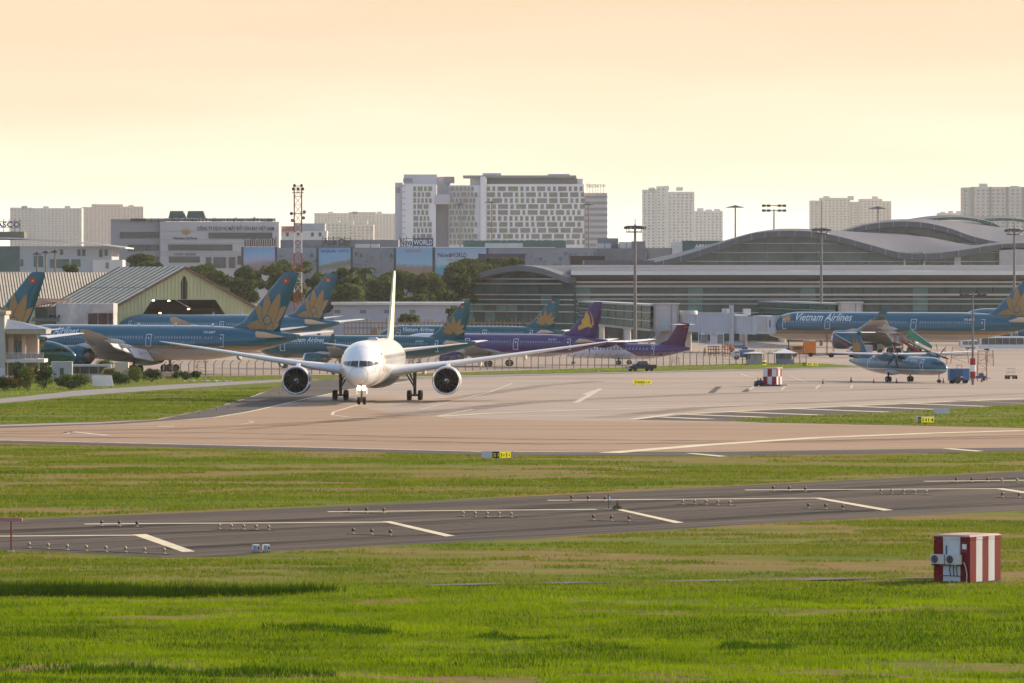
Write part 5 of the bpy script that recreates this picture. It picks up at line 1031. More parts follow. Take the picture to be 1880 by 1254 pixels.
def print_mat(name, bands, w, h, extra=0.0):
    """poster print: colour areas over the sheet, from bottom to top"""
    m = bpy.data.materials.new(name); m.use_nodes = True; t = m.node_tree; b = t.nodes['Principled BSDF']; b.inputs['Roughness'].default_value = 0.5
    tcn = nd(t, 'ShaderNodeTexCoord'); sp = nd(t, 'ShaderNodeSeparateXYZ'); t.links.new(tcn.outputs['Generated'], sp.inputs[0])
    nz_ = nd(t, 'ShaderNodeTexNoise', Scale=7.0, Detail=6.0); t.links.new(tcn.outputs['Generated'], nz_.inputs['Vector'])
    a1 = nd(t, 'ShaderNodeMath', operation='MULTIPLY_ADD'); a1.inputs[1].default_value = extra; t.links.new(sp.outputs['X'], a1.inputs[0]); t.links.new(sp.outputs['Z'], a1.inputs[2])
    a2 = nd(t, 'ShaderNodeMath', operation='MULTIPLY_ADD'); a2.inputs[1].default_value = 0.24; t.links.new(nz_.outputs[0], a2.inputs[0]); t.links.new(a1.outputs[0], a2.inputs[2])
    a3 = nd(t, 'ShaderNodeMath', operation='SUBTRACT'); a3.inputs[1].default_value = 0.12; t.links.new(a2.outputs[0], a3.inputs[0])
    rp = nd(t, 'ShaderNodeValToRGB'); el = rp.color_ramp.elements; el[0].position, el[0].color = bands[0][0], (*bands[0][1], 1); el[1].position, el[1].color = bands[-1][0], (*bands[-1][1], 1)
    for p_, c_ in bands[1:-1]: e = el.new(p_); e.color = (*c_, 1)
    t.links.new(a3.outputs[0], rp.inputs[0]); t.links.new(rp.outputs[0], b.inputs['Base Color']); return m
def billboard(label, a, b, t, bt, Y, m, lines=()):
    o = Vector((hx((a + b) / 2, Y), Y, 0)); bb = thing('billboard', label, 'billboard', o, 0, 'printed billboards on the shopping centre')
    mb = MB(); mb.bx(hx(a, Y) - o.x, hx(b, Y) - o.x, -0.25, 0.15, hz(bt, Y), hz(t, Y)); mb.build('printed_sheet', m, bb)
    mb = MB()
    for x in (a, b): mb.bx(hx(x, Y) - 0.35 - o.x, hx(x, Y) + 0.35 - o.x, -0.4, 0.5, 0, hz(t, Y) + 0.1)
    for x in (a, b): pb = MB(); pb.bx(hx(x, Y) - 0.35 - o.x, hx(x, Y) + 0.35 - o.x, -0.4, 0.5, 0, hz(t, Y) + 0.1); pb.build('post', DGREY, bb)
    for (s_, cx_, cy_, h_, w_, m_) in lines: text_at('lettering', s_, Vector((hx(cx_, Y), Y - 0.25, hz(cy_, Y))) - o, (1, 0, 0), (0, 0, 1), h_, m_, bb, w_, 0.02)
    return bb
NAVY = mat('navy_lettering', (0.03, 0.05, 0.13), 0.5, var=0.05); BROWN = mat('brown_lettering', (0.10, 0.06, 0.045), 0.6); PINKT = mat('pink_lettering', (0.45, 0.16, 0.20), 0.5)
Yb_ = 1742.0
SK1, SK2, SK3 = (0.16, 0.30, 0.52), (0.22, 0.42, 0.62), (0.40, 0.50, 0.62)
billboard('blue billboard with tower picture beside the office block', 445, 507, 454, 500, Yb_, print_mat('print_towers', [(0.0, (0.25, 0.17, 0.16)), (0.3, (0.30, 0.25, 0.28)), (0.42, (0.38, 0.42, 0.55)), (0.7, SK2), (1.0, SK1)], 1, 1, -0.15))
billboard('blue billboard with coast picture between the relief walls', 583, 646, 455, 503, Yb_, print_mat('print_coast', [(0.0, (0.30, 0.30, 0.36)), (0.18, (0.20, 0.20, 0.15)), (0.30, (0.22, 0.24, 0.16)), (0.36, (0.24, 0.42, 0.58)), (0.7, SK2), (1.0, SK1)], 1, 1, -0.25), [('AQUA CITY', 615, 461, 0.8, 9, NAVY)])
billboard('blue and orange billboard below the roof letters', 725, 796, 455, 512, Yb_, print_mat('print_beach', [(0.0, (0.30, 0.14, 0.12)), (0.25, (0.36, 0.20, 0.15)), (0.42, (0.30, 0.26, 0.22)), (0.5, (0.30, 0.50, 0.62)), (1.0, SK2)], 1, 1, 0.05), [('PHAN THIET', 759, 461, 0.9, 5, PINKT)])
billboard('turquoise billboard with airy beach print, right of the orange one', 797, 895, 456, 505, Yb_ - 4, print_mat('print_sea', [(0.0, (0.10, 0.34, 0.42)), (0.3, (0.12, 0.42, 0.50)), (0.42, (0.40, 0.55, 0.62)), (0.7, SK3), (1.0, SK2)], 1, 1, -0.1), [('Nova', 816, 468, 1.5, 4.2, NAVY), ('WORLD', 841, 468, 1.5, 5.4, NAVY), ('PHAN THIET', 832, 477, 0.6, 4, PINKT)])
billboard('dark violet billboard half hidden by trees above the arched gable', 880, 962, 466, 486, 1700, mat('violet_print', (0.07, 0.06, 0.13), 0.5))
def roofsign(label, a, b, t, bt, Y, parts):
    o = Vector((hx((a + b) / 2, Y), Y, hz(bt, Y) - 0.3)); rs = thing('roof_sign', label, 'sign', o); h = hz(t, Y) - hz(bt, Y)
    for (s_, c0, c1, m_, hh_) in parts: text_at('letters', s_, Vector((hx((c0 + c1) / 2, Y) - o.x, -0.1, h / 2 + 0.3)), (1, 0, 0), (0, 0, 1), h * hh_, m_, rs, hx(c1, Y) - hx(c0, Y), 0.03)
    for x in np.linspace(a, b, 6): pb = MB(); pb.bx(hx(x, Y) - 0.08 - o.x, hx(x, Y) + 0.08 - o.x, 0.05, 0.25, -1.5, h + 1.0); pb.build('post', DGREY, rs)
    for zz in (0.2, h + 0.1): pb = MB(); pb.bx(hx(a, Y) - o.x, hx(b, Y) - o.x, 0.0, 0.2, zz, zz + 0.15); pb.build('sign_rail', DGREY, rs)
    return rs
rs = roofsign('dark roof letters with boxed word above the beach billboard', 734, 795, 437, 452, 1748, [('Nova', 735, 757, NAVY, 0.78)])
mb = MB(); o_ = rs.location; mb.bx(hx(758, 1748) - o_.x, hx(795, 1748) - o_.x, -0.15, 0.0, 0.4, 2.8); mb.build('letter_board', NAVY, rs)
text_at('letters', 'WORLD', Vector((hx(776.5, 1748) - o_.x, -0.2, 1.6)), (1, 0, 0), (0, 0, 1), 1.7, M_WHT, rs, 6.0, 0.02)
roofsign('brown roof letters above the coast billboard', 592, 643, 437, 450, 1748, [('Aqua City', 593, 642, BROWN, 0.8)])
rs = roofsign('brown slatted roof sign above the tower billboard', 449, 507, 437, 451, 1748, [])
for k in range(14): mb = MB(); x = hx(450 + k * 4.1, 1748) - rs.location.x; mb.bx(x, x + 0.42, -0.15, 0, 0.3, random.uniform(1.8, 2.7)); mb.build('slat', BROWN, rs)
# bank block right of the centre
o_ = Vector((hx(1290, 1700), 1700, 0)); bk = thing('bank_block', 'dark teal roof block with pale bank lettering above the wave roof', 'building', o_)
block(bk, o_, hx(1253, 1700), hx(1335, 1700), 1700, 1715, 0, hz(442, 1700), mat('bank_teal', (0.055, 0.13, 0.14), 0.5), 'sign_wall'); block(bk, o_, hx(1234, 1700), hx(1252.6, 1700), 1700, 1712, 0, hz(444, 1700), OFFWHITE, 'white_wall'); block(bk, o_, hx(1190, 1700), hx(1233.5, 1700), 1702, 1716, 0, hz(455, 1700), MG, 'grey_wall')
text_at('lettering', 'ABBANK', Vector((hx(1294, 1700), 1700, hz(452, 1700))) - o_, (1, 0, 0), (0, 0, 1), 1.2, M_WHT, bk, 6.4, 0.03, 0.1)
o_ = Vector((hx(1140, 1690), 1690, 0)); bk = thing('plant_building', 'low grey building with white roof boxes left of the bank block', 'building', o_)
block(bk, o_, hx(1095, 1690), hx(1188, 1690), 1690, 1712, 0, hz(456, 1690), MG2)
for a, b, t, m_ in ((1096, 1110, 447, OFFWHITE), (1111, 1122, 447, OFFWHITE), (1138, 1150, 444, OFFWHITE), (1151, 1160, 444, OFFWHITE), (1161, 1185, 443, GREY), (1098, 1136, 437, GREY)): block(bk, o_, hx(a, 1690), hx(b, 1690), 1692 + (t < 440) * 6, 1706, hz(457, 1690), hz(t, 1690), m_, 'roof_box')
block(bk, o_, hx(1047, 1690), hx(1110, 1690), 1688, 1689.5, hz(487, 1690), hz(470, 1690), mat('dark_brown_panel', (0.06, 0.045, 0.04), 0.6), 'dark_panel')

# airline office block at left
Yo = 1900.0; oo = Vector((hx(370, Yo), Yo, 0)); off = thing('office_block', 'grey office block with dark window bands and rooftop lettering at left', 'building', oo)
OW = mat('office_render', (0.48, 0.48, 0.49), 0.7, var=0.07, scale=0.08); OW2 = mat('office_render_dark', (0.34, 0.335, 0.35), 0.7, var=0.07, scale=0.08); OG = mat('office_glass', (0.06, 0.075, 0.08), 0.2, var=0.3, scale=0.1, spec=0.6)
def ob(a, b, t, bt, m, dy=0.0, dep=20, name='wall'): return block(off, oo, hx(a, Yo), hx(b, Yo), Yo + dy, Yo + dy + dep, hz(bt, Yo), hz(t, Yo), m, name)
ob(202, 300, 404, 560, OW2, 3); ob(294, 512, 407, 560, OW, 0); ob(202, 505, 402, 405, OW2, 2.6, 1, 'parapet')
for a, b, t, bt in ((219, 291, 426, 437), (234, 263.5, 449, 461), (264.5, 291, 449, 460), (262, 291, 471, 482)): ob(a, b, t, bt, OG, 2.7, 1, 'window_band')
for a, b, t, bt in ((383, 500, 427, 438), (309, 427, 449, 460), (310, 367, 471, 482), (378, 388, 472, 492), (392, 415, 472, 492), (420, 432, 472, 492), (436, 444, 470, 486)): ob(a, b, t, bt, OG, -0.3, 1, 'window_band')
for b_ in (424, 440, 446, 463, 468): ob(294, 512, b_, b_ + 0.6, OW2, -0.15, 0.3, 'ledge')
gr = mat('pavilion_green', (0.07, 0.13, 0.11), 0.5)
mb = MB()
for a, b in ((308, 339), (341, 376)): q = MB(); z0, z1 = hz(400, Yo), hz(387, Yo); x0_, x1_ = hx(a, Yo) - oo.x, hx(b, Yo) - oo.x; q.add([(x0_, 3, z0), (x1_, 3, z0), (x1_, 12, z0), (x0_, 12, z0), (x0_ + 0.6, 4, z1), (x1_ - 0.9, 4, z1), (x1_ - 0.9, 11, z1), (x0_ + 0.6, 11, z1)], [(0, 1, 5, 4), (1, 2, 6, 5), (2, 3, 7, 6), (3, 0, 4, 7), (4, 5, 6, 7)]); q.build('roof_pavilion', gr, off)
def ot(s_, a, b, y, h, m_, dy=-0.2, **k): text_at('lettering', s_, Vector((hx((a + b) / 2, Yo), Yo + dy, hz(y, Yo))) - oo, (1, 0, 0), (0, 0, 1), h, m_, off, (hx(b, Yo) - hx(a, Yo)), **k)
ot('CÔNG TY DỊCH VỤ MẶT ĐẤT SÂN BAY VIỆT NAM', 362, 503, 419.5, 1.25, NAVY, bold=0.02)
ot('TỔNG CÔNG TY HÀNG KHÔNG VIỆT NAM', 305, 500, 404.5, 1.5, DGREY, 0.6, bold=0.03); ot('Vietnam Airlines', 317, 362, 437, 0.9, NAVY, bold=0.02); ot('PACIFIC AIRLINES', 320, 360, 466.5, 0.7, NAVY, bold=0.02)
for i, a in enumerate((30, 52, 74, 96, 118, 140)): q = MB(); q.add([(hx(341, Yo) - oo.x + x * 0.55, -0.15 - 0.01 * i, hz(431, Yo) + z * 0.55) for x, z in petal(4.2, 1.4, R(a))], [tuple(range(18))]); q.build('emblem_petal', mat('sign_gold', (0.42, 0.26, 0.08), 0.5), off)
mb = MB()
for x in np.linspace(240, 505, 22): mb.bx(hx(x, Yo) - 0.1 - oo.x, hx(x, Yo) + 0.1 - oo.x, 0.8, 1.0, hz(408, Yo), hz(400, Yo))
for y_ in (401.5, 405.5): mb.bx(hx(240, Yo) - oo.x, hx(505, Yo) - oo.x, 0.85, 0.98, hz(y_, Yo) - 0.1, hz(y_, Yo) + 0.1)
mb.build('sign_frame', DGREY, off, 'stuff')
mb = MB(); mb.bx(hx(240, Yo) - oo.x, hx(268, Yo) - oo.x, 0.7, 0.8, hz(405, Yo), hz(402, Yo)); mb.build('sign_board', DGREY, off)

# office with the curved roof, far left
Yc = 1620.0; co = Vector((hx(100, Yc), Yc, 0)); cr = thing('curved_roof_office', 'low office with a thin curved white roof at far left', 'building', co)
CW = mat('office_blue_white', (0.42, 0.47, 0.50), 0.7, var=0.06)
block(cr, co, hx(-80, Yc), hx(205, Yc), Yc, Yc + 30, 0, hz(452, Yc), CW); mb = MB(); rings = []
for t_ in np.linspace(0, 1, 14): x = -80 + 312 * t_; y = 434 + 3 * t_ + 17 * t_ ** 2.4; rings.append([(hx(x, Yc) - co.x, -4, hz(y, Yc)), (hx(x, Yc) - co.x, -4, hz(y + 2.6, Yc)), (hx(x, Yc) - co.x, 32, hz(y + 2.6, Yc)), (hx(x, Yc) - co.x, 32, hz(y, Yc))])
mb.loft(rings, 0, False); mb.build('curved_roof', OFFWHITE, cr)
OGT = mat('office_teal_glass', (0.06, 0.13, 0.125), 0.2, var=0.3, scale=0.2, spec=0.6)
for a, b, t, bt in ((-20, 36, 452, 498), (38, 43, 476, 488), (62, 79, 470, 490), (92, 127, 476, 492), (131, 148, 476, 490), (110, 116, 458, 468), (142, 148, 458, 470), (151, 157, 458, 470), (182, 188, 458, 472), (192, 198, 458, 470)): block(cr, co, hx(a, Yc), hx(b, Yc), Yc - 0.25, Yc + 0.3, hz(bt, Yc), hz(t, Yc), OGT, 'window')
block(cr, co, hx(-40, Yc), hx(40, Yc), Yc + 8, Yc + 16, hz(440, Yc), hz(425, Yc), mat('olive_plant', (0.14, 0.15, 0.10), 0.6), 'roof_room')
roofsign('blue letters on the roof of the curved-roof office', -14, 37, 406, 418, Yc + 6, [('SASCO', -14, 37, NAVY, 0.8)])
o_ = Vector((hx(188, 1560), 1560, 0)); bk = thing('stair_block', 'small pinkish white block in front of the curved-roof office', 'building', o_)
block(bk, o_, hx(170, 1560), hx(225, 1560), 1560, 1572, 0, hz(477, 1560), OFFWHITE); block(bk, o_, hx(148, 1560), hx(169.8, 1560), 1561, 1572, 0, hz(478, 1560), CW); block(bk, o_, hx(194, 1560), hx(200, 1560), 1559.8, 1560.2, hz(493, 1560), hz(482, 1560), PW, 'window')
o_ = Vector((hx(560, 2300), 2300, 0)); bk = thing('red_roof_house', 'white house with red tiled roof left of the lattice mast', 'building', o_)
block(bk, o_, hx(505, 2300), hx(600, 2300), 2300, 2315, 0, hz(424, 2300), OFFWHITE); mb = MB(); mb.prism([(hx(503, 2300) - o_.x, -1, hz(424, 2300)), (hx(540, 2300) - o_.x, -1, hz(424, 2300)), (hx(537, 2300) - o_.x, 6, hz(415, 2300)), (hx(503, 2300) - o_.x, 6, hz(415, 2300))], (0, 6, 0)); mb.build('roof', mat('red_tile', (0.32, 0.13, 0.09), 0.7), bk)
for a in (512, 525, 545, 571, 585): block(bk, o_, hx(a, 2300), hx(a + 5, 2300), 2299.8, 2300.2, hz(434, 2300), hz(427, 2300), OG, 'window')
block(bk, o_, hx(540, 2300), hx(596, 2300), 2304, 2318, hz(424, 2300), hz(410, 2300), LGREY, 'upper_wall')
o_ = Vector((hx(730, 1345), 1345, 0)); bk = thing('warehouse', 'long low white warehouse behind the parked jets, in front of trees', 'building', o_)
block(bk, o_, hx(612, 1345), hx(848, 1345), 1345, 1370, 0, hz(560, 1345), mat('warehouse_blue_white', (0.44, 0.46, 0.52), 0.6, var=0.05)); block(bk, o_, hx(608, 1345), hx(850, 1345), 1344, 1371, hz(560, 1345), hz(555, 1345), OFFWHITE, 'roof')
for a in (614, 661, 705, 752): block(bk, o_, hx(a, 1345), hx(a + 11, 1345), 1344.8, 1345.2, hz(575, 1345), hz(569, 1345), GREY, 'window')
o_ = Vector((hx(800, 1300), 1300, 0)); bk = thing('scaffold_yard', 'row of tan steel frames in front of the white warehouse', 'frame')
bk.location = o_; TAN = mat('tan_steel', (0.30, 0.22, 0.12), 0.7)
for i, x in enumerate(np.arange(632, 1012, 7.0)): q = MB(); h_ = random.uniform(5.0, 6.6); q.bx(hx(x, 1300) - 0.12 - o_.x, hx(x, 1300) + 0.12 - o_.x, 0, 0.25, 0, h_); q.build('post', TAN, bk)
for zz in (2.4, 4.0, 5.2): q = MB(); q.bx(hx(632, 1300) - o_.x, hx(1012, 1300) - o_.x, 0.05, 0.2, zz, zz + 0.3); q.build('beam', TAN, bk)
for i in range(18): q = MB(); x = hx(random.uniform(636, 1000), 1300) - o_.x; z = random.choice([0, 2.6]); q.bx(x, x + random.uniform(1.2, 3), 0.4, 2.4, z, z + random.uniform(0.9, 1.8)); q.build('stored_box', random.choice([TAN, MG2, OFFWHITE, SOFF]), bk)
# ================================================================ HANGARS, PORCH HOUSE, MASTS
YEL = mat('faded_yellow_cladding', (0.50, 0.50, 0.29), 0.7, var=0.10, scale=0.3, streak=(1, 1, 0.2)); RUSTR = mat('brown_roof_sheet', (0.085, 0.06, 0.048), 0.7, var=0.25, scale=0.4); PALER = mat('pale_roof_sheet', (0.70, 0.60, 0.44), 0.7, var=0.15, scale=0.4)
VOID = mat('hangar_interior', (0.03, 0.028, 0.028), 0.9)  # near black, the dimness inside the hangar and openings is painted in
ax = Vector((-0.55, 0.835, 0)); rt = Vector((0.835, 0.55, 0)); hc = Vector((hx(338, 1222), 1222, 0)); Wd = 19.0
hang = thing('hangar', 'pale yellow gabled hangar with dark open door and lit lamps', 'hangar', hc)
zA, zE, D = 18.3, 9.0, 30.0
def hpt(u, z, d=0.0): return rt * u + ax * d + Vector((0, 0, z))
dz0 = 11.2
for nm, poly in (('gable_left', [(-Wd, 0), (-Wd + 3.6, 0), (-10.5, dz0 - 3.0), (-8.2, dz0), (-8.2, zA - (zA - zE) * 8.2 / Wd), (-Wd, zE)]), ('gable_right', [(Wd - 3.6, 0), (Wd, 0), (Wd, zE), (8.2, zA - (zA - zE) * 8.2 / Wd), (8.2, dz0), (10.5, dz0 - 3.0)]), ('gable_top', [(-8.2, dz0), (8.2, dz0), (8.2, zA - (zA - zE) * 8.2 / Wd), (0, zA), (-8.2, zA - (zA - zE) * 8.2 / Wd)])):
    mb = MB(); mb.prism([hpt(u, z) for u, z in poly], ax * 0.3); mb.build(nm, YEL, hang)
mb = MB()
for u in np.arange(-18.5, 18.6, 0.95):
    zt = zA - (zA - zE) * abs(u) / Wd - 0.1; zb = 0.1 if abs(u) > 15.6 else (dz0 + 0.1 if abs(u) < 8.3 else dz0 - (abs(u) - 8.2) * 1.55 + 0.2); mb.beam(hpt(u, max(zb, 0.1), -0.05), hpt(u, zt, -0.05), 0.14, 0.08)
mb.build('cladding_ribs', YEL, hang, 'stuff')
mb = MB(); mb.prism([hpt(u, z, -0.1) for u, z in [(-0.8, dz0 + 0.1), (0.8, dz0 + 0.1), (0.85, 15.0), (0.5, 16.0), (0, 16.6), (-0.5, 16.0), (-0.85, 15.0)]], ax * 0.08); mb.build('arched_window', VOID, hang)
for sd in (-1, 1):
    mb = MB(); a, b = hpt(0, zA + 0.1, -0.8), hpt(sd * (Wd + 0.8), zE - 0.25, -0.8); mb.prism([a, b, b + ax * (D + 0.8), a + ax * (D + 0.8)], (0, 0, 0.25)); mb.build('roof', RUSTR, hang)
    sh = MB(); n = 12
    for i in range(n):
        p, q = a + ax * (D * (i + 0.1) / n), b + ax * (D * (i + 0.1) / n); w_ = ax * (D / n * 0.62)
        for j in range(2): s0, s1 = p.lerp(q, j / 2 + 0.006), p.lerp(q, (j + 1) / 2 - 0.006); sh.prism([s0 + Vector((0, 0, 0.27)), s1 + Vector((0, 0, 0.27)), s1 + w_ + Vector((0, 0, 0.27)), s0 + w_ + Vector((0, 0, 0.27))], (0, 0, 0.04))
    sh.build('roof_sheets', PALER, hang, 'stuff')
    mb = MB(); mb.prism([hpt(sd * Wd, 0), hpt(sd * Wd, zE), hpt(sd * Wd, zE, D), hpt(sd * Wd, 0, D)], rt * 0.2 * sd); mb.build('side_wall', YEL, hang)
    mb = MB(); mb.beam(hpt(0, zA + 0.05, -0.85), hpt(sd * (Wd + 0.8), zE - 0.3, -0.85), 0.2, 0.35); mb.build('verge_board', mat('rust_trim', (0.22, 0.13, 0.09), 0.7), hang)
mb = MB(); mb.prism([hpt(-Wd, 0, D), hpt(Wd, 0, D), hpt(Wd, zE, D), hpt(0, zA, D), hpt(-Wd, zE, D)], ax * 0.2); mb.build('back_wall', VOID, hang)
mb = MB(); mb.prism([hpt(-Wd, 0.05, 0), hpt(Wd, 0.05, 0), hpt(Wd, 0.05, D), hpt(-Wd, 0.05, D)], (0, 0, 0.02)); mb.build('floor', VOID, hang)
for u, z, d in ((-6.2, 11.0, 3), (-2.2, 10.9, 3), (-10, 8.4, 4), (-5.5, 8.3, 10), (-0.5, 8.1, 10), (4.6, 9.0, 6)): mb = MB(); mb.lathe([(0.02, 0.2), (0.28, 0.1), (0.26, -0.06), (0.02, -0.08)], hpt(u, z, d), 'z', 10); mb.build('hangar_lamp', mat('hangar_lamp_glow', (1.0, 0.62, 0.22), 0.4, emit=9.0), hang)
# second long hangar behind, only its big striped roof shows
h2 = thing('long_hangar', 'long hangar with striped brown and pale roof at far left', 'hangar', (hx(100, 1275), 1275, 0)); hb_ = h2.location
x0_, x1_ = hx(-90, 1275), hx(292, 1275); ze_, zr_ = hz(566, 1275), hz(502, 1310)
mb = MB(); mb.prism([Vector((x0_, 1275, ze_)) - hb_, Vector((x1_, 1275, ze_)) - hb_, Vector((x1_, 1310, zr_)) - hb_, Vector((x0_, 1310, zr_)) - hb_], (0, 0, 0.2)); mb.build('roof', RUSTR, h2)
sh = MB(); n = 62
for i in range(n):
    xa = x0_ + (x1_ - x0_ - 6) * i / n; p, q = Vector((xa, 1275, ze_ + 0.22)) - hb_, Vector((xa, 1310, zr_ + 0.22)) - hb_; w_ = Vector(((x1_ - x0_) / n * 0.5, 0, 0)); sk = Vector((-0.0, 0, 0)); sh.prism([p, p + w_, q + w_ + Vector((-4.5, 0, 0)), q + Vector((-4.5, 0, 0))], (0, 0, 0.04))
sh.build('roof_sheets', PALER, h2, 'stuff')
mb = MB(); mb.bx(x0_ - hb_.x, x1_ - hb_.x, 0.6, 34, 0, ze_ - 0.1); mb.build('wall', YEL, h2)
mb = MB(); mb.prism([Vector((x0_, 1345, ze_)) - hb_, Vector((x1_, 1345, ze_)) - hb_, Vector((x1_, 1310, zr_)) - hb_, Vector((x0_, 1310, zr_)) - hb_], (0, 0, 0.2)); mb.build('rear_roof', RUSTR, h2)
# weathered white shed between the hangar and the jets
o_ = Vector((hx(150, 1180), 1180, 0)); sd_ = thing('weathered_shed', 'weathered white concrete shed in front of the striped hangar roof', 'building', o_)
STAIN = mat('stained_white_render', (0.44, 0.45, 0.46), 0.85, var=0.35, scale=0.35, streak=(1, 1, 0.6))
block(sd_, o_, hx(103, 1180), hx(208, 1180), 1180, 1192, 0, hz(557, 1180), STAIN); block(sd_, o_, hx(64, 1180), hx(102.6, 1180), 1181, 1192, 0, hz(563, 1180), mat('grey_render', (0.20, 0.20, 0.19), 0.85, var=0.2), 'side_wall'); block(sd_, o_, hx(168.5, 1180), hx(208.5, 1180), 1179.4, 1192, hz(575, 1180), hz(558.5, 1180), mat('pinkish_stained', (0.46, 0.43, 0.42), 0.85, var=0.3, scale=0.4), 'upper_wall')
for a, b in ((162, 178.5), (181, 197), (199.5, 207.5)): block(sd_, o_, hx(a, 1180), hx(b, 1180), 1179.7, 1180.3, hz(596, 1180), hz(575.5, 1180), mat('brown_shutter', (0.07, 0.05, 0.05), 0.7, var=0.2), 'shutter')
block(sd_, o_, hx(64, 1180), hx(86, 1180), 1180.6, 1181.3, hz(584, 1180), hz(566, 1180), mat('dark_green_door', (0.04, 0.07, 0.05), 0.7), 'door')
for a in (91, 99, 107): block(sd_, o_, hx(a, 1180), hx(a + 3, 1180), 1179.6, 1181.1, hz(583, 1180), hz(578, 1180), VOID, 'vent')
mb = MB(); mb.prism([(hx(60, 1180) - o_.x, -4, hz(590, 1180)), (hx(112, 1180) - o_.x, -4, hz(590, 1180)), (hx(108, 1180) - o_.x, 1, hz(583, 1180)), (hx(60, 1180) - o_.x, 1, hz(584, 1180))], (0, 0, 0.2)); mb.build('lean_to_roof', mat('moss_green_sheet', (0.11, 0.14, 0.115), 0.7), sd_)
mb = MB(); mb.prism([(hx(64, 1180) - o_.x, -1, hz(563, 1180)), (hx(105, 1180) - o_.x, -1, hz(556, 1180)), (hx(128, 1180) - o_.x, 9, hz(552, 1180)), (hx(64, 1180) - o_.x, 9, hz(549, 1180))], (0, 0, 0.2)); mb.build('rust_roof', mat('rust_sheet', (0.14, 0.075, 0.06), 0.8, var=0.2), sd_)

# porch house at the left edge
Yp = 858.0; po = Vector((hx(30, Yp), Yp, 0)); ph = thing('porch_house', 'two-storey house with grey hip roof and balcony at left edge', 'building', po)
PH = mat('porch_beige', (0.40, 0.33, 0.27), 0.8, var=0.1); PHW = mat('porch_white', (0.60, 0.58, 0.60), 0.7, var=0.06)
def pb_(a, b, t, bt, m, y0, y1, name): return block(ph, po, hx(a, Yp), hx(b, Yp), Yp + y0, Yp + y1, max(hz(bt, Yp), 0), hz(t, Yp), m, name)
pb_(-60, 10.5, 578, 705, mat('tower_render', (0.46, 0.44, 0.42), 0.8, var=0.08), -2, 6, 'stair_tower'); pb_(-62, 13.5, 571, 577.5, PH, -2.5, 6.5, 'tower_cornice'); pb_(-60, 10.9, 675, 705, PHW, -2.2, -1.6, 'tower_base')
mb = MB(); z0, z1, z2 = hz(613, Yp), hz(604, Yp), hz(586, Yp); xa, xb = hx(9, Yp) - po.x, hx(86, Yp) - po.x
mb.bx(xa, xb, -1.6, 7.5, z0, z1); mb.build('fascia', PH, ph)
mb = MB(); mb.add([(xa, -1.7, z1), (xb + 0.1, -1.7, z1), (xb + 0.1, 7.6, z1), (xa, 7.6, z1), (xa - 1.5, 3, z2), (xa + 0.2, 3, z2)], [(0, 1, 5, 4), (1, 2, 5), (2, 3, 4, 5)]); mb.build('hip_roof', mat('slate_blue_roof', (0.24, 0.29, 0.36), 0.6, var=0.1), ph)
pb_(11, 82, 659, 665.5, PHW, -1.2, 6, 'balcony_slab'); pb_(11, 66, 613.5, 705, PH, 3.0, 6, 'rear_wall')
for a, b in ((15, 24), (40, 47)): pb_(a, b, 613, 659, mat('porch_post_beige', (0.48, 0.37, 0.29), 0.8), 0.2, 0.9, 'column')
for a in (26, 34): pb_(a, a + 6.5, 626, 658, OGT, 2.9, 3.1, 'glass_door')
for a in (11.5, 25, 35, 47, 58, 68.5, 80.5): pb_(a, a + 0.8, 648, 659, PHW, -1.15, -1.08, 'baluster')
pb_(11, 81.5, 647.3, 648.3, PHW, -1.2, -1.05, 'handrail'); pb_(13, 80.5, 649.5, 657.5, mat('rail_panel', (0.34, 0.31, 0.30), 0.6), -1.12, -1.09, 'rail_panel')
for a in (14, 46, 69): pb_(a, a + 1.6, 613 if a == 69 else 665, 659 if a == 69 else 705, PHW, -0.9, -0.7, 'post')
for k in range(8): pb_(12 + k * 3.2, 40 + k * 2.2, 668 + k * 4, 669.2 + k * 4, PHW, 0.8 + k * 0.1, 1.2 + k * 0.1, 'stair_tread')

# red and white lattice mast
Yw = 1262.0; to = Vector((hx(547, Yw), Yw, 0)); mast = thing('lattice_mast', 'red and white lattice mast standing behind the jet tails', 'mast', to)
MR = mat('mast_red', (0.30, 0.07, 0.05), 0.6); MW = mat('mast_white', (0.60, 0.58, 0.56), 0.6)
wm = 0.86; bands = [(720, 537, MR), (537, 500, MW), (500, 465, MR), (465, 427, MW), (427, 392, MR), (392, 345, MR)]
for (b, t, m_) in bands:
    z0, z1 = max(0, hz(b, Yw)), hz(t, Yw); mb = MB(); nseg = max(2, int(round((z1 - z0) / 1.9)))
    for i, j in ((-1, -1), (1, -1), (1, 1), (-1, 1)): mb.beam((i * wm, j * wm, z0), (i * wm, j * wm, z1), 0.22)
    for k in range(nseg):
        a, b_ = z0 + (z1 - z0) * k / nseg, z0 + (z1 - z0) * (k + 1) / nseg
        for (p, q) in (((-1, -1), (1, -1)), ((1, -1), (1, 1)), ((1, 1), (-1, 1)), ((-1, 1), (-1, -1))):
            p_, q_ = (p, q) if k % 2 else (q, p); mb.beam((p_[0] * wm, p_[1] * wm, a), (q_[0] * wm, q_[1] * wm, b_), 0.10); mb.beam((p[0] * wm, p[1] * wm, b_), (q[0] * wm, q[1] * wm, b_), 0.10)
    mb.build('mast_section', m_, mast)
for zz, w_ in ((hz(392, Yw), 1.6), (hz(353, Yw), 1.35), (hz(341, Yw), 1.1)): mb = MB(); mb.bx(-w_, w_, -w_, w_, zz - 0.12, zz); mb.build('platform', DGREY, mast)
for i in range(8): a = 2 * math.pi * i / 8; mb = MB(); mb.lathe([(0.05, -0.25), (0.34, -0.2), (0.34, 0.25), (0.1, 0.3)], (1.15 * math.cos(a), 1.15 * math.sin(a), hz(347, Yw) + (i % 2) * 0.8), 'x', 8); mb.build('floodlight', DGREY, mast)
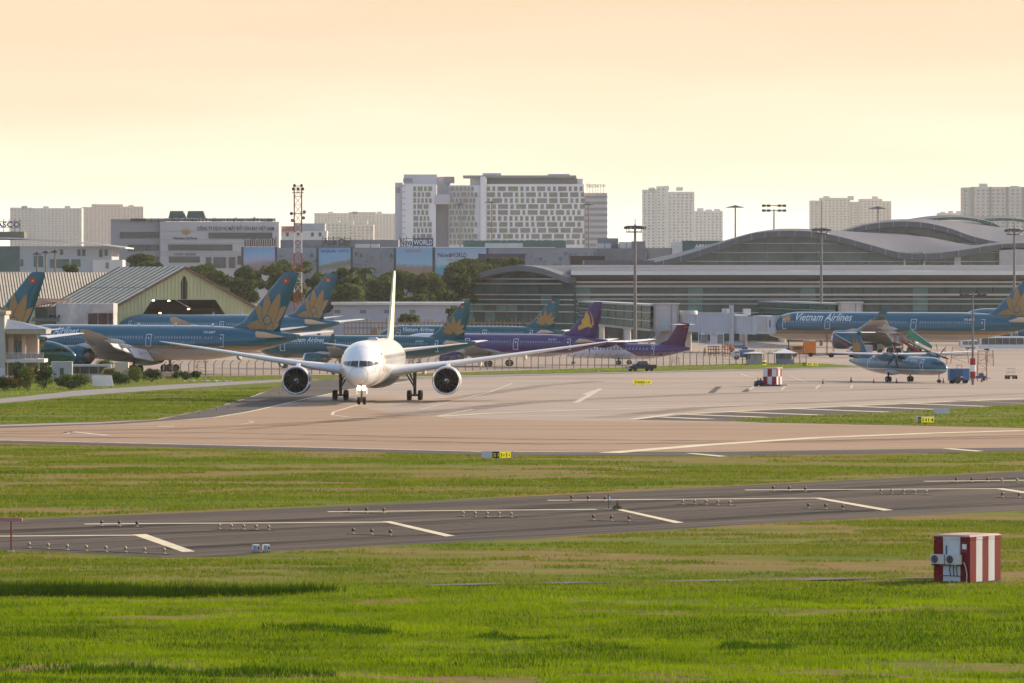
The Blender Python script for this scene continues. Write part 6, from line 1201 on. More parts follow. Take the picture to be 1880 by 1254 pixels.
for i, (x, z) in enumerate(((-1.5, 31), (1.5, 31.4), (1.3, 30), (-1.3, 29.4))): mb = MB(); mb.lathe([(0.05, 0), (0.4, 0.15), (0.4, 0.3)], (x, -0.4, z), 'y', 10); mb.build('dish', DGREY, mast)
for i, (x, y) in enumerate(((-1, -1), (1, 1))): mb = MB(); mb.tube([(x, y, hz(345, Yw)), (x, y, hz(338, Yw))], 0.06); mb.build('spike', DGREY, mast)

# apron floodlight masts
def flood(label, px, top, Y, kind=0, sp=0.0, redbase=False):
    o_ = Vector((hx(px, Y), Y, 0)); zt = hz(top, Y); fm = thing('floodlight_mast', label, 'light mast', o_, 0, 'apron floodlight masts'); k = zt / 26.0
    kr = 0.34 if redbase else 0.68; mb = MB(); mb.lathe([(0.62 * kr, 0), (0.5 * kr, zt * 0.4), (0.36 * kr, zt - 0.4), (0.3 * kr, zt)], (0, 0, 0), 'z', 12, 0, True, True); mb.build('pole', mat('mast_grey', (0.20, 0.19, 0.18), 0.5, 0.2), fm)
    if kind == 0:
        mb = MB(); mb.lathe([(1.9, -0.1), (1.9, 0.12), (1.7, 0.12), (1.7, -0.1)], (0, 0, zt - 1.6), 'z', 16); mb.lathe([(1.9, -0.1), (1.9, 0.12), (1.7, 0.12)], (0, 0, zt - 0.4), 'z', 16)
        for i in range(8): a = math.pi * i / 4; mb.beam((1.8 * math.cos(a), 1.8 * math.sin(a), zt - 1.6), (1.8 * math.cos(a), 1.8 * math.sin(a), zt - 0.4), 0.09); mb.beam((0, 0, zt - 1.6), (1.8 * math.cos(a), 1.8 * math.sin(a), zt - 1.6), 0.1)
        mb.build('crown_ring', DGREY, fm)
        for i in range(8): a = math.pi * i / 4 + 0.2; mb = MB(); mb.box((2.0 * math.cos(a), 2.0 * math.sin(a), zt - 0.7), (0.7, 0.45, 0.55), 0, a); mb.build('floodlight', DGREY, fm)
        mb = MB(); mb.tube([(0, 0, zt), (0, 0, zt + 1.2 + sp)], 0.08); mb.build('lightning_rod', DGREY, fm)
    elif kind == 1:
        kd = 1.0 if zt > 26 else 0.4; mb = MB(); mb.lathe([(0.1 * kd, 0.5), (1.2 * kd, 0.15), (3.2 * kd, -0.25), (3.3 * kd, -0.45), (0.4 * kd, -0.3)], (0, 0, zt), 'z', 14); mb.build('lamp_disc', DGREY, fm)
    else:
        w_ = 1.9 if redbase else 4.0; mb = MB(); mb.beam((-w_, 0, zt - 0.5), (w_, 0, zt - 0.5), 0.07 * w_); mb.build('cross_arm', DGREY, fm)
        if not redbase: mb = MB(); mb.beam((-w_, 0, zt + 1.2), (w_, 0, zt + 1.2), 0.3); mb.build('cross_arm', DGREY, fm)
        for x in (-0.9, -0.48, 0.48, 0.9):
            for z in ((zt - 0.5,) if redbase else (zt - 0.5, zt + 1.2)): mb = MB(); mb.box((x * w_, -0.3, z), (0.32 * w_, 0.5, 0.22 * w_)); mb.build('floodlight', DGREY, fm)
    if redbase:
        for i, m_ in enumerate((REDP, WHITE, REDP)): mb = MB(); mb.lathe([(0.42, 0), (0.42, 1.0)], (0, 0, 1.0 + i * 1.0), 'z', 12); mb.build('painted_band', m_, fm)
    return fm
flood('tall grey floodlight mast left of the white jet bridge', 1166, 412, 1140); flood('tall floodlight mast rising behind the lettered teal jet', 1508, 417, 1290, 0, 5.0); flood('floodlight mast at right in front of the waving roof', 1862, 418, 1290)
flood('slim mast with red and white base beside the teal turboprop', 1786, 536, 818, 2, 0, True)
for px, top, Y, k, lab in ((1350, 379, 1900, 1, 'thin disc-topped lamp mast in the open sky right of the towers'), (1421, 384, 1900, 2, 'thin mast with a cross of lamps above the wave roof'), (1612, 381, 1900, 1, 'thin disc-topped lamp mast before the cream apartments'), (845, 374, 2400, 1, 'thin lamp mast before the left part of the hotel'), (903, 371, 2400, 1, 'thin lamp mast before the middle of the hotel'), (1081, 375, 2400, 1, 'thin lamp mast before the right end of the hotel'), (84, 462, 1545, 1, 'rightmost of three lamp posts before the curved-roof office'), (68, 465, 1545, 1, 'lamp post nearest left before the curved-roof office'), (101, 461, 1545, 1, 'lamp post beside the small windows of the curved-roof office')):
    flood(lab, px, top, Y, k)

# wire fence along the apron
fa, fb = gp(300, 693), gp(1480, 667); L = (fb - fa).length; n = 88; fence = thing('wire_fence', 'wire mesh fence with leaning post tops in front of the parked jets', 'fence', fa)
d = (fb - fa) / L; nn = Vector((d.y, -d.x, 0)); FP = mat('fence_post', (0.22, 0.20, 0.18), 0.7, 0.3)
pm = MB(); pm.bx(-0.06, 0.06, -0.06, 0.06, 0, 2.1); pm.beam((0, 0, 2.08), (0.25, -0.35, 2.6), 0.1); pme = pm.mesh('post', FP)
for i in range(n + 1): put('post', pme, fence, None, d * (L * i / n) + Vector((0, 0, random.uniform(-0.05, 0.05))), math.atan2(d.y, d.x) + random.uniform(-0.1, 0.1))
mb = MB()
for z in (0.15, 0.55, 0.95, 1.35, 1.75, 2.05): mb.beam(Vector((0, 0, z)), d * L + Vector((0, 0, z)), 0.025)
for k in range(3): mb.beam(nn * (0.1 + 0.12 * k) + Vector((0, 0, 2.2 + 0.17 * k)), d * L + nn * (0.1 + 0.12 * k) + Vector((0, 0, 2.2 + 0.17 * k)), 0.025)
for i in range(int(L / 0.28)): q = d * (i * 0.28); mb.beam(q + Vector((0, 0, 0.15)), q + Vector((0, 0, 2.05)), 0.012)
mb.build('wire_mesh', FP, fence, 'stuff')

# ================================================================ TREES AND BUSHES
LEAF = leafmat('tree_leaf', (0.04, 0.07, 0.022), (0.11, 0.145, 0.04), (0.17, 0.185, 0.06), 0.5); LEAF2 = leafmat('tree_leaf_light', (0.06, 0.09, 0.025), (0.13, 0.16, 0.045), (0.19, 0.19, 0.065), 0.45); BARK = mat('bark', (0.07, 0.055, 0.045), 0.9, var=0.2)  # tree leaf colours lightened to hold some of the distance haze
def leaves(lobes, n, size, m, name='crown', parent=None):
    """leaf sprays scattered on and in lumpy lobes: list of (x, y, z, rx, ry, rz)"""
    vol = np.array([l[3] * l[4] * l[5] for l in lobes]) ** 0.7; k = np.random.choice(len(lobes), n, p=vol / vol.sum()); Lb = np.array(lobes)[k]
    v = np.random.normal(size=(n, 3)); v /= np.linalg.norm(v, axis=1)[:, None]; rr = np.random.uniform(0.55, 1.08, n) ** 0.6
    P = Lb[:, :3] + v * Lb[:, 3:] * rr[:, None]; nrm = v + np.random.normal(0, 0.6, (n, 3)); nrm /= np.linalg.norm(nrm, axis=1)[:, None]
    t = np.cross(nrm, np.random.normal(size=(n, 3))); t /= np.linalg.norm(t, axis=1)[:, None]; b = np.cross(nrm, t); s_ = (size * np.random.uniform(0.5, 1.3, n))[:, None]
    V = np.stack([P - t * s_, P + b * s_ * 0.45, P + t * s_, P - b * s_ * 0.45], 1).reshape(-1, 3)
    me = bpy.data.meshes.new(name); me.vertices.add(n * 4); me.loops.add(n * 4); me.polygons.add(n)
    me.vertices.foreach_set('co', V.ravel()); me.loops.foreach_set('vertex_index', np.arange(n * 4)); me.polygons.foreach_set('loop_start', np.arange(0, n * 4, 4)); me.polygons.foreach_set('loop_total', np.full(n, 4))
    me.materials.append(m); me.update(); return put(name, me, parent)
def tree(label, px, top, bot, wpx, Y, n=2600, m=None, group='trees behind the parked jets'):
    x = hx(px, Y); zt = hz(top, Y); zb = max(hz(bot, Y), 1.5); w = wpx * Y / F / 2; o_ = Vector((x, Y, 0)); tr = thing('tree', label, 'tree', o_, 0, group); h = zt - zb; lobes = []
    for i in range(22):
        a = random.uniform(0, 6.28); r = random.uniform(0.15, 0.86) * w; z = zb + h * random.uniform(0.12, 0.86); q = random.uniform(0.16, 0.36); lobes.append((r * math.cos(a), r * math.sin(a), z, w * q, w * q, min(h * 0.30, w * q * 0.9)))
    lobes.append((0, 0, zt - h * 0.22, w * 0.4, w * 0.4, h * 0.22)); leaves(lobes, n, 0.62, m or LEAF, 'crown', tr)
    mb = MB(); mb.tube([(0, 0, 0), (0.1, 0, zb * 0.6), (0, 0.1, zb + h * 0.35)], [w * 0.075 + 0.12, w * 0.06 + 0.08, 0.08], 8)
    for l in lobes[:6]: mb.tube([(0, 0, zb * 0.75), (l[0] * 0.5, l[1] * 0.5, (zb + l[2]) * 0.5), (l[0], l[1], l[2])], [w * 0.035 + 0.05, w * 0.02 + 0.04, 0.03], 6)
    mb.build('trunk', BARK, tr); return tr
TR = [(275, 482, 510, 46, 1480, 'small round tree behind the gable of the hangar roof'), (375, 487, 535, 60, 1420, 'tree above the right slope of the hangar'), (405, 500, 580, 90, 1330, 'broad tree right of the hangar, thin lower branches showing'), (452, 488, 560, 70, 1400, 'tree left of the first lotus tail'), (520, 478, 560, 88, 1340, 'dark tall tree behind the lattice mast'), (585, 500, 575, 60, 1360, 'tree behind the second lotus tail'), (632, 492, 560, 66, 1420, 'pale tree right of the second lotus tail'), (640, 520, 585, 70, 1365, 'low leafy tree at the left end of the warehouse'), (700, 510, 556, 80, 1400, 'broad tree behind the warehouse, left of white fin'), (735, 496, 556, 76, 1420, 'round tree just right of the white fin'), (790, 500, 560, 80, 1400, 'dark tree behind the right part of the warehouse'), (835, 482, 560, 84, 1410, 'large dark tree left of the arched gable'), (862, 476, 500, 40, 1550, 'small tree before the turquoise billboard'), (885, 486, 520, 70, 1530, 'tree rising behind the left slope of the arched gable'), (925, 474, 492, 60, 1600, 'bushy tree on top behind the arched gable'), (770, 540, 575, 70, 1385, 'low hedge-like tree behind warehouse roof')]
for i, (px, t_, b, w, Y, lab) in enumerate(TR): tree(lab, px, t_, b, w * 1.12, Y, 4200, LEAF2 if i % 3 == 1 else LEAF)
tree('small round bush-like tree at the right end of the warehouse', 835, 562, 590, 34, 1330, 900, LEAF); tree('low round bush tree before the warehouse', 752, 578, 592, 40, 1325, 800, LEAF2); tree('low tree in front of the curved-roof office', 130, 486, 500, 34, 1500, 700, LEAF)
tree('wide low tree between curved-roof office and office block', 258, 466, 500, 54, 1500, 1300, LEAF)
# palm
o_ = Vector((hx(667, 1390), 1390, 0)); pa = thing('palm_tree', 'palm tree left of the white jet fin, before the relief wall', 'tree', o_); zt = hz(498, 1390)
mb = MB(); mb.tube([(0, 0, 0), (0.2, 0, zt * 0.5), (0, 0, zt)], [0.42, 0.32, 0.26], 8); mb.build('trunk', BARK, pa)
for i in range(16):
    a = 2 * math.pi * i / 16 + random.uniform(-0.15, 0.15); el = random.uniform(-0.1, 0.9); q = MB(); pts = []
    for k in range(7): t_ = k / 6; r = 4.2 * t_; pts.append(Vector((r * math.cos(a) * math.cos(el * 0.6), r * math.sin(a) * math.cos(el * 0.6), zt + r * math.sin(el) - 2.6 * t_ ** 2)))
    for k in range(6):
        p, p2 = pts[k], pts[k + 1]; s_ = Vector((-math.sin(a), math.cos(a), 0)); w_ = 0.9 * math.sin(math.pi * (k + 0.7) / 7)
        for sd in (-1, 1): q.add([p, p2, p2 + s_ * sd * w_ * 0.8 - Vector((0, 0, 0.5)), p + s_ * sd * w_ - Vector((0, 0, 0.35))], [(0, 1, 2, 3)])
    q.build('frond', LEAF, pa)
def bush(label, px, py, w, h, m, n=900, size=0.16, flower=None):
    g = gp(px, py); b = thing('bush', label, 'bush', g, 0, 'bushes in front of the porch house'); lb = []
    w *= 1.25; n = int(n * 1.7)
    for i in range(10): a = random.uniform(0, 6.28); r = random.uniform(0, 0.7) * w / 2; lb.append((r * math.cos(a), r * math.sin(a), h * random.uniform(0.3, 0.75), w * 0.24, w * 0.24, h * 0.26))
    leaves(lb, n, size, m, 'foliage', b); mb = MB()
    for i in range(5): a = i * 1.3; mb.tube([(0.1 * math.cos(a), 0.1 * math.sin(a), 0), (w * 0.25 * math.cos(a), w * 0.25 * math.sin(a), h * 0.6)], [0.04, 0.015], 5)
    mb.build('stems', BARK, b)
    if flower: leaves(lb, 60, size, flower, 'flowers', b)
    return b
BL1 = leafmat('bush_leaf_dark', (0.02, 0.045, 0.012), (0.055, 0.095, 0.02), None, 0.3); BL2 = leafmat('bush_leaf_light', (0.05, 0.09, 0.015), (0.13, 0.17, 0.025), (0.2, 0.2, 0.04), 0.4); FLW = leafmat('yellow_flower', (0.5, 0.35, 0.03), (0.6, 0.45, 0.05), None, 0.3)
for a in (('dark bush at the left edge below the stair tower', 8, 718, 2.6, 2.2, BL1), ('tall dark bush right of the stair tower', 34, 716, 2.8, 4.2, BL1), ('yellow-flowered bush left of the tall dark one', 52, 718, 2.6, 3.6, BL2, 900, 0.16, FLW), ('tallest dark green bush beside the white box trailer', 78, 716, 3.2, 4.4, BL1, 1300), ('pale low bush before the white box trailer', 118, 711, 2.6, 2.0, BL2), ('light green bush left of the white board', 145, 713, 3.0, 2.2, BL2), ('bright bush in front of the bus windows', 170, 700, 2.4, 2.6, BL2), ('taller bright bush above the white board', 188, 698, 3.2, 3.4, BL2, 1100), ('dark hedge bush right of the white board', 218, 707, 3.6, 2.2, BL1, 1000), ('green bush below the teal jet wheels', 250, 703, 3.4, 2.6, BL2), ('dark low bush right of the wheels', 278, 702, 2.6, 2.2, BL1), ('round dark bush, left of two, by the grass bank', 339, 698, 1.5, 1.5, BL1, 500), ('round dark bush, right of two, by the grass bank', 360, 697, 1.8, 1.4, BL1, 500), ('thin little shrub left of the two round bushes', 322, 697, 1.2, 1.4, BL2, 250), ('dark low bush at the foot of the board', 128, 716, 3.0, 1.4, BL1)):
    bush(*a)
# ================================================================ SMALL THINGS
# ---- elevated approach lights on the old runway
CREAM = mat('lamp_cream', (0.40, 0.33, 0.20), 0.5, var=0.1); AMBER = mat('lamp_amber_shell', (0.20, 0.06, 0.02), 0.5, var=0.15); LENS = mat('lamp_lens', (0.55, 0.52, 0.42), 0.15, var=0.05, spec=0.8); LENSR = mat('lamp_lens_dark', (0.06, 0.012, 0.008), 0.2, spec=0.6)
def lampmesh(shell, lens):
    a = MB(); a.lathe([(0.02, 0.0), (0.17, 0.0), (0.17, 0.035), (0.05, 0.06), (0.028, 0.08), (0.028, 0.17)], (0, 0, 0), 'z', 10); base = a.mesh('base', CREAM)
    b = MB(); b.lathe([(0.02, 0.16), (0.10, 0.10), (0.125, -0.02), (0.115, -0.06)], (0, 0, 0.27), 'y', 12); head = b.mesh('lamp_head', shell)
    c = MB(); c.lathe([(0.115, -0.055), (0.07, -0.085), (0.01, -0.09)], (0, 0, 0.27), 'y', 12); ln = c.mesh('lens', lens); return base, head, ln
LW = lampmesh(CREAM, LENS); LR = lampmesh(AMBER, LENSR)
def lamps(pts, ms, name, rowlab, group, rz):
    for i, (a, b) in enumerate(pts):
        w = 'rightmost' if i == len(pts) - 1 else ORD[i]; t_ = thing(name, f'{w} {rowlab}', 'runway light', gp(a, b, 0.012), rz, group); t_.scale = (0.85, 0.85, 0.95); put('base', ms[0], t_); h = put('lamp_head', ms[1], t_); put('lens', ms[2], h)
RW = [([(186, 965.5), (218.5, 966), (251, 967)], 'amber lamp of three above the left chevron'), ([(641, 941), (672.5, 941.5), (704, 942.5)], 'amber lamp of three on the line above the second chevron'), ([(648, 980), (682, 981.5), (716, 983)], 'amber lamp of three left below the second chevron'), ([(1049, 919), (1079.5, 919.5), (1110.5, 920.5)], 'amber lamp of three on the line by the thin post'), ([(1089, 955), (1122, 956), (1154.5, 957)], 'amber lamp of three below the third chevron'), ([(1419.5, 901), (1448.5, 901.5), (1478, 902.5)], 'amber lamp of three on the line above the fourth chevron'), ([(1484, 933.5), (1515.5, 934.5), (1547, 935.5)], 'amber lamp of three below the fourth chevron'), ([(1755.5, 885), (1784, 885), (1812.5, 885)], 'amber lamp of three on the topmost right line'), ([(1840, 913), (1871, 914)], 'amber lamp below the last chevron at right edge')]
for pts, lab in RW: lamps(pts, LR, 'amber_runway_lamp', lab, 'amber lamps on the runway', R(-60))
WW = [([(53, 1006), (88, 1008), (123, 1010), (158, 1011.5), (194, 1013), (230, 1014), (265, 1016), (301, 1017)], 'white lamp in the row of eight nearest the camera'), ([(402, 971), (424.5, 972), (447, 972.5), (470, 973), (493, 974)], 'white lamp of five left of the second chevron'), ([(850, 948), (872, 948.5), (894, 949), (916, 949.5), (938, 950)], 'white lamp of five left of the third chevron'), ([(1253, 926), (1275, 926), (1296, 926.5), (1317.5, 927), (1339.5, 928)], 'white lamp of five left of the fourth chevron'), ([(1617, 906.5), (1637, 906.5), (1659, 907), (1679, 907.5), (1700, 908)], 'white lamp of five left of the last chevron'), ([(1839, 886), (1867, 886)], 'white lamp of two on the topmost line at right edge')]
for pts, lab in WW: lamps(pts, LW, 'white_runway_lamp', lab, 'white lamps on the runway', R(200))
mb = MB(); k = 0
for pts, _ in RW + WW:
    a, b = gp(pts[0][0] - 12, pts[0][1] + 0.5, 0.02), gp(pts[-1][0] + 12, pts[-1][1] + 1.2, 0.02); cb = MB(); cb.beam(a, b, 0.05, 0.03); o = cb.build('lamp_cable', BLACK, None); tag(o, 'thin black cable joining each ' + _.replace(' of three', '').replace(' of five', ' row').replace(' of two', ''), 'cable', 'lamp cables on the runway')
for px, py in ((367, 0),): pass
for i, (px, py, c_) in enumerate(((366, 761, 'lowest'), (398, 754, 'middle'), (420, 750, 'upper'), (514, 724, 'farthest'))):
    t_ = thing('taxiway_edge_light', f'{c_} tiny blue edge light on the dark taxiway shoulder at left', 'runway light', gp(px, py, 0.03), 0, 'blue taxiway edge lights'); mb = MB(); mb.lathe([(0.12, 0), (0.1, 0.08), (0.04, 0.12), (0.04, 0.3)], (0, 0, 0), 'z', 8); mb.build('stem', DGREY, t_); mb = MB(); mb.lathe([(0.07, 0.3), (0.10, 0.36), (0.08, 0.46), (0.01, 0.5)], (0, 0, 0), 'z', 8); mb.build('lens', mat('blue_lens', (0.25, 0.45, 0.75), 0.2), t_)
# thin post with a plate, tuft beside it, red T-frame, box pair
g = gp(1117, 935.5, 0.012); t_ = thing('marker_post', 'thin dark post with small white plate on the runway', 'post', g); mb = MB(); mb.tube([(0, 0, 0), (0, 0, 1.05)], 0.03, 6); mb.build('pole', DGREY, t_); mb = MB(); mb.box((0.09, -0.03, 0.8), (0.1, 0.02, 0.22)); mb.build('plate', WHITE, t_); mb = MB(); mb.box((0, 0, 0.03), (0.35, 0.35, 0.06)); mb.build('foot', LGREY, t_)
g = gp(1133, 936, 0.012); t_ = thing('weed_tuft', 'small weed growing at the top of the third chevron', 'plant', g); leaves([(0, 0, 0.15, 0.35, 0.2, 0.16), (0.02, 0, 0.35, 0.1, 0.1, 0.25)], 150, 0.07, BL1, 'leaves', t_)
g = gp(20.5, 1014); t_ = thing('red_t_frame', 'faded red post with a long pink arm at the left edge', 'marker', g); PK = mat('faded_pink', (0.42, 0.20, 0.22), 0.7, var=0.15)
mb = MB(); mb.box((0, 0, 0.95), (0.09, 0.09, 1.9)); mb.build('post', mat('faded_red', (0.26, 0.05, 0.06), 0.7), t_); mb = MB(); mb.box((-0.35, 0, 1.88), (2.0, 0.3, 0.16)); mb.build('arm', PK, t_); mb = MB(); mb.box((-0.35, 0, 1.99), (2.0, 0.26, 0.05)); mb.build('arm_cap', PK, t_); mb = MB(); mb.box((0, 0, 0.05), (0.35, 0.35, 0.1)); mb.build('foot', LGREY, t_)
for px, lab in ((470, 'left of two small white boxes on legs at the runway edge'), (489, 'right of two small white boxes on legs at the runway edge')):
    g = gp(px, 1014.5); t_ = thing('light_box', lab, 'box', g, R(18), 'white boxes at the runway edge'); mb = MB(); mb.box((0, 0, 0.30), (0.32, 0.5, 0.32)); mb.build('case', WHITE, t_); mb = MB(); mb.box((-0.14, -0.27, 0.30), (0.2, 0.04, 0.26)); mb.build('side_panel', mat('pale_blue', (0.25, 0.36, 0.48), 0.5), t_); mb = MB(); mb.box((0.08, -0.27, 0.28), (0.1, 0.03, 0.16)); mb.build('window', DGREY, t_)
    for x, y in ((-0.12, -0.2), (0.12, -0.2), (0.12, 0.2), (-0.12, 0.2)): mb = MB(); mb.box((x, y, 0.07), (0.04, 0.04, 0.14)); mb.build('leg', DGREY, t_)

# ---- red and white striped equipment hut
P0 = gp(1780, 1071); e1 = Vector((-0.8, 0.6, 0)); e2 = Vector((0.6, 0.8, 0)); HWd, HLn, HHt = 2.2, 3.05, 2.42
hut = thing('equipment_hut', 'red and white striped equipment hut in the grass at right', 'hut', P0); RD = mat('hut_red', (0.17, 0.008, 0.010), 0.6, var=0.25, scale=1.5, streak=(1, 1, 0.3)); WD = mat('hut_white', (0.62, 0.64, 0.66), 0.5, var=0.10, scale=1.5, streak=(1, 1, 0.3))
mb = MB(); mb.prism([e1 * 0.03 + e2 * 0.03, e1 * (HWd - 0.03) + e2 * 0.03, e1 * (HWd - 0.03) + e2 * (HLn - 0.03), e1 * 0.03 + e2 * (HLn - 0.03)], (0, 0, HHt)); mb.build('core', WD, hut)
def panel(e, n, a, b, z0, z1, m, name='stripe_panel', off=0.0, t=0.03, par=None): mb = MB(); mb.prism([e * a + n * off + Vector((0, 0, z0)), e * b + n * off + Vector((0, 0, z0)), e * b + n * off + Vector((0, 0, z1)), e * a + n * off + Vector((0, 0, z1))], n * t); return mb.build(name, m, par or hut)
n1, n2 = -e2, -e1
cut = [0, 0.55, 1.62, 2.2]
for i, m_ in enumerate((RD, WD, RD)): panel(e1, n1, cut[i] + 0.006, cut[i + 1] - 0.006, 0.05, HHt - 0.16, m_); panel(e1, n1, cut[i] + 0.004, cut[i + 1] - 0.004, HHt - 0.15, HHt, m_, 'eave_panel', 0.0, 0.045)
for i in range(5): a, b = HLn * i / 5, HLn * (i + 1) / 5; panel(e2, n2, a + 0.006, b - 0.006, 0.05, HHt - 0.16, (RD, WD)[i % 2]); panel(e2, n2, a + 0.004, b - 0.004, HHt - 0.15, HHt, (RD, WD)[i % 2], 'eave_panel', 0.0, 0.045)
mb = MB(); cz = Vector((0, 0, HHt)); c4 = [-e1 * 0.06 - e2 * 0.06, e1 * (HWd + 0.06) - e2 * 0.06, e1 * (HWd + 0.06) + e2 * (HLn + 0.06), -e1 * 0.06 + e2 * (HLn + 0.06)]; k4 = [p * 0.9 + (e1 * HWd + e2 * HLn) * 0.05 + Vector((0, 0, 0.09)) for p in c4]
mb.add([p + cz for p in c4] + [p + cz for p in k4], [(0, 1, 5, 4), (1, 2, 6, 5), (2, 3, 7, 6), (3, 0, 4, 7), (4, 5, 6, 7), (3, 2, 1, 0)]); mb.build('roof', mat('hut_roof_pink', (0.46, 0.30, 0.26), 0.6, var=0.2), hut)
panel(e1, n1, -0.02, HWd + 0.02, 0.0, 0.06, DGREY, 'skid', 0.0, 0.05); panel(e2, n2, -0.02, HLn, 0.0, 0.06, DGREY, 'skid', 0.0, 0.05)
panel(e1, n1, 0.62, 1.55, 0.22, 2.1, mat('hut_door_white', (0.60, 0.64, 0.68), 0.45, var=0.06), 'door', 0.03, 0.025); panel(e1, n1, 1.36, 1.42, 1.3, 1.95, DGREY, 'door_bar', 0.06, 0.03)
panel(e1, n1, 0.16, 0.42, 1.78, 2.05, WHITE, 'notice_plate', 0.035, 0.02); panel(e1, n1, 0.16, 0.42, 1.62, 1.76, mat('magenta_plate', (0.25, 0.02, 0.06), 0.5), 'notice_plate', 0.035, 0.02)
for a in (0.42, 1.36):
    b = panel(e1, n1, a, a + 0.84, 0.98, 1.48, mat('aircon_white', (0.60, 0.60, 0.57), 0.5, var=0.05), 'air_conditioner', 0.08, 0.30); fan = MB(); cc = e1 * (a + 0.56) + n1 * 0.385 + Vector((0, 0, 1.23))
    fan.add([cc + e1 * 0.21 * math.cos(q) + Vector((0, 0, 0.21 * math.sin(q))) for q in [2 * math.pi * i / 20 for i in range(20)]], [tuple(range(20))]); fan.build('fan_grille', mat('fan_dark', (0.09, 0.10, 0.10), 0.6), b)
    g2 = MB()
    for i in range(5): q = 0.05 + i * 0.04; g2.tube([cc + n1 * 0.012 + e1 * q * math.cos(w) + Vector((0, 0, q * math.sin(w))) for w in [2 * math.pi * j / 16 for j in range(17)]], 0.006, 4, 0, True, False)
    g2.build('grille_wires', GREY, b, 'stuff')
    for x in (0.1, 0.7): panel(e1, n1, a + x, a + x + 0.05, 0.9, 0.97, DGREY, 'bracket', 0.035, 0.36)
for i, x in enumerate((0.72, 0.92, 1.15)): mb = MB(); mb.tube([e1 * x + n1 * 0.09 + Vector((0, 0, 1.0)), e1 * (x + 0.03) + n1 * 0.09 + Vector((0, 0, 0.7)), e1 * (x - 0.02) + n1 * 0.09 + Vector((0, 0, 0.35))], 0.025, 6); mb.build('pipe', DGREY, hut)
mb = MB(); mb.tube([e1 * 0.3 + n1 * 0.1 + Vector((0, 0, 1.1)), e1 * 0.18 + n1 * 0.12 + Vector((0, 0, 0.9)), e1 * 0.1 + n1 * 0.1 + Vector((0, 0, 0.5)), e1 * 0.12 + n1 * 0.1 + Vector((0, 0, 0.0))], 0.025, 6); mb.build('hose', WD, hut)
mb = MB(); mb.beam(e1 * 0.5 + n1 * 0.08 + Vector((0, 0, 0.36)), e1 * 1.7 + n1 * 0.08 + Vector((0, 0, 0.36)), 0.04); mb.build('cable_rail', DGREY, hut)

# ---- guidance signs
def gsign(label, a, b, base, hgt, panels, legs=True, rz=0.0, end=None):
    """panels: (photo x from, to, material, text, text material)"""
    g = gp((a + b) / 2, base); Y = g.y; t_ = thing('guidance_sign', label, 'sign', g, rz, 'airfield guidance signs'); h = hgt * Y / F
    for (p, q, m_, s_, tm) in panels:
        x0_, x1_ = hx(p, Y) - g.x, hx(q, Y) - g.x; mb = MB(); mb.bx(x0_ + 0.01, x1_ - 0.01, -0.12, 0.12, 0.12, 0.12 + h); mb.build('panel', m_, t_)
        if s_: text_at('lettering', s_, ((x0_ + x1_) / 2, -0.12, 0.12 + h * 0.48), (1, 0, 0), (0, 0, 1), h * 0.55, tm, t_, (x1_ - x0_) * 0.8, 0.03, 0, 0.015)
    mb = MB(); mb.bx(hx(a, Y) - g.x, hx(b, Y) - g.x, -0.14, 0.14, 0.12 + h, 0.16 + h); mb.build('top_cap', WHITE, t_)
    for x in (a + 2, (a + b) / 2, b - 2): mb = MB(); mb.box((hx(x, Y) - g.x, 0, 0.06), (0.1, 0.1, 0.14)); mb.build('leg', DGREY, t_)
    return t_
BLK = mat('sign_black', (0.012, 0.012, 0.010), 0.5); YTX = mat('yellow_sign_lettering', (0.80, 0.62, 0.05), 0.5); CRM = mat('sign_cream_edge', (0.70, 0.65, 0.5), 0.5)
s1 = gsign('taxiway sign with black S1 panel at the grass edge below the white jet', 884, 938, 843, 11.5, [(884, 903.5, mat('sign_back_white', (0.62, 0.65, 0.70), 0.5), '', None), (904, 917, BLK, 'S1', YTX), (917, 938, YELLOW, 'S ▸ S ◂', BLK)])
mb = MB(); mb.box((hx(941.5, s1.location.y) - s1.location.x, 0.05, 0.35), (0.12, 0.2, 0.7)); mb.build('end_post', LGREY, s1)
gsign('long yellow sign alone on the apron left of the checkered hut', 1162, 1196, 707, 8, [(1162, 1196, YELLOW, 'STANDS 1-4', BLK)])
gsign('black and yellow sign on the grass island at right', 1682, 1715, 777.5, 10, [(1682, 1685.5, CRM, '', None), (1685.5, 1691.5, BLK, 'S1', YTX), (1691.5, 1703, YELLOW, 'S 4', BLK), (1703, 1715, YELLOW, 'I 4', BLK)])
gsign('plain white back of a sign standing on the grass island', 1713, 1743, 761.5, 8.5, [(1713, 1743, mat('sign_back_white', (0.62, 0.65, 0.70), 0.5), '', None)])
gsign('small black and yellow sign beside the white-roofed kiosk', 1474, 1502, 672.5, 5.5, [(1474, 1481, BLK, '4', YTX), (1481, 1502, YELLOW, 'S4  22', BLK)])

# ---- checkered hut on the apron
g = gp(1418, 709); ck = thing('checkered_hut', 'red and white checkered runway control hut on the apron', 'hut', g, R(-24)); RC = mat('check_red', (0.28, 0.02, 0.03), 0.5, var=0.1); WC = mat('check_white', (0.66, 0.67, 0.70), 0.5, var=0.05)
mb = MB(); mb.bx(-1.05, 1.05, -1.05, 1.05, 0.25, 2.62); mb.build('core', WC, ck)
for f, (ux, uy) in enumerate(((1, 0), (0, 1))):
    for i in range(3):
        for j in range(2):
            m_ = RC if (i + j + f) % 2 == 0 else WC; a, b = -1.05 + i * 0.7, -1.05 + (i + 1) * 0.7; z0, z1 = 0.27 + j * 1.17, 0.27 + (j + 1) * 1.17; mb = MB()
            if f == 0: mb.bx(a, b - 0.01, -1.10, -1.052, z0, z1 - 0.01)
            else: mb.bx(1.052, 1.10, a, b - 0.01, z0, z1 - 0.01)
            mb.build('check_panel', m_, ck)
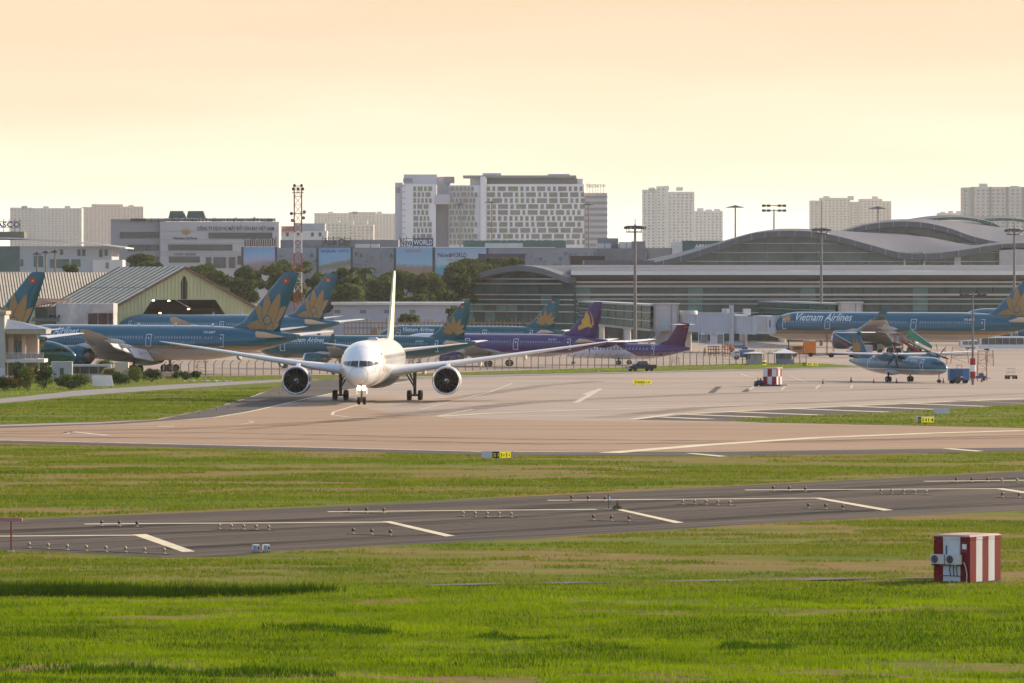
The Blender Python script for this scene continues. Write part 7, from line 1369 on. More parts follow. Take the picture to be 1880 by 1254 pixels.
mb = MB(); mb.bx(-1.2, 1.2, -1.2, 1.2, 2.62, 2.78); mb.build('roof', mat('check_roof', (0.55, 0.42, 0.38), 0.6), ck); mb = MB(); mb.bx(-1.6, 1.9, -1.35, 1.35, 0.05, 0.25); mb.build('base_frame', DGREY, ck); mb = MB(); mb.tube([(0, 0, 2.7), (0, 0, 3.3)], 0.05); mb.build('beacon', ORANGE, ck)
g = gp(1393, 709.5); ge = thing('tow_motor', 'dark blue motor unit left of the checkered hut', 'machine', g, R(10)); NB = mat('navy_machine', (0.02, 0.035, 0.075), 0.5)
mb = MB(); mb.box((0, 0, 0.5), (1.3, 1.0, 0.6), top=0.85); mb.build('engine_cover', NB, ge); mb = MB(); mb.box((0.15, 0, 0.86), (0.7, 0.7, 0.14)); mb.build('lid', NB, ge); mb = MB(); mb.tube([(-0.1, 0, 0.8), (-0.1, 0, 1.35)], 0.05); mb.build('exhaust', DGREY, ge); mb = MB(); mb.lathe([(0.02, 0), (0.14, 0.05), (0.14, 0.25), (0.02, 0.32)], (0.3, 0.1, 0.92), 'z', 10); mb.build('filter', DGREY, ge); mb = MB(); mb.beam((0.5, 0, 0.35), (1.6, 0, 0.3), 0.1); mb.build('tow_bar', DGREY, ge)
for x, y in ((-0.4, -0.52), (0.4, -0.52), (-0.4, 0.52), (0.4, 0.52)): mb = MB(); mb.lathe([(0.03, -0.07), (0.24, -0.07), (0.26, 0), (0.24, 0.07), (0.03, 0.07)], (x, y, 0.26), 'y', 12); mb.build('wheel', BLACK, ge)

# ---- cones
cm = MB(); cm.lathe([(0.17, 0.04), (0.05, 0.72), (0.03, 0.74)], (0, 0, 0), 'z', 10, 0); cone_me = cm.mesh('cone_body', mat('cone_dark_red', (0.22, 0.045, 0.03), 0.6)); bm_ = MB(); bm_.box((0, 0, 0.02), (0.42, 0.42, 0.04)); cone_b = bm_.mesh('cone_base', BLACK); cr_ = MB(); cr_.lathe([(0.122, 0.3), (0.09, 0.5)], (0, 0, 0), 'z', 10); cone_r = cr_.mesh('cone_band', LGREY)
for px, py, lab in ((1511, 704.5, 'cone standing alone left of the teal turboprop'), (1562.5, 701, 'cone under the left wing tip of the teal turboprop'), (1604.5, 703.5, 'cone under the tail of the teal turboprop'), (1646, 703.5, 'cone by the main wheel of the teal turboprop'), (1732, 703, 'cone by the nose wheel of the teal turboprop'), (1802.5, 701.5, 'cone right of the striped mast base')):
    c_ = thing('traffic_cone', lab, 'cone', gp(px, py, 0.012), 0, 'traffic cones round the turboprop'); put('cone_body', cone_me, c_); put('cone_base', cone_b, c_); put('cone_band', cone_r, c_)

# ---- people: one skinned body each
def clothes(name, tr_, sh_, sk_=(0.30, 0.18, 0.12)):
    m = bpy.data.materials.new(name); m.use_nodes = True; t = m.node_tree; b = t.nodes['Principled BSDF']; b.inputs['Roughness'].default_value = 0.8; tcn = nd(t, 'ShaderNodeTexCoord'); sp = nd(t, 'ShaderNodeSeparateXYZ'); t.links.new(tcn.outputs['Object'], sp.inputs[0])
    rp = nd(t, 'ShaderNodeValToRGB'); rp.color_ramp.interpolation = 'CONSTANT'; mr = nd(t, 'ShaderNodeMath', operation='DIVIDE'); mr.inputs[1].default_value = 1.8; t.links.new(sp.outputs['Z'], mr.inputs[0]); t.links.new(mr.outputs[0], rp.inputs[0]); el = rp.color_ramp.elements
    el[0].position = 0; el[0].color = (0.02, 0.02, 0.02, 1); el[1].position = 0.05; el[1].color = (*tr_, 1)
    for p_, c_ in ((0.53, sh_), (0.83, sk_)): e = el.new(p_); e.color = (*c_, 1)
    t.links.new(rp.outputs[0], b.inputs['Base Color']); return m
def person(label, g, rz, m, J, vest=None, hat=None):
    """J: joint name -> position; skin grown over the joints"""
    t_ = thing('person', label, 'person', g, rz); ed = [('pel', 'spi'), ('spi', 'che'), ('che', 'nec'), ('nec', 'hea'), ('hea', 'top'), ('che', 'lsh'), ('lsh', 'lel'), ('lel', 'lwr'), ('lwr', 'lha'), ('che', 'rsh'), ('rsh', 'rel'), ('rel', 'rwr'), ('rwr', 'rha'), ('pel', 'lhi'), ('lhi', 'lkn'), ('lkn', 'lan'), ('lan', 'lto'), ('pel', 'rhi'), ('rhi', 'rkn'), ('rkn', 'ran'), ('ran', 'rto')]
    for sd, w, h in (('l', 'lwr', 'lha'), ('r', 'rwr', 'rha')):
        d = (Vector(J[h]) - Vector(J[w])).normalized(); s_ = d.cross(Vector((0, 1, 0.2))).normalized()
        for i, (o1, ln) in enumerate(((-0.03, 0.075), (-0.01, 0.09), (0.01, 0.085), (0.03, 0.07))): J[f'{sd}f{i}'] = Vector(J[h]) + d * ln + s_ * o1; ed.append((h, f'{sd}f{i}'))
        J[f'{sd}th'] = Vector(J[w]) + d * 0.06 + s_ * 0.06; ed.append((w, f'{sd}th'))
    rad = dict(pel=0.15, spi=0.135, che=0.15, nec=0.055, hea=0.095, top=0.085, sh=0.07, el=0.048, wr=0.034, ha=0.035, hi=0.09, kn=0.062, an=0.045, to=0.045, th=0.012); ks = list(J)
    me = bpy.data.meshes.new('body'); me.from_pydata([tuple(J[k]) for k in ks], [(ks.index(a), ks.index(b)) for a, b in ed], []); me.materials.append(m); o = put('body', me, t_); md = o.modifiers.new('Skin', 'SKIN'); md.use_smooth_shade = True
    for i, k in enumerate(ks): r = rad.get(k) or rad.get(k[1:]) or 0.0095; me.skin_vertices[0].data[i].radius = (r, r * (0.72 if k in ('pel', 'spi', 'che') else 1.0)); me.skin_vertices[0].data[i].use_root = (k == 'pel')
    o.modifiers.new('Subdivision', 'SUBSURF').levels = 1; o.modifiers['Subdivision'].render_levels = 2
    if vest: mb = MB(); p, c_ = Vector(J['spi']), Vector(J['che']); u = (c_ - p).normalized(); s_ = Vector((1, 0, 0)); f_ = u.cross(s_).normalized(); mb.loft([[p + u * (k * (c_ - p).length) + s_ * w * math.cos(q) + f_ * w * 0.78 * math.sin(q) for q in [2 * math.pi * i / 14 for i in range(14)]] for k, w in ((-0.5, 0.185), (0.2, 0.175), (0.8, 0.195), (1.25, 0.16))], 0, True, False); mb.build('vest', vest, t_)
    if hat: mb = MB(); h = Vector(J['top']); mb.lathe([(0.12, -0.02), (0.115, 0.04), (0.08, 0.09), (0.01, 0.11)], h, 'z', 12); mb.build('cap', hat, t_)
    return t_
def stand(): return dict(pel=(0, 0, 0.95), spi=(0, 0.01, 1.12), che=(0, 0, 1.36), nec=(0, 0, 1.50), hea=(0, -0.01, 1.60), top=(0, 0, 1.69), lsh=(0.19, 0, 1.42), lel=(0.26, 0.02, 1.14), lwr=(0.25, -0.1, 0.92), lha=(0.25, -0.14, 0.85), rsh=(-0.19, 0, 1.42), rel=(-0.26, 0.02, 1.14), rwr=(-0.25, -0.1, 0.92), rha=(-0.25, -0.14, 0.85), lhi=(0.1, 0, 0.88), lkn=(0.12, -0.02, 0.48), lan=(0.12, 0.02, 0.07), lto=(0.13, -0.14, 0.045), rhi=(-0.1, 0, 0.88), rkn=(-0.12, -0.02, 0.48), ran=(-0.12, 0.02, 0.07), rto=(-0.13, -0.14, 0.045))
def bend():
    J = stand(); J.update(pel=(0, 0.18, 0.82), spi=(0, 0.04, 0.98), che=(0, -0.18, 1.10), nec=(0, -0.32, 1.14), hea=(0, -0.41, 1.17), top=(0, -0.45, 1.25), lsh=(0.19, -0.2, 1.08), lel=(0.24, -0.32, 0.84), lwr=(0.2, -0.48, 0.68), lha=(0.18, -0.54, 0.64), rsh=(-0.19, -0.2, 1.08), rel=(-0.24, -0.34, 0.84), rwr=(-0.2, -0.5, 0.66), rha=(-0.18, -0.56, 0.62), lhi=(0.1, 0.17, 0.76), lkn=(0.14, -0.08, 0.45), lan=(0.13, 0.1, 0.07), lto=(0.14, -0.06, 0.045), rhi=(-0.1, 0.17, 0.76), rkn=(-0.13, 0.2, 0.42), ran=(-0.13, 0.48, 0.08), rto=(-0.13, 0.34, 0.045)); return J
VY = mat('hi_vis_green', (0.25, 0.42, 0.04), 0.7); VO = mat('hi_vis_orange', (0.60, 0.16, 0.02), 0.7); HAIR = mat('dark_hair', (0.02, 0.016, 0.014), 0.7)
person('worker in green vest standing at the left end of the blue cart', gp(1745, 704), R(-70), clothes('dark_work_clothes', (0.02, 0.03, 0.06), (0.03, 0.05, 0.09)), stand(), VY, HAIR)
person('worker in pale shirt bending down in front of the blue cart', gp(1767, 705), R(-40), clothes('pale_shirt_clothes', (0.02, 0.03, 0.09), (0.48, 0.40, 0.34)), bend(), None, HAIR)
person('worker in orange beside the orange barrier by the jet bridge', Vector((hx(1347, 1120), 1120, 0)), R(20), clothes('orange_work_clothes', (0.05, 0.05, 0.06), (0.5, 0.15, 0.03)), stand(), VO, WHITE)
person('worker in yellow vest behind the fence near the purple tail', Vector((hx(1294, 1120), 1120, 0)), R(-30), clothes('grey_work_clothes', (0.04, 0.04, 0.05), (0.12, 0.12, 0.12)), stand(), mat('hi_vis_yellow', (0.55, 0.45, 0.04), 0.7), HAIR)

# ---- wheeled ground equipment
def wheels(par, pts, r, w):
    for (x, y) in pts: mb = MB(); mb.lathe([(0.03, -w * 0.3), (r * 0.5, -w * 0.32), (r * 0.55, -w * 0.5), (r * 0.92, -w * 0.5), (r, -w * 0.2), (r, w * 0.2), (r * 0.92, w * 0.5), (r * 0.55, w * 0.5), (r * 0.5, w * 0.32), (0.03, w * 0.3)], (x, y, r), 'y', 16); mb.build('wheel', BLACK, par)
g = gp(1760, 704); c_ = thing('blue_power_cart', 'blue ground power cart in front of the turboprop nose', 'cart', g, R(6)); 
mb = MB(); mb.bx(-1.55, 1.55, -0.75, 0.75, 0.45, 2.2); mb.build('cabinet', BLUEP, c_)
for x in (-1.5, -0.5, 0.55): mb = MB(); mb.bx(x, x + 0.92, -0.79, -0.752, 0.6, 2.05); mb.build('door', mat('blue_door', (0.035, 0.10, 0.20), 0.5) if x < 0 else BLUEP, c_)
mb = MB(); mb.bx(-1.6, 1.6, -0.8, 0.8, 2.2, 2.28); mb.build('top', BLUEP, c_); mb = MB(); mb.tube([(-0.3, 0, 2.28), (-0.3, 0, 2.8), (0.5, 0, 2.8), (0.5, 0, 2.28)], 0.07); mb.build('lifting_frame', ORANGE, c_); wheels(c_, ((-1.0, -0.7), (1.0, -0.7), (-1.0, 0.7), (1.0, 0.7)), 0.32, 0.22)
mb = MB(); mb.lathe([(0.1, -0.15), (0.5, -0.15), (0.5, 0.15), (0.1, 0.15)], (-0.35, -1.05, 0.5), 'y', 16); mb.build('hose_reel', mat('reel_olive', (0.08, 0.07, 0.05), 0.7), c_)
g = gp(1795, 699); c_ = thing('mast_service_cart', 'low blue cart at the foot of the striped mast', 'cart', g); mb = MB(); mb.bx(-1.2, 1.3, -0.5, 0.5, 0.35, 0.75); mb.build('deck', BLUEP, c_); mb = MB(); mb.bx(0.2, 0.9, -0.4, 0.4, 0.75, 1.2); mb.build('engine_cover', BLUEP, c_); wheels(c_, ((-0.8, -0.5), (0.9, -0.5), (-0.8, 0.5), (0.9, 0.5)), 0.25, 0.18); mb = MB(); mb.beam((1.2, 0, 0.5), (2.0, 0, 0.35), 0.08); mb.build('tow_bar', DGREY, c_)
g = gp(1856, 696); c_ = thing('baggage_cart', 'small empty baggage cart at the right edge of the apron', 'cart', g, R(15)); RB = mat('dull_maroon', (0.12, 0.045, 0.05), 0.6)
mb = MB(); mb.bx(-0.85, 0.85, -0.6, 0.6, 0.42, 0.6); mb.build('deck', RB, c_); wheels(c_, ((-0.6, -0.6), (0.65, -0.6), (-0.6, 0.6), (0.65, 0.6)), 0.24, 0.18)
for x in (-0.5, 0.5):
    for y in (-0.5, 0.5): mb = MB(); mb.tube([(x, y, 0.6), (x, y, 1.7)], 0.03); mb.build('upright', STEEL, c_)
mb = MB()
for y in (-0.5, 0.5):
    for z in (1.1, 1.7): mb.tube([(-0.5, y, z), (0.5, y, z)], 0.03)
for x in (-0.5, 0.5): mb.tube([(x, -0.5, 1.7), (x, 0.5, 1.7)], 0.03)
mb.build('rails', STEEL, c_, 'stuff')
def trestle(label, px, py, w, h, m, rz=0.0, platform=True):
    g = gp(px, py); c_ = thing('maintenance_stand', label, 'stand', g, rz, 'maintenance stands on the apron')
    for i, (x, y) in enumerate(((-w / 2, -0.6), (w / 2, -0.6), (-w / 2, 0.6), (w / 2, 0.6))): mb = MB(); mb.tube([(x, y, 0), (x * 0.8, y, h)], 0.045, 5); mb.build('leg', m, c_)
    n = max(2, int(h / 0.9))
    for k in range(n): z0, z1 = h * k / n, h * (k + 1) / n; mb = MB(); s_ = 1 if k % 2 else -1; mb.tube([(-w / 2 * s_, -0.6, z0), (w / 2 * s_ * 0.85, -0.6, z1)], 0.03, 5); mb.build('brace', m, c_); mb = MB(); mb.tube([(-w / 2 * 0.9, -0.6, z1), (w / 2 * 0.9, -0.6, z1)], 0.03, 5); mb.build('rung', m, c_)
    if platform: mb = MB(); mb.bx(-w * 0.45, w * 0.45, -0.7, 0.7, h * 0.7, h * 0.7 + 0.06); mb.build('platform', m, c_)
OR2 = mat('rusty_orange', (0.36, 0.15, 0.08), 0.6); DR = mat('stair_red', (0.24, 0.055, 0.05), 0.6)
trestle('tall orange ladder stand right of the striped mast', 1803, 699, 1.5, 4.6, OR2); trestle('tan scaffold stand behind the turboprop, left one', 1722, 668, 3.4, 2.6, OR2); trestle('tan scaffold stand behind the turboprop, right one', 1762, 667, 3.4, 3.0, OR2); trestle('brown ladder leaning near the wheels of the teal jet', 367, 684, 2.0, 4.6, mat('ladder_brown', (0.16, 0.10, 0.08), 0.7), 0.2); trestle('orange ladder stand right of the tall one by the mast', 1818, 672, 1.2, 2.8, OR2); trestle('brown ladder stand below the purple jet', 1322, 655, 2.2, 2.0, mat('ladder_brown', (0.16, 0.10, 0.08), 0.7)); trestle('low grey trestle behind the fence near the purple tail', 1240, 672, 1.5, 1.6, STEEL)
trestle('brown engine stand under the teal jet behind the white jet', 745, 676, 3.0, 2.6, mat('ladder_brown', (0.16, 0.10, 0.08), 0.7)); trestle('dark trestle below the white rear of the purple jet', 760, 674, 2.0, 1.8, mat('ladder_brown', (0.16, 0.10, 0.08), 0.7))
def airstair(label, px, py, L_, H_, m, rz, canopy=None):
    g = gp(px, py); c_ = thing('airstair', label, 'stairs', g, rz, 'mobile airstairs by the long jet'); mb = MB(); mb.bx(-L_ * 0.5, L_ * 0.45, -0.9, 0.9, 0.5, 0.85); mb.build('chassis', m, c_); wheels(c_, ((-L_ * 0.38, -0.85), (L_ * 0.33, -0.85), (-L_ * 0.38, 0.85), (L_ * 0.33, 0.85)), 0.42, 0.3)
    for y in (-0.75, 0.75): mb = MB(); mb.beam((L_ * 0.45, y, 0.6), (-L_ * 0.3, y, H_), 0.12, 0.4); mb.build('stringer', m, c_); mb = MB(); mb.beam((L_ * 0.45, y, 1.6), (-L_ * 0.3, y, H_ + 1.0), 0.07, 0.07); mb.build('handrail', LGREY, c_)
    n = int(H_ / 0.22)
    mb = MB()
    for k in range(n): t__ = k / n; mb.box((L_ * 0.45 - L_ * 0.75 * t__, 0, 0.65 + (H_ - 0.6) * t__), (0.28, 1.4, 0.05))
    mb.build('treads', STEEL, c_, 'stuff'); mb = MB(); mb.bx(-L_ * 0.52, -L_ * 0.3, -0.8, 0.8, H_ - 0.06, H_); mb.build('landing', m, c_)
    for x in (-L_ * 0.5, -L_ * 0.32): mb = MB(); mb.beam((x, -0.7, 0.8), (x, -0.7, H_ + 1.0), 0.1); mb.build('post', m, c_); mb = MB(); mb.beam((x, 0.7, 0.8), (x, 0.7, H_ + 1.0), 0.1); mb.build('post', m, c_)
    if canopy:
        mb = MB(); mb.prism([(L_ * 0.5, -1.0, 1.3), (-L_ * 0.32, -1.0, H_ + 1.0), (-L_ * 0.32, -1.0, H_ + 2.4), (-L_ * 0.2, -1.0, H_ + 2.4), (L_ * 0.5, -1.0, 2.0)], (0, 2.0, 0)); mb.build('canopy', canopy, c_); mb = MB(); mb.beam((-L_ * 0.2, -1.05, H_ + 2.45), (L_ * 0.5, -1.05, 2.05), 0.12); mb.build('canopy_edge', WHITE, c_)
airstair('dark red airstair left of the engine of the long jet', 1552, 656, 7.6, 3.8, DR, 0.1); airstair('red airstair right of the main wheels of the long jet', 1672, 658, 6.4, 3.6, DR, 0.15); airstair('green covered airstair under the wing of the long jet', 1684, 652, 6.0, 2.8, mat('stair_green_frame', (0.05, 0.16, 0.12), 0.6), 0.0, mat('canopy_green', (0.03, 0.26, 0.17), 0.5))
def truck(label, px, py, L_, H_, cabm, bodym, rz, name='service_truck', bodyfrac=0.66, glass=True, cat='truck'):
    g = gp(px, py); c_ = thing(name, label, cat, g, rz); w = 2.2; xb = -L_ / 2 + L_ * (1 - bodyfrac); mb = MB(); mb.bx(-L_ / 2, L_ / 2, -0.9, 0.9, 0.45, 0.75); mb.build('chassis', DGREY, c_)
    mb = MB(); mb.bx(xb + 0.08, L_ / 2, -w / 2, w / 2, 0.76, H_); b = mb.build('box_body', bodym, c_); mb = MB(); mb.bx(xb + 0.04, L_ / 2 + 0.03, -w / 2 - 0.03, w / 2 + 0.03, H_, H_ + 0.08); mb.build('roof', LGREY, b)
    ch = min(H_ * 0.9, 2.3); mb = MB(); mb.prism([(-L_ / 2 - 0.02, -w / 2 + 0.05, 0.5), (xb, -w / 2 + 0.05, 0.5), (xb, -w / 2 + 0.05, ch), (-L_ / 2 + 0.5, -w / 2 + 0.05, ch), (-L_ / 2 + 0.02, -w / 2 + 0.05, 1.35)], (0, w - 0.1, 0)); cb = mb.build('cab', cabm, c_)
    mb = MB(); mb.prism([(-L_ / 2 + 0.35, -w / 2 + 0.03, 1.35), (xb - 0.15, -w / 2 + 0.03, 1.35), (xb - 0.15, -w / 2 + 0.03, ch - 0.2), (-L_ / 2 + 0.62, -w / 2 + 0.03, ch - 0.2)], (0, -0.03, 0)); mb.build('side_window', GLASSD, cb); mb = MB(); mb.add([(-L_ / 2 - 0.01, -w / 2 + 0.2, 1.4), (-L_ / 2 - 0.01, w / 2 - 0.2, 1.4), (-L_ / 2 + 0.44, w / 2 - 0.2, ch - 0.12), (-L_ / 2 + 0.44, -w / 2 + 0.2, ch - 0.12)], [(3, 2, 1, 0)]); mb.build('windscreen', GLASSD, cb)
    wheels(c_, ((-L_ / 2 + 0.9, -0.95), (L_ / 2 - 1.0, -0.95), (-L_ / 2 + 0.9, 0.95), (L_ / 2 - 1.0, 0.95)), 0.45, 0.3); return c_
truck('orange box truck under the nose of the lettered jet', 1474, 655, 5.2, 3.2, ORANGE, ORANGE, 0.0, bodyfrac=0.5); truck('white service truck in front of the turboprop tail', 1578, 656, 5.0, 2.4, WHITE, STEEL, 0.1); truck('small white and blue truck under the jet bridge', 1364, 660, 4.4, 1.9, OFFWHITE, BLUEP, 0.05); truck('white truck beside the engine of the long jet', 1603, 648, 4.6, 2.2, WHITE, BLUEP, 3.2)
for px, lab in ((1310, 'orange barrier rack left of the worker in orange'), (1336, 'taller orange barrier rack by the jet bridge column')):
    g = Vector((hx(px, 1125), 1125, 0)); c_ = thing('barrier_rack', lab, 'rack', g, 0, 'orange racks by the jet bridge')
    for x in np.linspace(-1.1, 1.1, 5): mb = MB(); mb.bx(x - 0.08, x + 0.08, -0.3, 0.3, 0, 1.9 if px == 1310 else 2.5); mb.build('upright', OR2, c_)
    for z in (0.4, 1.2, 1.8): mb = MB(); mb.bx(-1.2, 1.2, -0.36, -0.3, z, z + 0.22); mb.build('board', ORANGE if px == 1336 else OR2, c_)
def bus(label, px, py, L_, H_, m, rz, low=False, front=-1):
    g = gp(px, py); c_ = thing('airport_bus', label, 'bus', g, rz); w = 2.7; mb = MB(); rr = [(-w / 2, 0.35), (w / 2, 0.35), (w / 2, H_ - 0.3), (w / 2 - 0.25, H_), (-w / 2 + 0.25, H_), (-w / 2, H_ - 0.3)]
    mb.loft([[(x, a * k, b) for a, b in rr] for x, k in ((-L_ / 2, 0.94), (-L_ / 2 + 0.3, 1), (L_ / 2 - 0.3, 1), (L_ / 2, 0.94))], 0, False); b = mb.build('body', m, c_); n = int(L_ / 1.6)
    for i in range(n): x0_, x1_ = -L_ / 2 + 0.5 + (L_ - 1.0) * i / n, -L_ / 2 + 0.5 + (L_ - 1.0) * (i + 1) / n - 0.08; mb = MB(); mb.bx(x0_, x1_, -w / 2 - 0.03, -w / 2 + 0.02, H_ * (0.42 if low else 0.48), H_ * 0.88); mb.build('side_window', GLASSD, b)
    mb = MB(); mb.bx(-L_ / 2 - 0.03, -L_ / 2 + 0.02, -w * 0.42, w * 0.42, H_ * 0.42, H_ * 0.85); mb.build('windscreen', GLASSD, b)
    wheels(c_, ((-L_ / 2 + 1.8, -w / 2 + 0.18), (L_ / 2 - 2.0, -w / 2 + 0.18), (-L_ / 2 + 1.8, w / 2 - 0.18), (L_ / 2 - 2.0, w / 2 - 0.18)), 0.5, 0.3); return c_
bus('big white airport bus with black windows at right edge', 1852, 643, 13.5, 3.1, WHITE, 0.05, True); bus('small white bus left of the big airport bus', 1782, 640.5, 5.0, 2.0, WHITE, 0.05)
# pickup on the service road
g = gp(1177, 681.5, 0.06); c_ = thing('pickup_truck', 'black pickup truck driving on the service road', 'pickup truck', g, R(28)); PB = mat('black_car_paint', (0.012, 0.014, 0.018), 0.25, var=0.1, coat=0.5)
mb = MB(); prof = [(-2.55, 0.45), (2.55, 0.45), (2.6, 1.05), (2.45, 1.12), (-1.35, 1.12), (-2.35, 1.02), (-2.6, 0.8)]; mb.prism([(x, -0.88, z) for x, z in prof], (0, 1.76, 0)); bd = mb.build('body', PB, c_)
mb = MB(); mb.add([(-1.45, -0.82, 1.12), (1.05, -0.82, 1.12), (1.05, 0.82, 1.12), (-1.45, 0.82, 1.12), (-0.65, -0.66, 1.74), (0.75, -0.66, 1.74), (0.75, 0.66, 1.74), (-0.65, 0.66, 1.74)], [(0, 1, 5, 4), (1, 2, 6, 5), (2, 3, 7, 6), (3, 0, 4, 7), (4, 5, 6, 7)]); mb.build('cabin', PB, c_)
mb = MB(); mb.add([(-1.44, -0.7, 1.18), (-1.44, 0.7, 1.18), (-0.74, 0.6, 1.68), (-0.74, -0.6, 1.68)], [(3, 2, 1, 0)]); o = mb.build('windscreen', mat('bright_windscreen', (0.35, 0.38, 0.40), 0.08, spec=0.9), c_); o.location = (-0.025, 0, 0.012)
for sd in (-1, 1):
    mb = MB(); mb.add([(-1.2, sd * 0.815, 1.18), (-0.2, sd * 0.815, 1.18), (-0.2, sd * 0.7, 1.65), (-0.6, sd * 0.7, 1.65)], [(0, 1, 2, 3)]); o = mb.build('side_window', GLASSD, c_); o.location = (0, sd * 0.02, 0); mb = MB(); mb.add([(-0.1, sd * 0.815, 1.18), (0.85, sd * 0.815, 1.18), (0.65, sd * 0.7, 1.65), (-0.1, sd * 0.7, 1.65)], [(0, 1, 2, 3)]); o = mb.build('side_window', GLASSD, c_); o.location = (0, sd * 0.02, 0)
    mb = MB(); mb.box((-2.52, sd * 0.62, 0.88), (0.14, 0.36, 0.16)); mb.build('headlight', LENS, c_); mb = MB(); mb.box((2.58, sd * 0.75, 0.85), (0.06, 0.16, 0.3)); mb.build('tail_light', REDP, c_); mb = MB(); mb.box((-1.0, sd * 1.0, 1.2), (0.12, 0.16, 0.14)); mb.build('mirror', PB, c_)
mb = MB(); mb.box((-2.58, 0, 0.78), (0.06, 0.8, 0.22)); mb.build('grille', CHROME, c_); mb = MB(); mb.box((-2.6, 0, 0.52), (0.12, 1.7, 0.2)); mb.build('bumper', LGREY, c_); mb = MB(); mb.tube([(1.2, -0.7, 1.12), (1.15, -0.66, 1.62), (1.15, 0.66, 1.62), (1.2, 0.7, 1.12)], 0.05); mb.build('roll_bar', CHROME, c_); wheels(c_, ((-1.65, -0.8), (1.6, -0.8), (-1.65, 0.8), (1.6, 0.8)), 0.38, 0.26)
# kiosks by the fence
for px, py, lab, m_, wl in ((1441, 669, 'guard kiosk with a white pyramid roof', WHITE, mat('kiosk_blue_grey', (0.22, 0.25, 0.32), 0.6)), (1386, 669.5, 'grey guard kiosk with flat pale roof by the fence', OFFWHITE, STEEL)):
    g = gp(px, py); c_ = thing('guard_kiosk', lab, 'kiosk', g, 0.1, 'guard kiosks by the fence'); w = 1.5; mb = MB(); mb.bx(-w, w, -w, w, 0, 0.95); mb.build('lower_wall', wl, c_)
    for x in (-w + 0.07, 0, w - 0.07):
        for y in (-w + 0.07, w - 0.07): mb = MB(); mb.bx(x - 0.07, x + 0.07, y - 0.07, y + 0.07, 0.95, 2.1); mb.build('post', wl, c_)
    mb = MB(); mb.bx(-w + 0.1, w - 0.1, w - 0.2, w - 0.15, 0.95, 2.1); mb.build('glazing', mat('kiosk_glass', (0.16, 0.17, 0.17), 0.2), c_); h = 0.75 if px > 1400 else 0.3; mb = MB(); mb.add([(-w - 0.6, -w - 0.6, 2.1), (w + 0.6, -w - 0.6, 2.1), (w + 0.6, w + 0.6, 2.1), (-w - 0.6, w + 0.6, 2.1), (-0.15, -0.15, 2.1 + h), (0.15, -0.15, 2.1 + h), (0.15, 0.15, 2.1 + h), (-0.15, 0.15, 2.1 + h)], [(3, 2, 1, 0), (0, 1, 5, 4), (1, 2, 6, 5), (2, 3, 7, 6), (3, 0, 4, 7), (4, 5, 6, 7)]); mb.build('roof', m_, c_)
    if px < 1400:
        for x in (-1.1, 0.1): mb = MB(); mb.bx(x, x + 0.9, -w - 0.04, -w - 0.005, 0.2, 1.9); mb.build('door_panel', STEEL, c_)
g = gp(1403, 671); c_ = thing('fire_drum', 'yellow and black drum beside the grey guard kiosk', 'drum', g)
for i, m_ in enumerate((YELLOW, BLACK, YELLOW)): mb = MB(); mb.lathe([(0.02, 0), (0.32, 0), (0.32, 0.3), (0.02, 0.3)], (0, 0, 0.3 * i), 'z', 12); mb.build('drum_band', m_, c_)

# ---- parked vehicles and board at left, below the porch house
g = gp(114, 702); c_ = thing('box_trailer', 'white box trailer behind the bushes', 'trailer', g, 0.04); mb = MB(); mb.bx(-1.6, 1.6, -1.1, 1.1, 0.6, 3.1); mb.build('box', mat('trailer_white', (0.42, 0.42, 0.42), 0.6, var=0.12), c_); mb = MB(); mb.bx(-1.65, 1.65, -1.15, 1.15, 3.1, 3.2); mb.build('roof', LGREY, c_)
for x in (-1.6, 1.5): mb = MB(); mb.bx(x, x + 0.1, -1.14, -1.1, 0.6, 3.1); mb.build('corner_post', WHITE, c_)
mb = MB(); mb.bx(-0.3, 0.3, -1.13, -1.1, 1.0, 2.2); mb.build('hatch', DGREY, c_); wheels(c_, ((-0.8, -0.95), (0.8, -0.95), (-0.8, 0.95), (0.8, 0.95)), 0.42, 0.3)
bus('old white bus with a dark window strip behind the bushes', 165, 701, 6.6, 2.7, mat('old_bus_cream', (0.40, 0.38, 0.35), 0.6), 0.03); truck('cream and yellow truck right of the old white bus', 211, 703, 4.2, 3.1, mat('truck_yellow', (0.55, 0.36, 0.10), 0.6), mat('truck_cream', (0.60, 0.50, 0.36), 0.6), 0.0, bodyfrac=0.5); truck('orange cart truck at left edge below the house', 16, 713, 3.6, 1.7, ORANGE, ORANGE, 0.0)
g = gp(189, 713); c_ = thing('notice_board', 'tilted white notice board with red print in the bushes', 'sign', g, R(-4)); q = Vector((0, 0.28, 1)).normalized(); mb = MB(); mb.prism([(-1.5, -0.35, 0.35), (1.6, -0.35, 0.35), (1.25, 0.15, 1.85), (-1.65, 0.15, 1.85)], (0, 0.08, 0.02)); bd = mb.build('board', mat('board_lit_cream', (0.80, 0.72, 0.62), 0.6), c_)  # white board's colour raised to the cream it takes when lit
for x, z, w in ((0, 1.35, 1.7), (0.1, 0.78, 0.7)): mb = MB(); yq = -0.35 + 0.5 * (z - 0.35) / 1.5; mb.prism([(x - w / 2, yq - 0.03, z - 0.16), (x + w / 2, yq - 0.03, z - 0.16), (x + w / 2, yq + 0.08, z + 0.16), (x - w / 2, yq + 0.08, z + 0.16)], (0, -0.01, 0)); mb.build('print_block', mat('faded_red_print', (0.40, 0.24, 0.22), 0.6), bd)
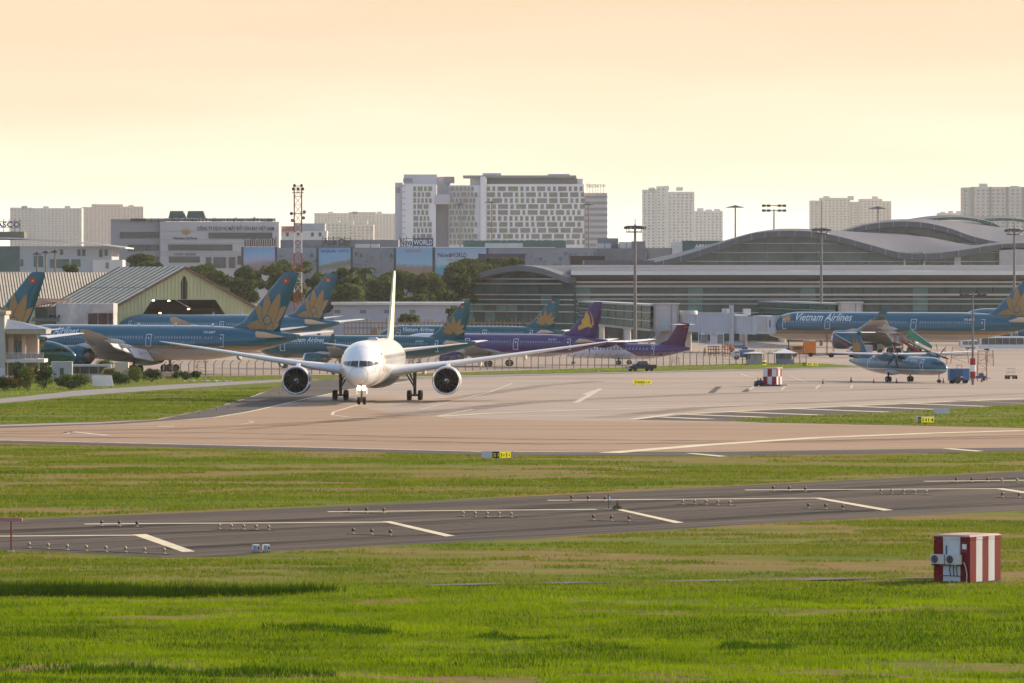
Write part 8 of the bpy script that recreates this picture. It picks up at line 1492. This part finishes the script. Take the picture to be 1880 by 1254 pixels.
for x in (-1.2, 1.2): mb = MB(); mb.bx(x - 0.05, x + 0.05, 0.15, 0.25, 0, 1.5); mb.build('leg', DGREY, c_)
g = gp(312, 696); c_ = thing('plank_pile', 'small orange-brown plank pile by the round bushes', 'planks', g)
for k in range(4): mb = MB(); mb.box((random.uniform(-0.1, 0.1), 0.1 * k, 0.08 + 0.13 * k), (1.5, 0.5, 0.11), 0, random.uniform(-0.1, 0.1)); mb.build('plank', OR2, c_)
g = gp(398, 700.5); c_ = thing('rubble_row', 'low row of pale stones by the path', 'stones', g)
for k in range(26): x = random.uniform(-5, 2.5); mb = MB(); r = random.uniform(0.12, 0.3); mb.lathe([(0.02, 0), (r, 0.02), (r * 0.8, r * 0.6), (0.02, r * 0.75)], (x, random.uniform(-0.6, 0.6), 0.04), 'z', 6, 0, False); mb.build('stone', random.choice([LGREY, CONCW, SOFF]), c_)
g = gp(520, 676); c_ = thing('red_barrel', 'dark red barrel on the apron beyond the fence, left of the engine', 'barrel', g); mb = MB(); mb.lathe([(0.02, 0), (0.32, 0), (0.34, 0.3), (0.32, 0.6), (0.34, 0.9), (0.02, 0.92)], (0, 0, 0), 'z', 14); mb.build('drum', DR, c_); mb = MB(); mb.lathe([(0.02, 0.92), (0.3, 0.92), (0.3, 0.97), (0.02, 0.98)], (0, 0, 0), 'z', 14); mb.build('lid', REDP, c_)
# ================================================================ HAZE
hm = bpy.data.materials.new('pale_haze'); hm.use_nodes = True; t = hm.node_tree; t.nodes.clear()
ho = t.nodes.new('ShaderNodeOutputMaterial'); hv = t.nodes.new('ShaderNodeVolumePrincipled')
hv.inputs['Color'].default_value = (0.985, 0.985, 0.985, 1); hv.inputs['Density'].default_value = 0.000029; hv.inputs['Anisotropy'].default_value = 0.45
hv.inputs['Density Attribute'].default_value = ''; hv.inputs['Temperature Attribute'].default_value = ''
t.links.new(hv.outputs[0], ho.inputs['Volume'])
mb = MB(); mb.bx(-5400, 5400, -300, 9900, -1.5, 135); hz_ = mb.build('haze', hm, None, 'stuff')
hz_['label'] = 'pale evening haze over the whole airfield'; hz_['category'] = 'haze'
